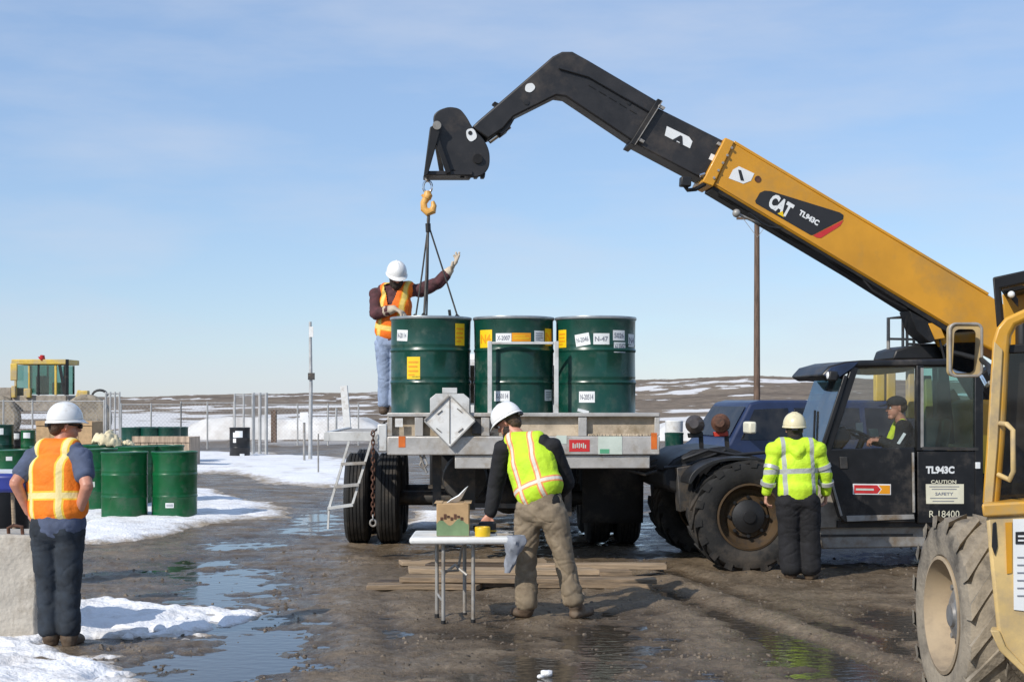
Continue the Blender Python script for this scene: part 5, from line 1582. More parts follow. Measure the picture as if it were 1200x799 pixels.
MB().tube([spt(501.5, 262), spt(502, 272)], .028, 8).build('ferrule', M['black_steel'], SL)
zl = DZ + 1.045 - .02
legs = [(487, .05), (497, -.12), (500, .15), (536.5, .02)]
for px, dy in legs:
    e = P(px, 370, 15.02 + dy); e.z = zl + .02
    a = P(502, 268, tip.y)
    a.x += (px - 502) * .0004
    MB().tube([a - SL.location, a.lerp(e, .5) - SL.location + Vector((.004, 0, -.006)), e - SL.location], .0095 if px != 497 else .014, 6).build('sling_leg', M['dark_steel'], SL)
    MB().bar(e - SL.location + Vector((-.02, 0, .03)), e - SL.location + Vector((.02, 0, -.005)), .03, .03, (0, 1, 0)).build('lid_clamp', M['black_steel'], SL)
MB().bar(P(526.5, 363, 15.0) - SL.location, P(527.5, 371, 15.0) - SL.location, .03, .03, (0, 1, 0)).build('clamp_handle', M['black_steel'], SL)

# ================================================================ FOREGROUND LOADER (cut by the right edge)
LD = thing('yellow_loader', 'dusty yellow loader cut by the right edge with its mirror and big front tyre', 'loader', (2.9, 8.2, 0))
def gp_(px, py, d):
    return P(px, py, d) - LD.location
def lslab(pxs, d, depth, name, m, bevel=.012, parent=None):
    poly = [gp_(a, b, d) for a, b in pxs]
    return MB().prism(poly, (depth * .40, depth, 0)).build(name, M[m], parent or LD, bevel=bevel)
lug_wheel(LD, (2.56 - 2.9, 7.9 - 8.2, .555), .56, .36, M['rubber_dusty'], M['rim_cream'], M['hub_grey'], 16, steer=R(90), side=1, dish=.15)
lower = lslab([(1155, 604), (1275, 598), (1275, 812), (1200, 786), (1176, 758), (1168, 738), (1163, 690), (1158, 640)], 6.9, 1.4, 'lower_body', 'loader_pale', .02)
lslab([(1150, 590), (1280, 583), (1280, 600), (1152, 606)], 6.88, 1.3, 'body_ledge', 'loader_yellow', .012)
lslab([(1160, 738), (1171, 739), (1178, 757), (1204, 785), (1275, 812), (1275, 819), (1201, 791), (1171, 762)], 6.88, .12, 'body_hem', 'loader_pale', .006)
# cab frame: left rear pillar, curved header, rear window
pil = [(1151, 592), (1156, 520), (1160, 450), (1163, 400), (1168, 384), (1178, 372), (1200, 362), (1285, 338)]
pin = [(1285, 352), (1205, 374), (1190, 381), (1184, 392), (1182, 410), (1180, 450), (1176, 520), (1170, 592)]
lslab(pil + pin, 7.0, .14, 'rear_frame', 'loader_yellow', .016)
lslab([(a + 2, b) for a, b in pil[:4]] + [(a - 7, b) for a, b in pin[-4:]], 6.985, .012, 'frame_highlight', 'loader_pale', .004)  # pale strip paints the highlight along the pillar edge
lslab([(1181, 412), (1285, 395), (1285, 590), (1171, 592)], 7.1, .01, 'rear_window', 'glass_dark', 0)
lslab([(1182, 404), (1285, 396), (1285, 410), (1182, 414)], 7.05, .05, 'window_header', 'black_steel', .006)
lslab([(1182, 417), (1285, 410), (1285, 425), (1182, 428)], 7.2, .05, 'cross_bar', 'loader_yellow', .006)
MB().tube([gp_(1172, 496, 6.99), gp_(1180, 497, 6.92), gp_(1187, 504, 6.9), gp_(1187.5, 552, 6.9), gp_(1183, 562, 6.92), gp_(1170, 556, 6.99)], .013, 10).build('grab_handle', M['loader_pale'], LD)
lslab([(1163, 325), (1200, 317), (1285, 300), (1285, 312), (1200, 332), (1172, 338), (1176, 378), (1168, 384)], 7.1, .10, 'roof_guard', 'black_steel', .008)
lslab([(1172, 339), (1285, 313), (1285, 318), (1176, 345)], 7.3, 1.0, 'roof_plate', 'black_steel', .006)
br = lslab([(1176, 341), (1186, 341), (1193, 350), (1193, 360), (1184, 349)], 7.15, .04, 'lamp_bracket', 'black_steel', .004)
MB().ball(gp_(1185, 345, 7.13), .018, 12, 8).build('lamp_bulb', M['label_white'], br)
lslab([(1174, 345), (1285, 322), (1285, 365), (1200, 366), (1178, 374)], 7.6, .05, 'roof_panel', 'loader_yellow', .006)
# cab interior seen dark through the window
lslab([(1183, 455), (1240, 445), (1260, 590), (1186, 592)], 8.0, .3, 'operator_seat', 'black_plastic', .05)
MB().tube([gp_(1190, 592, 7.8), gp_(1186, 560, 7.8), (gp_(1198, 530, 7.8))], .02, 8).build('control_lever', M['grey_steel'], LD)
lslab([(1176, 548), (1200, 536), (1240, 560), (1240, 592), (1176, 592)], 7.7, .2, 'console', 'hub_grey', .03)
# door recess, stickers and pale panel on the lower body
lslab([(1163, 613), (1167, 611), (1169, 640), (1166, 651), (1162, 640)], 6.89, .012, 'handle_recess', 'black_plastic', .003)
lslab([(1178, 612), (1186, 611.5), (1186, 671), (1180, 672)], 6.894, .005, 'yellow_strip', 'cat_yellow', 0)
ps = lslab([(1187, 608), (1255, 606), (1255, 722), (1188, 714)], 6.893, .006, 'notice_panel', 'label_white', 0)
lslab([(1190, 623), (1204, 622.5), (1204, 637), (1190, 637)], 6.888, .004, 'notice_mark', 'ink', 0, ps)
lslab([(1193, 627), (1202, 627), (1202, 629), (1193, 629)], 6.885, .002, 'notice_line', 'label_white', 0, ps)
lslab([(1193, 632), (1200, 632), (1200, 634), (1193, 634)], 6.885, .002, 'notice_line', 'label_white', 0, ps)
for k in range(6):
    lslab([(1192, 652 + 9 * k), (1225, 652 + 9 * k), (1225, 653.4 + 9 * k), (1192, 653.4 + 9 * k)], 6.889, .003, 'notice_line', 'ink_grey', 0, ps)
def lquad(z0, z1, pts, name, m, bevel=.02):
    return MB().prism([(x - 2.9, y - 8.2, z0) for x, y in pts], (0, 0, z1 - z0)).build(name, M[m], LD, bevel=bevel)
lquad(1.25, 1.30, [(2.45, 7.2), (4.4, 7.2), (5.4, 9.6), (3.45, 9.6)], 'cab_floor', 'loader_yellow')
lquad(.45, 1.22, [(3.45, 8.5), (4.4, 8.5), (5.6, 11.2), (4.2, 11.2)], 'front_chassis', 'loader_yellow', .04)
for x, y in ((3.6, 9.5), (5.3, 9.5), (4.4, 7.1)):
    MB().bar((x - 2.9, y - 8.2, 1.3), (x - 2.9, y - 8.2, 2.32), .08, .08, (1, 0, 0)).build('cab_pillar', M['loader_yellow'], LD, bevel=.01)
lquad(2.315, 2.36, [(2.5, 7.3), (4.45, 7.3), (5.45, 9.6), (3.55, 9.6)], 'cab_roof', 'loader_yellow')
lquad(.42, 1.245, [(3.12, 6.93), (4.4, 6.93), (4.95, 8.3), (3.75, 8.3)], 'engine_cover', 'loader_pale')
lquad(1.30, 1.9, [(3.6, 7.35), (4.1, 7.35), (4.3, 7.9), (3.8, 7.9)], 'operator_seat', 'black_plastic', .06)
for x, y, st_ in ((4.35, 7.9, 90), (3.9, 10.6, 68), (5.6, 10.3, 68)):
    lug_wheel(LD, (x - 2.9, y - 8.2, .555), .56, .36, M['rubber_dusty'], M['rim_cream'], M['hub_grey'], 16, steer=R(st_))
V3 = Vector
# mirror
def rrect(px0, px1, py0, py1, r, d, n=5, tilt=0.0):
    out = []
    for cx, cy, a0 in ((px1 - r, py0 + r, -90), (px1 - r, py1 - r, 0), (px0 + r, py1 - r, 90), (px0 + r, py0 + r, 180)):
        for k in range(n + 1):
            a = R(a0 + 90 * k / n)
            out.append(gp_(cx + r * math.cos(a), cy + r * math.sin(a), d))
    return out
mr = MB().prism(rrect(1113, 1151, 379, 441, 7, 7.75), (0, .07, 0)).build('mirror_shell', M['loader_pale'], LD, bevel=.012, seg=3)
MB().tube(rrect(1113.5, 1150.5, 379.5, 440.5, 7, 7.748), .0085, 8, True).build('mirror_rim', M['grey_steel'], mr)
MB().prism([q_ + V3((0, (gp_(1128, 438, 7.74).z - q_.z) * .16, 0)) for q_ in rrect(1116, 1141, 386, 437, 6, 7.742)], (0.0, .004, 0)).build('mirror_glass', M['mirror'], mr)
MB().tube([gp_(1140, 424, 7.83), gp_(1150, 421, 7.75), gp_(1158, 428, 7.5), gp_(1162, 440, 7.12)], .014, 8).build('mirror_arm', M['black_steel'], LD)
MB().tube([gp_(1150, 441, 7.8), gp_(1156, 452, 7.5), gp_(1160, 448, 7.12)], .01, 8).build('mirror_arm', M['chrome'], LD)

# ================================================================ BLUE SUV
SV = thing('blue_van', 'dark blue van parked behind the telehandler with a pale side mirror', 'van', (4.36, 22.6, 0), R(180 + 12))
# local x forward, y left (the side towards the camera)
L_, W_ = 2.3, .93
prof = [(-L_, .45), (-L_, 1.0), (-L_ + .06, 1.15), (-L_ + .25, 1.66), (-L_ + .5, 1.74), (.75, 1.74), (.92, 1.70), (1.30, 1.10), (1.38, 1.04), (1.72, .92), (1.8, .8), (1.82, .6), (1.80, .42), (1.72, .42), (1.62, .68), (1.35, .80), (1.06, .68), (.95, .42), (-.95, .42), (-1.08, .68), (-1.38, .82), (-1.68, .68), (-1.82, .42)]
bd = MB()
lo = [(x, z) for x, z in prof]
def sec(y, k):
    out = []
    for x, z in prof:
        inset = 0.16 * max(0, (z - 1.05) / .7) if z > 1.05 else 0
        out.append(Vector((x, y * (1 - inset / W_ * (1)), z)))
    return out
A_, B_ = sec(W_, 0), sec(-W_, 0)
n_ = len(prof)
bd.add(A_ + B_, [tuple(range(n_)), tuple(range(2 * n_ - 1, n_ - 1, -1))] + [(i, n_ + i, n_ + (i + 1) % n_, (i + 1) % n_) for i in range(n_)])
bd.build('body', M['blue_paint'], SV, bevel=.05, seg=3)
def side_pt(x, z, s_=1, o_=.012):
    return Vector((x, s_ * (W_ * (1 - .16 * max(0, (z - 1.05) / .7) / W_) + o_), z))
for s_ in (1, -1):
    for pts in ([(.32, 1.14), (1.12, 1.14), (.86, 1.60), (.32, 1.62)], [(-.85, 1.14), (.22, 1.14), (.22, 1.62), (-.85, 1.62)], [(-1.95, 1.2), (-.95, 1.14), (-.95, 1.62), (-1.8, 1.6)]):
        poly = [side_pt(x, z, s_) for x, z in pts]
        if s_ > 0:
            poly = poly[::-1]
        MB().prism(poly, (0, -s_ * .02, 0)).build('side_window', M['glass_dark'], SV, bevel=.004)
    MB().bar(side_pt(.27, .55, s_, .006), side_pt(.27, 1.1, s_, .006), .012, .008, (1, 0, 0)).build('door_seam', M['black_plastic'], SV)
    MB().bar(side_pt(-.35, .98, s_, .02), side_pt(-.18, .98, s_, .02), .03, .03, (0, 1, 0)).build('door_handle', M['chrome'], SV)
    MB().bx(1.0, 1.12, min(s_ * .98, s_ * 1.22), max(s_ * .98, s_ * 1.26), 1.24, 1.42).build('side_mirror', M['label_cream'] if s_ > 0 else M['blue_paint'], SV, bevel=.03)
    for x in (1.35, -1.38):
        wh = thing_part('wheel', (x, s_ * .82, .37), SV)
        MB().lathe([(.2, -.11), (.33, -.12), (.37, -.08), (.37, .08), (.33, .12), (.2, .11)], 28, (0, 0, 0), (0, 1, 0)).build('tyre', M['rubber'], wh)
        MB().lathe([(0, s_ * .07), (.06, s_ * .08), (.16, s_ * .05), (.21, s_ * .1), (.21, 0)], 20, (0, 0, 0), (0, 1, 0)).build('rim', M['grey_steel'], wh)
    MB().ball((1.74, s_ * .68, .78), .12, 12, 8, (.6, 1.2, .8)).build('headlight', M['label_white'], SV)
ws = [Vector((.96, .72, 1.635)), Vector((1.25, .80, 1.18)), Vector((1.25, -.80, 1.18)), Vector((.96, -.72, 1.635))]
nrm_ = Vector((.84, 0, .53)) * .014
MB().prism([q_ + nrm_ for q_ in ws], nrm_ * .4).build('windshield', M['glass_dark'], SV)
MB().bx(1.80, 1.84, -.5, .5, .6, .78).build('grille', M['black_plastic'], SV, bevel=.01)
MB().bx(1.78, 1.9, -.9, .9, .40, .57).build('bumper', M['grey_steel'], SV, bevel=.03)
# drum standing past the truck's right end
q_ = P(790, 468, 23)
t = drum('steel_drum', 'dark green drum with a white top seen past the right end of the truck', .15, 1.22, M['drum_dark'], (q_.x, 23, 0), None, 0, 2, False, 28)
MB().lathe([(.12, 1.225), (.14, 1.225), (.145, 1.40), (.13, 1.415), (0, 1.42)], 28).build('white_cover', M['white_plastic'], t)

# ================================================================ TABLE, PLANKS AND SMALL THINGS
TB = thing('folding_table', 'white plastic folding table with grey legs standing in the mud', 'table', (P(537, 468, 11.2).x, 11.25, 0))
def tb(px, py, d):
    return P(px, py, d) - TB.location
zt_ = P(0, 629.5, 10.95).z
tw0, tw1 = tb(479.5, 632, 10.95).x, tb(597, 632, 10.95).x
TD = .60
MB().bx(tw0, tw1, -.30, -.30 + TD, zt_ - .055, zt_).build('tabletop', M['white_plastic'], TB, bevel=.022, seg=3)
for x in (-.12, .16):
    pass
lx = [tb(512, 700, 11).x, tb(519, 700, 10.9).x, tb(543, 700, 11.3).x, tb(555, 700, 11).x]
for i, (px, py1, dd) in enumerate(((512, 708, .12), (519.5, 730, -.22), (544.5, 706, .18), (554.5, 724, -.16))):
    d = 11.25 + dd
    x = P(px, 468, d).x - TB.location.x
    MB().tube([(x, dd, -.01), (x, dd, zt_ - .05)], .015, 10).build('leg', M['grey_steel'], TB)
    MB().tube([(x, dd, -.02), (x, dd, .04)], .019, 10).build('leg_foot', M['black_plastic'], TB)
xa, xb = [P(p_, 468, 11.25).x - TB.location.x for p_ in (519, 548)]
MB().tube([(xa, -.2, .42), (xa + .12, 0, .40), (xb - .05, .1, .56), (xb, .15, .62)], .011, 8).build('leg_brace', M['grey_steel'], TB)
MB().tube([(xa, .1, .36), (xa + .1, .05, .44), (xb - .08, -.1, .44), (xb, -.14, .38)], .011, 8).build('leg_brace', M['grey_steel'], TB)
MB().tube([(xa, -.22, .2), (xa - .05, .12, .2)], .010, 8).build('leg_brace', M['grey_steel'], TB)
TZ = zt_
bx0, bx1 = P(512.5, 0, 11.15).x, P(550, 0, 11.15).x
BX = thing('cardboard_box', 'brown and green printed cardboard box on the white table', 'box', ((bx0 + bx1) / 2, 11.15, TZ))
bw, bh = bx1 - bx0, .255
MB().bx(-bw / 2, bw / 2, -.12, .13, .001, bh).build('carton', M['box_card'], BX, bevel=.006)
pr = MB()
n_ = 14
top_ = [(-bw / 2 + bw * i / n_, .10 + .025 * math.sin(i * .8) + .02 * i / n_) for i in range(n_ + 1)]
for i in range(n_):
    (x0, z0), (x1, z1) = top_[i], top_[i + 1]
    pr.add([(x0, -.1225, .006), (x1, -.1225, .006), (x1, -.1225, z1), (x0, -.1225, z0)], [(0, 1, 2, 3)])
pr.build('green_print', M['box_green'], BX, smooth=False)
pr = MB()
for i in range(7):
    x = -bw / 2 + .03 + i * .026
    pr.bx(x, x + .02, -.1245, -.1225, .125 + .01 * (i % 3), .15 + .012 * ((i * 2) % 3))
pr.build('print_mark', M['rust'], BX, smooth=False)
for s_ in (-1, 1):
    MB().bar((s_ * bw * .45, -.12, bh + .002), (s_ * bw * .45, .13, bh + .004), .06, .004, (1, 0, 0)).build('box_flap', M['box_card'], BX)
# paper bag end sticking out of the box
pb = MB()
pts = [(522, 590, 0), (529, 588, .05), (535, 590, .1), (541, 584, .1), (546, 574, .06), (549, 569, 0), (545, 572, -.02), (537, 580, -.03), (528, 585, -.03)]
pb.prism([P(a, b, 11.12 + c_ * .3) for a, b, c_ in pts], (0, .04, .0))
o = pb.build('white_rag', M['label_white'], bevel=.008)
tag(o, 'white rag sticking up from the cardboard box on the table', 'rag')
o = MB().lathe([(.040, 0), (.058, 0), (.060, .004), (.060, .068), (.058, .072), (.040, .072), (.038, .068), (.038, .004)], 28, closed=True).build('tape_roll', M['tape_yellow'])
o.location = (P(565.5, 0, 11.05).x, 11.05, TZ + .001)
tag(o, 'yellow roll of tape lying on the white table', 'tape')
TL = thing('hand_tool', 'grey and black tool lying by the worker\'s hand on the white table', 'tool', (P(585, 0, 11.15).x, 11.15, TZ))
MB().bar((-.09, .04, .03), (.12, .0, .028), .018, .012, (0, 1, 0)).build('blade', M['chrome'], TL)
MB().bar((-.09, .04, .05), (-.2, .08, .045), .04, .05, (0, 1, 0)).build('handle', M['black_plastic'], TL, bevel=.008)
MB().bar((-.02, -.05, .012), (.11, -.09, .012), .02, .016, (0, 1, 0)).build('jaw', M['grey_steel'], TL)
o = MB().bx(-.07, .07, -.05, .05, 0, .09).build('tool_case', M['black_plastic'], bevel=.015)
o.location = (P(571, 0, 11.3).x, 11.32, TZ + .001)
tag(o, 'small black case behind the yellow tape roll', 'case')
# grey plastic bag hanging over the table end
bg_ = MB()
n_ = 16
rows = []
cx0 = P(601, 0, 10.98)
for j in range(n_ + 1):
    v = j / n_
    z = P(0, 627 + 44 * v, 10.98).z
    wd = .15 * (1 - v * .72) * (1 + .18 * math.sin(v * PI) + .10 * math.sin(v * 11))
    dx = .03 - .075 * v ** 1.3
    for i in range(n_ + 1):
        u = i / n_ * 2 * PI
        rr = 1 + .34 * float(vnoise(math.cos(u) * 3.2, math.sin(u) * 3.2, v * 5))
        rows.append((cx0.x + dx + wd / 2 * math.cos(u) * rr, 10.98 + wd * .32 * math.sin(u) * rr, z))
bg_.add(rows, [(j * (n_ + 1) + i, j * (n_ + 1) + i + 1, (j + 1) * (n_ + 1) + i + 1, (j + 1) * (n_ + 1) + i) for i in range(n_) for j in range(n_)])
o = bg_.build('plastic_bag', M['bag_grey'], ang=50)
tag(o, 'grey plastic bag hanging from the right end of the white table', 'bag')

# planks lying in the mud
pl = [  # px0, py0(centre of near edge), px1, thick, width, row, material, label
    (429, 692, 560, .045, .22, 'wood', 'weathered plank at the left front of the plank pile with a broken end'),
    (440, 689, 760, .045, .20, 'wood_dark', 'long wet plank in front of the plank pile'),
    (470, 683, 770, .045, .24, 'wood', 'long brown plank in the middle of the plank pile'),
    (478, 673, 700, .05, .22, 'wood_pale', 'pale plank resting high on the plank pile under the table'),
    (560, 675, 740, .05, .20, 'wood', 'shorter brown plank on the plank pile behind the khaki trousers'),
    (470, 662, 640, .045, .20, 'wood_pale', 'pale plank at the back left of the plank pile'),
    (600, 668, 781, .05, .18, 'wood_pale', 'pale plank whose sunlit end sticks out furthest to the right'),
    (630, 690, 764, .05, .18, 'wood', 'brown plank at the front right of the pile under the worker\'s boots'),
    (500, 667, 772, .05, .2, 'wood_dark', 'dark wet plank at the back of the plank pile'),
]
lay = [0, 0, .052, .102, .052, .02, .085, 0, .02]
for i, (px0, py, px1, th, wd, m, lab) in enumerate(pl):
    z0 = lay[i] + .012
    d = (EYE - z0) * F / (py - HZ)
    x0, x1 = (px0 - 600) / F * d, (px1 - 600) / F * d
    b = MB()
    n_ = 14
    vs = []
    for k in range(n_ + 1):
        t_ = k / n_
        x = (t_ - .5) * (x1 - x0)
        zz = .008 * math.sin(t_ * 3 + i)
        yy = .02 * math.sin(t_ * 2.2 + i * 2)
        e0 = (.06 * random.uniform(-1, 1)) if k in (0, n_) else 0
        for (a, c_) in ((0, 0), (wd, 0), (wd, th), (0, th)):
            vs.append((x + e0 * (1 if a else -.4), yy + a, zz + c_))
    fs = [(3, 2, 1, 0), tuple(n_ * 4 + q for q in range(4))]
    for k in range(n_):
        for q in range(4):
            r_ = (q + 1) % 4
            fs.append((k * 4 + q, k * 4 + r_, k * 4 + 4 + r_, k * 4 + 4 + q))
    b.add(vs, fs)
    o = b.build('plank', M[m], bevel=.004)
    o.location = ((x0 + x1) / 2, d, z0)
    o.rotation_euler = (0, random.uniform(-.004, .004), random.uniform(-.03, .03))
    tag(o, lab, 'plank', 'loose planks lying in the mud')

# concrete block at the left edge
CB = thing('concrete_block', 'beige concrete barrier block at the left edge beside the worker in the orange vest', 'barrier', (P(8, 468, 10.35).x, 10.35, 0))
b = MB()
X0, X1 = P(-95, 0, 10.35).x - CB.location.x, P(43, 0, 10.35).x - CB.location.x
HB = P(0, 622, 10.35).z
n_ = 16
bb = bmesh.new()
bmesh.ops.create_cube(bb, size=1)
bmesh.ops.subdivide_edges(bb, edges=bb.edges, cuts=14, use_grid_fill=True)
for v in bb.verts:
    x = X0 + (v.co.x + .5) * (X1 - X0); y = (v.co.y + .5) * .55; z = (v.co.z + .5) * HB - .03
    e = .014 * float(fbm(np.array([x * 6]), np.array([y * 6]), z * 6, 4)[0])
    tpr = 1 - .05 * (v.co.z + .5)
    v.co = (x * tpr + e, y + e, z + (e * 2 if v.co.z > .4 else 0))
me = bpy.data.meshes.new('block')
bb.to_mesh(me); bb.free()
me.polygons.foreach_set('use_smooth', [True] * len(me.polygons))
me.set_sharp_from_angle(angle=R(50))
me.materials.append(M['concrete'])
o = bpy.data.objects.new('block', me); col.objects.link(o); o.parent = CB
bv = o.modifiers.new('bevel', 'BEVEL'); bv.width = .02; bv.segments = 2; bv.limit_method = 'ANGLE'; bv.angle_limit = R(50)
MB().tube([(P(8, 0, 10.4).x - CB.location.x, .1, HB - .1), (P(8, 0, 10.4).x - CB.location.x, .08, HB + .015), (P(14, 0, 10.4).x - CB.location.x, .08, HB + .035), (P(24, 0, 10.4).x - CB.location.x, .08, HB + .025), (P(26, 0, 10.4).x - CB.location.x, .08, HB - .1)], .014, 8).build('lifting_loop', M['rust'], CB)
# push broom leaning behind the block
BR = thing('push_broom', 'blue headed broom with a tan handle standing behind the concrete block', 'broom', tuple(P(13.5, 640, 11.6)))
BR.location.z = 0
hb_ = P(7, 568, 11.6).z
MB().tube([(.055, 0, 0), (-.01, .05, hb_ - .06)], .017, 8).build('handle', M['wood_pale'], BR)
MB().bx(-.22, .08, -.05, .12, hb_ - .06, hb_ + .09).build('broom_head', M['blue_plastic'], BR, bevel=.03)
# dark bin and pale board behind it
q_ = P(-8, 468, 13.2)
t = thing('dark_bin', 'black bin with a pale lid cut by the left edge', 'bin', (q_.x, 13.2, 0))
MB().lathe([(.26, 0), (.30, .05), (.33, .95), (.33, 1.0)], 28).build('bin_body', M['black_plastic'], t)
MB().lathe([(.33, 1.002), (.36, 1.0), (.36, 1.07), (.30, 1.09), (0, 1.10)], 28).build('lid', M['white_plastic'], t)

# ================================================================ PEOPLE
def V(*a):
    return Vector(a)

def cap(b, p0, p1, r0, r1, side=(1, 0, 0), fx=1.0, fy=1.0, n=18):
    """tapered capsule, its section stretched fx along side and fy across it"""
    p0, p1 = Vector(p0), Vector(p1)
    d, u, v = orth(p1 - p0 if (p1 - p0).length > 1e-6 else Vector((0, 0, 1)), side)
    prof = []
    for k in range(6):
        a = PI / 2 * (1 - k / 5)
        prof.append((-r0 * math.sin(a), r0 * math.cos(a)))
    L = (p1 - p0).length
    for k in range(1, 4):
        prof.append((L * k / 4, r0 + (r1 - r0) * k / 4))
    for k in range(6):
        a = PI / 2 * k / 5
        prof.append((L + r1 * math.sin(a), r1 * math.cos(a)))
    vs = []
    m_ = min(fx, fy, 1)
    for (t, r) in prof:
        tt = t if 0 <= t <= L else (t * .7 if t < 0 else L + (t - L) * .7)
        for k in range(n):
            a = 2 * PI * k / n
            vs.append(p0 + d * tt + u * math.cos(a) * r * fx + v * math.sin(a) * r * fy)
    fs = []
    m = len(prof)
    for i in range(m - 1):
        for k in range(n):
            fs.append((i * n + k, i * n + (k + 1) % n, (i + 1) * n + (k + 1) % n, (i + 1) * n + k))
    b.add(vs, fs)

def ell(b, c, ax, rad, n=20, m=12):
    """ellipsoid with its axes along the three vectors ax"""
    vs, fs = [], []
    for i in range(m + 1):
        t = PI * i / m
        for k in range(n):
            a = 2 * PI * k / n
            vs.append(Vector(c) + ax[0] * rad[0] * math.sin(t) * math.cos(a) + ax[1] * rad[1] * math.sin(t) * math.sin(a) + ax[2] * rad[2] * math.cos(t))
    for i in range(m):
        for k in range(n):
            fs.append((i * n + k, (i + 1) * n + k, (i + 1) * n + (k + 1) % n, i * n + (k + 1) % n))
    b.add(vs, fs)

def fuse(b, voxel, smooth=4, wrinkle=None, cut=None):
    """one continuous skin round everything in b"""
    me = bpy.data.meshes.new('fuse')
    me.from_pydata([tuple(v) for v in b.v], [], b.f)
    bm = bmesh.new(); bm.from_mesh(me)
    bmesh.ops.remove_doubles(bm, verts=bm.verts, dist=1e-5)
    bmesh.ops.recalc_face_normals(bm, faces=bm.faces)
    bm.to_mesh(me); bm.free()
    o = bpy.data.objects.new('fuse', me)
    col.objects.link(o)
    r = o.modifiers.new('r', 'REMESH'); r.mode = 'VOXEL'; r.voxel_size = voxel
    s_ = o.modifiers.new('s', 'SMOOTH'); s_.factor = .5; s_.iterations = smooth
    bpy.context.view_layer.update()
    out = bpy.data.meshes.new_from_object(o.evaluated_get(bpy.context.evaluated_depsgraph_get()))
    bpy.data.objects.remove(o); bpy.data.meshes.remove(me)
    nv = len(out.vertices)
    co = np.empty(nv * 3, np.float32); out.vertices.foreach_get('co', co); co = co.reshape(-1, 3).astype(float)
    if wrinkle:
        no = np.empty(nv * 3, np.float32); out.vertex_normals.foreach_get('vector', no); no = no.reshape(-1, 3)
        amp, sc, seed = wrinkle
        wx = .09 * fbm(co[:, 0] * 5 + seed, co[:, 1] * 5, co[:, 2] * 5, 2)
        w_ = fbm(co[:, 0] * sc[0] * .5, co[:, 1] * sc[1] * .5, co[:, 2] * sc[2] * .45 + seed * 7.7, 2, .5)
        r1 = np.abs(vnoise(co[:, 0] * sc[0] * .8 + co[:, 2] * sc[0] * .7 + seed, co[:, 1] * sc[1] * .8, (co[:, 2] + 2 * wx) * sc[2] * .55))
        r2 = np.abs(vnoise(co[:, 0] * sc[0] * 1.2 - co[:, 2] * sc[0] * 1.3 + seed, co[:, 1] * sc[1] * 1.2, (co[:, 2] - 2 * wx) * sc[2] * .9 + 4.4))
        crease = np.clip(1 - r1 * 3.2, 0, 1) ** 1.5 + .7 * np.clip(1 - r2 * 3.2, 0, 1) ** 1.5
        co += no * (amp * (.9 * w_ + .15 - .55 * crease))[:, None]
        out.vertices.foreach_set('co', co.astype(np.float32).ravel())
    if cut is not None:
        bm = bmesh.new(); bm.from_mesh(out)
        kill = [f for f in bm.faces if cut(f.calc_center_median())]
        bmesh.ops.delete(bm, geom=kill, context='FACES')
        bm.to_mesh(out); bm.free()
    out.polygons.foreach_set('use_smooth', [True] * len(out.polygons))
    out.update()
    return out

def wear(me, name, m, parent, solid=0.0):
    me.name = name
    me.materials.clear()
    me.materials.append(m)
    o = bpy.data.objects.new(name, me)
    col.objects.link(o)
    o.parent = parent
    if solid:
        s_ = o.modifiers.new('solid', 'SOLIDIFY'); s_.thickness = solid; s_.offset = 1
    return o

def vest_material(name, base, stripe, edge, h_bands, v_bands, edge_w):
    """cloth with sewn reflective bands: v = height along the back (0 waist..1 neck), h = distance from the spine"""
    m = mat(name, base, 0.75, var=0.08, scale=7, bump=0.25, bscale=60)
    t = m.node_tree
    b = t.nodes['Principled BSDF']
    base_sock = b.inputs['Base Color'].links[0].from_socket
    sv = node(t, 'ShaderNodeAttribute', attribute_name='sv')
    sx = node(t, 'ShaderNodeAttribute', attribute_name='sx')
    def band(sock, c_, hw):
        s_ = node(t, 'ShaderNodeMath', operation='SUBTRACT'); s_.inputs[1].default_value = c_
        a_ = node(t, 'ShaderNodeMath', operation='ABSOLUTE')
        l_ = node(t, 'ShaderNodeMath', operation='LESS_THAN'); l_.inputs[1].default_value = hw
        t.links.new(sock, s_.inputs[0]); t.links.new(s_.outputs[0], a_.inputs[0]); t.links.new(a_.outputs[0], l_.inputs[0])
        return l_.outputs[0]
    ab = node(t, 'ShaderNodeMath', operation='ABSOLUTE')
    t.links.new(sx.outputs['Fac'], ab.inputs[0])
    c = base_sock
    for width_add, colr in ((edge_w, edge), (0.0, stripe)):
        if colr is None:
            continue
        acc = None
        for (c_, hw) in v_bands:
            q = band(ab.outputs[0], c_, hw + width_add)
            acc = q if acc is None else _max(t, acc, q)
        for (c_, hw) in h_bands:
            q = band(sv.outputs['Fac'], c_, hw + width_add)
            acc = q if acc is None else _max(t, acc, q)
        if acc is not None:
            c = mix(t, acc, c, colr)
    t.links.new(c, b.inputs['Base Color'])
    return m
def _max(t, a, b):
    m_ = node(t, 'ShaderNodeMath', operation='MAXIMUM')
    t.links.new(a, m_.inputs[0]); t.links.new(b, m_.inputs[1])
    return m_.outputs[0]

def band_attrs(me, pel, neck, S):
    n = len(me.vertices)
    co = np.empty(n * 3, np.float32); me.vertices.foreach_get('co', co); co = co.reshape(-1, 3)
    ax = np.array(neck - pel); L = np.linalg.norm(ax); ax /= L
    s_ = np.array(S) - ax * np.dot(np.array(S), ax); s_ /= np.linalg.norm(s_)
    rel = co - np.array(pel)
    for k, v in (('sv', rel @ ax), ('sx', rel @ s_)):
        a = me.attributes.new(k, 'FLOAT', 'POINT')
        a.data.foreach_set('value', v.astype(np.float32))

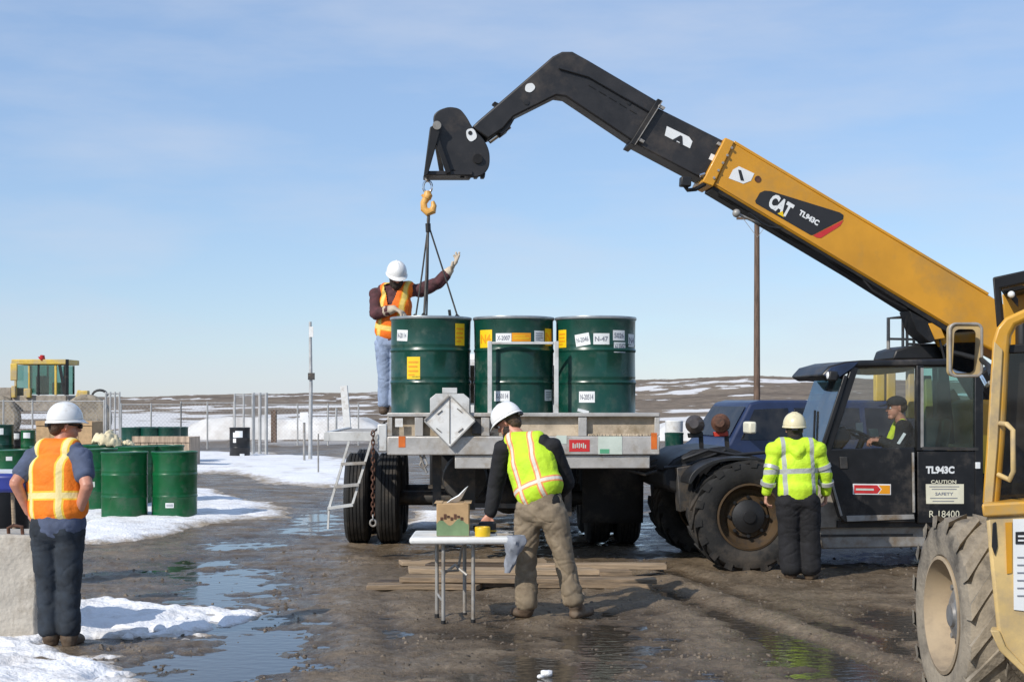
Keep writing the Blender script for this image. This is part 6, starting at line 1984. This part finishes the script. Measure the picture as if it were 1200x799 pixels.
def hard_hat(parent, c, fw, up, m, s=1.0):
    fw = Vector(fw); up = Vector(up).normalized()
    fw = (fw - up * fw.dot(up)).normalized()
    rt = fw.cross(up)
    ax = (rt, fw, up)
    b = MB()
    n, mm = 40, 10
    vs = []
    def pt(a, rad_f, z, ridge=0):
        return Vector(c) + rt * math.cos(a) * .113 * s * rad_f + fw * math.sin(a) * .135 * s * rad_f + up * z * s
    for i in range(mm + 1):
        t = PI / 2 * i / mm
        for k in range(n):
            a = 2 * PI * k / n
            z = .128 * math.sin(t)
            rf = math.cos(t) ** .82
            rid = .006 * max(0, math.cos((math.cos(a)) * PI * 2.2)) * math.sin(t) if abs(math.cos(a) * rf) < .25 else 0
            vs.append(pt(a, max(rf, .001), z + rid))
    # brim ring below: flares out, longer at the front
    base = len(vs)
    for (dr, dz, peak) in ((0.0, -.002, 0), (.05, -.010, .13), (.075, -.018, .24), (.065, -.022, .24), (-.02, -.014, .0)):
        for k in range(n):
            a = 2 * PI * k / n
            f_ = max(0, math.sin(a)) ** 2.2
            vs.append(pt(a, 1 + dr + peak * f_, dz - .014 * f_ * (peak > 0)))
    fs = []
    for i in range(mm):
        for k in range(n):
            fs.append((i * n + k, i * n + (k + 1) % n, (i + 1) * n + (k + 1) % n, (i + 1) * n + k))
    for i in range(4):
        for k in range(n):
            j = base + i * n
            fs.append((j + k, j + n + k, j + n + (k + 1) % n, j + (k + 1) % n))
    b.add(vs, fs)
    hat = b.build('hard_hat', m, parent, ang=60)
    MB().tube([Vector(c) + rt * math.cos(2 * PI * k / 28) * .100 * s + fw * math.sin(2 * PI * k / 28) * .12 * s - up * .02 * s for k in range(28)], .011, 8, True).build('headband', M['black_plastic'], hat)
    MB().bar(Vector(c) - fw * .128 * s - up * .035 * s - rt * .03, Vector(c) - fw * .128 * s - up * .035 * s + rt * .03, .03, .03, tuple(up)).build('ratchet', M['black_plastic'], hat, bevel=.006)
    return hat

def head_prims(b, c, fw, up, s=1.0, infl=0.0):
    fw = Vector(fw).normalized(); up = Vector(up)
    up = (up - fw * up.dot(fw)).normalized()
    rt = fw.cross(up)
    ax = (rt, fw, up)
    o = lambda x, y, z: Vector(c) + (rt * x + fw * y + up * z) * s
    ell(b, o(0, -.008, .028), ax, ((.076 + infl) * s, (.096 + infl) * s, (.088 + infl) * s))
    ell(b, o(0, .022, -.035), ax, ((.060 + infl) * s, (.070 + infl) * s, (.078 + infl) * s))
    cap(b, o(-.02, .062, -.092), o(.02, .062, -.092), .026 * s + infl, .026 * s + infl, fw)
    return o, ax

def face(parent, b, o, s, skin_b=True):
    # nose, brow, lips, ears: fused with the head
    cap(b, o(0, .086, .012), o(0, .107, -.026), .010 * s, .015 * s, (1, 0, 0))
    cap(b, o(-.035, .077, .022), o(.035, .077, .022), .013 * s, .013 * s, (0, 0, 1))
    cap(b, o(-.018, .084, -.056), o(.018, .084, -.056), .010 * s, .010 * s, (0, 0, 1))
    for sd_ in (-1, 1):
        cap(b, o(sd_ * .074, -.006, .018), o(sd_ * .076, -.012, -.026), .019 * s, .013 * s, (0, 1, 0), 1, .55)

def eyes(parent, o, s):
    for sd_ in (-1, 1):
        MB().ball(o(sd_ * .031, .079, .004), .012 * s, 10, 7).build('eye', M['label_white'], parent)
        MB().ball(o(sd_ * .032, .0868, .004), .0062 * s, 8, 6).build('iris', M['ink'], parent)

def hand_prims(b, wr, d, n, t, curl=0.5, s=1.0, infl=0.0, spread=0.012, curls=None):
    """palm, four separate fingers and a thumb; d along the hand, n out of the palm, t towards the thumb"""
    d = Vector(d).normalized()
    t = Vector(t); t = (t - d * t.dot(d)).normalized()
    n = Vector(n); n = (n - d * n.dot(d) - t * n.dot(t)).normalized()
    wr = Vector(wr)
    cap(b, wr - d * .015, wr + d * .03 * s, .024 * s + infl, .030 * s + infl, t, 1.15, .62)
    cap(b, wr + d * .03 * s, wr + d * .082 * s, .032 * s + infl, .037 * s + infl, t, 1.12, .42)
    for i in range(4):
        off = (.030 - .020 * i) * s
        ln = (.93, 1.05, 1.0, .78)[i]
        p = wr + d * (.088 - .006 * abs(i - 1.3)) * s + t * off
        ang = 0.15
        cu = curls[i] if curls else curl * (1 + .12 * i)
        fan = (1.5 - i) * spread / .045
        r0 = .0098 * s + infl
        for k, L in enumerate((.043, .027, .021)):
            ang += cu * (.75, .9, .6)[k]
            dd = d * math.cos(ang) + n * math.sin(ang) + t * fan * .25 * math.cos(ang)
            q = p + dd.normalized() * L * ln * s
            cap(b, p, q, r0, r0 * .92, t, n=10)
            p = q
            r0 *= .92
    p = wr + d * .022 * s + t * .030 * s
    dd = (d * .55 + t * .75 + n * .35).normalized()
    q = p + dd * .042 * s
    cap(b, p, q, .0155 * s + infl, .0125 * s + infl, t, n=10)
    dd = (d * .9 + t * .2 + n * .45).normalized()
    cap(b, q, q + dd * .032 * s, .012 * s + infl, .0095 * s + infl, t, n=10)

def person(label, loc, J, S, F_, head_f, head_up, skin='skin', torso=(1.0, 1.0), hands=None, garments=None, s=1.0, hs=1.0, face_on=True):
    """J: joints relative to loc, in metres (x right, y away, z up); S the person's right, F_ forward"""
    t = thing('person', label, 'person', tuple(loc))
    S, F_ = Vector(S).normalized(), Vector(F_).normalized()
    tw, td = torso
    def trunk(b, i, hem=None):
        pel, ch, nk = J['pel'], J['chest'], J['neck']
        low = pel if hem is None else hem
        cap(b, low, pel.lerp(ch, .5), (.145 * tw + i), (.142 * tw + i), S, 1.12, .80 * td)
        cap(b, pel.lerp(ch, .35), ch, (.142 * tw + i), (.150 * tw + i), S, 1.15, .80 * td)
        cap(b, ch, ch.lerp(nk, .55), (.150 * tw + i), (.10 + i), S, 1.22, .74)
        cap(b, J['shL'].lerp(nk, .25), J['shR'].lerp(nk, .25), .062 + i, .062 + i, F_)
        cap(b, J['shL'], J['shL'].lerp(J['elL'], .12), .062 + i, .058 + i, F_)
        cap(b, J['shR'], J['shR'].lerp(J['elR'], .12), .062 + i, .058 + i, F_)
    def arm(b, sd, i, upto=2.0, puff=1.0):
        sh, el, wr = J['sh' + sd], J['el' + sd], J['wr' + sd]
        if upto >= 1:
            cap(b, sh, el, .053 * puff + i, .043 * puff + i)
            e = el.lerp(wr, min(1, upto - 1))
            if upto > 1:
                cap(b, el, e, .043 * puff + i, (.043 + (.030 - .043) * min(1, upto - 1)) * puff + i)
        else:
            cap(b, sh, sh.lerp(el, upto), .055 * puff + i, .052 * puff + i)
    def leg(b, sd, i, i2=None, flare=0.0):
        hp_, kn, an = J['hip' + sd], J['kn' + sd], J['an' + sd]
        i2 = i if i2 is None else i2
        cap(b, hp_, kn, .088 + i, .060 + i)
        cap(b, kn, an, .060 + i, .042 + i2 + flare)
        if i == 0:
            ft = J['ft' + sd]
            cap(b, an - V(0, 0, .035), an.lerp(ft, .75) + V(0, 0, .012), .034, .022, V(0, 0, 1), .8, 1.0)
    b = MB()
    trunk(b, 0)
    cap(b, J['hipL'], J['hipR'], .105 * tw, .105 * tw, F_)
    for sd in 'LR':
        arm(b, sd, 0); leg(b, sd, 0)
    cap(b, J['neck'] - V(0, 0, .03), J['head'] + V(0, 0, -.03), .060, .054)
    o, ax = head_prims(b, J['head'], head_f, head_up, hs)
    if face_on:
        face(t, b, o, hs)
    for h in (hands or []):
        hand_prims(b, **h)
    wear(fuse(b, .0062, 3), 'body', M[skin], t)
    t_data = dict(root=t, trunk=trunk, arm=arm, leg=leg, o=o, ax=ax, S=S, F=F_, J=J, tw=tw)
    return t_data

def trousers(pd, m, i=.018, cuff=.030, wr=(.010, (9, 9, 16), 1), puff=0.0, hem=0.0):
    b = MB(); J = pd['J']
    cap(b, J['hipL'] + V(0, 0, .02), J['hipR'] + V(0, 0, .02), .110 * pd['tw'] + i, .110 * pd['tw'] + i, pd['F'])
    cap(b, J['pel'] + (J['pel'] - J['chest']) * .12, J['pel'] + (J['chest'] - J['pel']) * .18, .132 * pd['tw'] + i, .132 * pd['tw'] + i, pd['S'], 1.12, .84)
    for sd in 'LR':
        hp_, kn, an = J['hip' + sd], J['kn' + sd], J['an' + sd]
        cap(b, hp_, kn, .090 + i + puff, .064 + i + puff)
        cap(b, kn, an.lerp(kn, .13) + V(0, 0, hem), .064 + i + puff, .046 + cuff + puff)
    return wear(fuse(b, .0095, 2, wr), 'trousers', M[m], pd['root'])

def boots(pd, m='boot', i=.016):
    J = pd['J']
    for sd in 'LR':
        b = MB()
        an, ft = J['an' + sd], J['ft' + sd]
        cap(b, an + V(0, 0, .08), an - V(0, 0, .01), .046 + i, .046 + i)
        heel = an - V(0, 0, .045) + (an - ft).normalized() * .015
        tz = V(ft.x, ft.y, .045)
        heel.z = .045
        cap(b, heel, tz, .036 + i, .034 + i, (0, 0, 1), .78, 1.0)
        cap(b, an, heel.lerp(tz, .55), .042 + i, .03 + i)
        wear(fuse(b, .010, 3, (.004, (20, 20, 20), 2)), 'boot', M[m], pd['root'])

def shirt(pd, m, i=.014, upto=(2.0, 2.0), wr=(.008, (10, 10, 18), 3), puff=1.0, hem=None, name='shirt', voxel=.011, cut=None):
    b = MB()
    pd['trunk'](b, i, hem)
    pd['arm'](b, 'L', i, upto[0], puff); pd['arm'](b, 'R', i, upto[1], puff)
    return wear(fuse(b, voxel, 3, wr, cut), name, M[m], pd['root'])

def vest(pd, m, i=.030, hem=None, wr=(.007, (8, 8, 10), 5), cut=None, name='vest'):
    b = MB(); J = pd['J']; S = pd['S']; tw = pd['tw']
    pel, ch, nk = J['pel'], J['chest'], J['neck']
    low = hem if hem is not None else pel
    cap(b, low, pel.lerp(ch, .5), .150 * tw + i, .146 * tw + i, S, 1.12, .84)
    cap(b, pel.lerp(ch, .35), ch, .146 * tw + i, .152 * tw + i, S, 1.13, .84)
    cap(b, ch, ch.lerp(nk, .55), .152 * tw + i, .102 + i, S, 1.16, .80)
    cap(b, J['shL'].lerp(nk, .42), J['shR'].lerp(nk, .42), .064 + i * .8, .064 + i * .8, pd['F'])
    me = fuse(b, .0095, 4, wr, cut)
    o = wear(me, name, m, pd['root'], .006)
    band_attrs(me, pel, nk, S)
    return o

def beard_or_hair(pd, m, name, parts, i=.008, voxel=.008):
    b = MB(); o = pd['o']; ax = pd['ax']
    for (c, r) in parts:
        ell(b, o(*c), ax, r)
    return wear(fuse(b, voxel, 2, (.004, (60, 60, 60), 4)), name, M[m], pd['root'])

def joints(D, ref, spec):
    """spec: name -> (px, py, depth offset); ref: the person's base"""
    return {k: P(a, b, D + c) - ref for k, (a, b, c) in spec.items()}

VEST_ORANGE = vest_material('orange_vest', (0.86, 0.20, 0.008), (0.80, 0.66, 0.30), (0.84, 0.55, 0.05), [(.155, .020)], [(.115, .018)], .012)
VEST_LIME = vest_material('lime_vest', (0.50, 0.74, 0.025), (0.66, 0.62, 0.52), (0.80, 0.30, 0.10), [(.12, .013)], [(.085, .012)], .013)
JACKET_LIME = vest_material('lime_jacket', (0.55, 0.80, 0.03), (0.38, 0.40, 0.38), None, [(.215, .024)], [(.135, .020)], 0)

# ---- 1: worker with the orange vest at the left, back to the camera, hands on the hips
D = 10.0
ref = V(P(70, 468, D).x, D, 0.0)
J = joints(D, ref, dict(pel=(69, 607, 0), chest=(67, 552, .02), neck=(71, 519, .05), head=(75.5, 499, .08),
     shL=(40, 536, .05), shR=(94, 535, -.04), elL=(18, 566, -.08), elR=(102, 570, -.18), wrL=(34, 600, .02), wrR=(90, 605, -.06),
     hipL=(53, 620, .01), hipR=(82, 620, -.02), knL=(56, 688, .02), knR=(81, 690, .0), anL=(60, 745, .02), anR=(81, 746, 0), ftL=(62, 754, .17), ftR=(92, 754, .16)))
p1 = person('stocky worker in an orange vest and white hard hat, back turned and hands on hips', ref, J, (.93, -.37, 0), (.37, .93, 0), (.80, .58, -.06), (0, 0, 1), 'skin_red', (1.10, 1.12),
    hands=[dict(wr=J['wrL'], d=(.5, .5, -.7), n=(.8, -.1, .5), t=(0, -.5, -.4), curl=.35), dict(wr=J['wrR'], d=(-.55, .35, -.75), n=(-.6, .5, .5), t=(.2, -.8, -.3), curl=.4)], hs=1.05)
trousers(p1, 'denim_dark', .018, .038, (.012, (7, 7, 13), 1))
boots(p1)
shirt(p1, 'shirt_blue', .021, (.64, .64), puff=1.02, hem=J['pel'] - V(0, 0, .05))
vest(p1, VEST_ORANGE, .036, J['pel'] + V(0, 0, .065))
beard_or_hair(p1, 'hair_brown', 'hair', [((0, -.030, .022), (.082, .090, .075)), ((0, -.055, -.012), (.062, .055, .06))])
hard_hat(p1['root'], p1['o'](0, .0, .043), (.80, .58, -.06), (-.02, -.02, 1), M['hat_white'], .95)
o = p1['o']
MB().bar(o(-.055, .100, .004), o(.055, .100, .004), .036, .02, tuple(Vector((0, 0, 1)))).build('sunglasses', M['glasses'], p1['root'], bevel=.008)
MB().bar(o(.07, .08, .008), o(.083, -.02, .012), .012, .006, (0, 0, 1)).build('sunglasses_arm', M['glasses'], p1['root'])
MB().bar(o(-.07, .08, .008), o(-.083, -.02, .012), .012, .006, (0, 0, 1)).build('sunglasses_arm', M['glasses'], p1['root'])

# ---- 2: worker at the table, bent over it
D = 11.35
ref = V(P(640, 468, D).x, D, 0.0)
J = joints(D, ref, dict(pel=(634, 588, 0), chest=(623, 543, .10), neck=(612, 511, .20), head=(596, 495, .28),
     shL=(590, 524, .22), shR=(646, 522, .08), elL=(581, 570, .32), elR=(664, 566, .18), wrL=(574, 603, .28), wrR=(640, 596, .42),
     hipL=(618, 602, .04), hipR=(648, 602, -.03), knL=(617, 660, .05), knR=(661, 655, -.02), anL=(617, 713, .02), anR=(674, 708, -.02), ftL=(604, 724, .10), ftR=(690, 720, .12)))
p2 = person('worker in a lime vest, khaki trousers and white hard hat leaning over the table', ref, J, (.90, -.42, 0), (.42, .90, -.12), (-.78, .42, -.48), (-.45, .25, .86), 'skin_red', (1.0, 1.0),
    hands=[dict(wr=J['wrL'], d=(-.3, -.2, -.5), n=(.2, -.9, .2), t=(.7, .1, -.2), curl=.6), dict(wr=J['wrR'], d=(-.7, .2, -.3), n=(0, 0, -1), t=(-.3, -.8, 0), curl=.6)], hs=1.0)
trousers(p2, 'khaki', .022, .044, (.016, (7, 7, 14), 4), hem=-.01)
boots(p2)
shirt(p2, 'black_cloth', .016, (1.95, 1.95), puff=1.25, hem=J['pel'] - V(-.005, 0, .035))
vest(p2, VEST_LIME, .028, J['pel'] + V(0, 0, .09))
beard_or_hair(p2, 'hair_brown', 'hair', [((0, -.035, .02), (.081, .080, .075)), ((0, -.055, -.025), (.062, .05, .06))])
beard_or_hair(p2, 'hair', 'beard', [((0, .052, -.090), (.050, .045, .042)), ((.045, .02, -.06), (.024, .04, .045)), ((-.045, .02, -.06), (.024, .04, .045))])
hard_hat(p2['root'], p2['o'](0, .0, .043), (-.78, .42, -.48), (-.45, .25, .86), M['hat_white'], 1.0)
eyes(p2['root'], p2['o'], 1.0)
# two trouser pockets
for (px, py) in ((640, 622), (612, 640)):
    pass

# ---- 3: worker in the lime jacket by the telehandler
D = 13.75
ref = V(P(936, 468, D).x, D, 0.0)
J = joints(D, ref, dict(pel=(935, 578, 0), chest=(933, 543, .02), neck=(932, 517, .03), head=(931, 503, .06),
     shL=(909, 526, .02), shR=(957, 526, .0), elL=(902, 556, -.03), elR=(968, 555, .02), wrL=(898, 578, .03), wrR=(968, 578, .10),
     hipL=(924, 588, 0), hipR=(947, 588, 0), knL=(925, 632, .03), knR=(949, 633, .02), anL=(927, 671, .0), anR=(949, 671, .0), ftL=(922, 679, .12), ftR=(955, 679, .12)))
p3 = person('worker in a hooded lime jacket and cream hard hat standing by the telehandler wheel', ref, J, (.99, -.08, 0), (.08, .99, 0), (.15, .98, .0), (0, 0, 1), 'skin', (.98, 1.0),
    hands=[dict(wr=J['wrL'], d=(-.05, .15, -1), n=(.9, .1, 0), t=(0, 1, .2), curl=.5), dict(wr=J['wrR'], d=(.0, .3, -1), n=(-.9, .1, 0), t=(0, 1, .2), curl=.5)], s=1.0)
trousers(p3, 'black_cloth', .030, .052, (.012, (7, 7, 12), 6), puff=.008)
boots(p3)
b = MB()
pel = J['pel']; 
p3['trunk'](b, .034, pel - V(0, 0, .0))
cap(b, pel - V(0, 0, .015), pel + V(0, 0, .05), .168, .18, (1, 0, 0), 1.12, .88)
for sd in 'LR':
    p3['arm'](b, sd, .020, 1.97, 1.02)
me = fuse(b, .010, 3, (.009, (8, 8, 11), 2))
jk = wear(me, 'jacket', JACKET_LIME, p3['root'])
band_attrs(me, pel, J['neck'], (1, 0, 0))
for sd in 'LR':     # reflective sleeve bands
    for f_ in (.72, 1.45):
        a, e, w_ = J['sh' + sd], J['el' + sd], J['wr' + sd]
        c0 = a.lerp(e, f_) if f_ < 1 else e.lerp(w_, f_ - 1)
        dr = ((e - a) if f_ < 1 else (w_ - e)).normalized()
        MB().lathe([(.068, -.02), (.076, -.018), (.076, .018), (.068, .02)], 20, c0, dr).build('reflective_band', M['galv'], jk)
b = MB()
nk = J['neck']
cap(b, nk + V(-.09, -.03, -.01), nk + V(.09, -.04, -.01), .050, .050, (0, 0, 1))
cap(b, nk + V(-.10, -.05, -.02), nk + V(.0, -.13, -.12), .045, .05, (0, 0, 1), 1, .8)
cap(b, nk + V(.10, -.06, -.02), nk + V(.0, -.13, -.12), .045, .05, (0, 0, 1), 1, .8)
cap(b, nk + V(0, -.10, -.07), nk + V(.01, -.125, -.15), .07, .045, (1, 0, 0), 1.1, .6)
wear(fuse(b, .010, 4, (.008, (9, 9, 12), 7)), 'hood', mat('lime_hood', (0.55, 0.80, 0.03), .75, var=.08, bump=.2), jk)
b = MB()
cap(b, nk + V(0, .0, .01), nk + V(0, .01, .07), .080, .072)
wear(fuse(b, .010, 3, (.006, (14, 14, 14), 1)), 'scarf', M['black_cloth'], p3['root'])
beard_or_hair(p3, 'hair', 'hair', [((0, -.030, .01), (.082, .086, .085)), ((0, -.05, -.05), (.07, .05, .06))])
hard_hat(p3['root'], p3['o'](0, .0, .040), (.15, .98, 0), (0, -.03, 1), M['hat_cream'], .98)

# ---- 4: driver in the cab
loc = ROOT[TH.name] @ lp(1060, 555, .80)
D = loc.y
ref = V(loc.x, D, 0.86)
J = joints(D, ref, dict(pel=(1067, 550, 0), chest=(1062, 513, 0), neck=(1057, 492, 0), head=(1050.5, 478, 0),
     shL=(1058, 503, -.17), shR=(1060, 503, .17), elL=(1052, 525, -.20), elR=(1048, 526, .2), wrL=(1031, 516, -.10), wrR=(1030, 514, .10),
     hipL=(1066, 553, -.09), hipR=(1066, 553, .09), knL=(1018, 552, -.11), knR=(1018, 552, .11), anL=(1012, 596, -.10), anR=(1010, 596, .10), ftL=(997, 600, -.10), ftR=(996, 600, .1)))
p4 = person('driver in a black cap and lime vest sitting at the wheel of the telehandler', ref, J, (.1, .99, 0), (-.99, .1, 0), (-.98, -.14, -.03), (0, 0, 1), 'skin_red', (.92, 1.0),
    hands=[dict(wr=J['wrL'], d=(-1, 0, .1), n=(.1, .3, -.9), t=(0, .9, .3), curl=.75), dict(wr=J['wrR'], d=(-1, 0, .1), n=(.1, -.3, -.9), t=(0, -.9, .3), curl=.75)])
trousers(p4, 'black_cloth', .018, .03, (.008, (8, 8, 12), 3))
boots_J = J
shirt(p4, 'black_cloth', .016, (1.9, 1.9), puff=1.15, hem=J['pel'])
lime2 = mat('lime_cloth', (0.62, 0.74, 0.03), .75, var=.08, bump=.2)
# open vest: two front bands of lime cloth over the shoulders
for y_ in (-.12, .12):
    b = MB()
    cap(b, J['neck'] + V(-.02, y_ * .75, -.02), J['chest'] + V(-.135, y_, -.02), .050, .052, (0, 1, 0), 1.1, .8)
    cap(b, J['chest'] + V(-.135, y_, -.02), J['pel'] + V(-.145, y_, .14), .052, .055, (0, 1, 0), 1.2, .8)
    wear(fuse(b, .010, 3, (.004, (12, 12, 12), 1)), 'vest', lime2, p4['root'])
slv = MB().bar(J['elL'] + V(-.01, -.052, .045), J['elL'] + V(.055, -.066, .155), .03, .012, (0, 0, 1)).build('sleeve_stripe', M['label_white'], p4['root'])
beard_or_hair(p4, 'hair_brown', 'hair', [((0, -.035, .012), (.081, .080, .07))])
b = MB()
ell(b, p4['o'](0, -.004, .050), p4['ax'], (.088, .106, .075))
me = fuse(b, .008, 3, None, cut=lambda c: (c - p4['o'](0, 0, .038)).dot(p4['ax'][2]) < 0)
cp = wear(me, 'cap', M['black_cloth'], p4['root'], .004)
b = MB()
cap(b, p4['o'](0, .07, .044), p4['o'](0, .150, .030), .072, .058, p4['ax'][0], 1.0, .09)
wear(fuse(b, .005, 2), 'cap_peak', M['black_cloth'], cp)
eyes(p4['root'], p4['o'], 1.0)

# ---- 5: worker on the truck bed guiding the slings
D = 15.85
ref = V(P(462, 468, D).x, D, 1.572)
J = joints(D, ref, dict(pel=(459, 396, .02), chest=(463, 356, -.02), neck=(466, 336, -.06), head=(464.5, 323.5, -.13),
     shL=(490, 341, -.04), shR=(441, 344, .02), elL=(514, 331, -.10), elR=(440, 368, -.10), wrL=(528, 316, -.13), wrR=(462, 362, -.24),
     hipL=(468, 402, .0), hipR=(450, 402, .03), knL=(466, 442, .02), knR=(451, 442, .06), anL=(464, 478, .05), anR=(450, 478, .10), ftL=(470, 485, -.05), ftR=(449, 485, -.0)))
p5 = person('worker in an orange vest on the truck bed raising one gloved hand', ref, J, (-.90, .30, 0), (.32, -.94, 0), (.22, -.88, -.48), (.10, -.42, .88), 'skin_red', (.95, 1.0), hs=1.02, face_on=True)
trousers(p5, 'denim_pale', .018, .03, (.010, (8, 8, 13), 2))
boots(p5)
shirt(p5, 'shirt_maroon', .018, (1.62, 1.72), puff=1.2, hem=J['pel'], wr=(.012, (10, 10, 14), 3))
VEST_OR2 = vest_material('orange_vest_front', (0.88, 0.17, 0.008), (0.80, 0.60, 0.16), (0.82, 0.42, 0.03), [(.115, .022)], [(.115, .020)], .010)
Mi = J
def vneck(c):
    rel = c - J['chest']
    f_ = rel.dot(p5['F']); h_ = rel.z; x_ = abs(rel.dot(p5['S']))
    return f_ > .02 and h_ > -.02 and x_ < .025 + .30 * (h_ + .02)
vest(p5, VEST_OR2, .032, J['pel'] + V(0, 0, .06), cut=vneck)
# gloves: the raised one shows its fingers
def glove(wr, el, d, n, t, **kw):
    b = MB()
    cap(b, wr.lerp(el, .42), wr, .062, .042)
    hand_prims(b, wr, d, n, t, infl=.0045, s=1.2, **kw)
    wear(fuse(b, .0068, 2, (.002, (40, 40, 40), 1)), 'glove', M['glove'], p5['root'])
glove(J['wrL'], J['elL'], (.55, -.1, .75), (-.75, -.3, .5), (.1, -.9, -.1), curl=.16, curls=[.05, .12, .34, .5], spread=.03)
glove(J['wrR'], J['elR'], (.8, -.4, -.35), (.0, .2, -.95), (.3, .8, 0), curl=.4)
beard_or_hair(p5, 'hair', 'hair', [((0, -.03, .01), (.083, .085, .08)), ((0, -.05, -.05), (.07, .05, .06))])
beard_or_hair(p5, 'hair', 'beard', [((0, .050, -.085), (.058, .052, .06)), ((.045, .02, -.06), (.03, .05, .06)), ((-.045, .02, -.06), (.03, .05, .06)), ((0, .06, -.05), (.05, .04, .03))])
hard_hat(p5['root'], p5['o'](0, .0, .043), (.22, -.88, -.48), (.10, -.42, .88), M['hat_white'], 1.0)
o = p5['o']
MB().bar(o(-.055, .098, .004), o(.055, .098, .004), .038, .02, (0, 0, 1)).build('sunglasses', M['glasses'], p5['root'], bevel=.008)
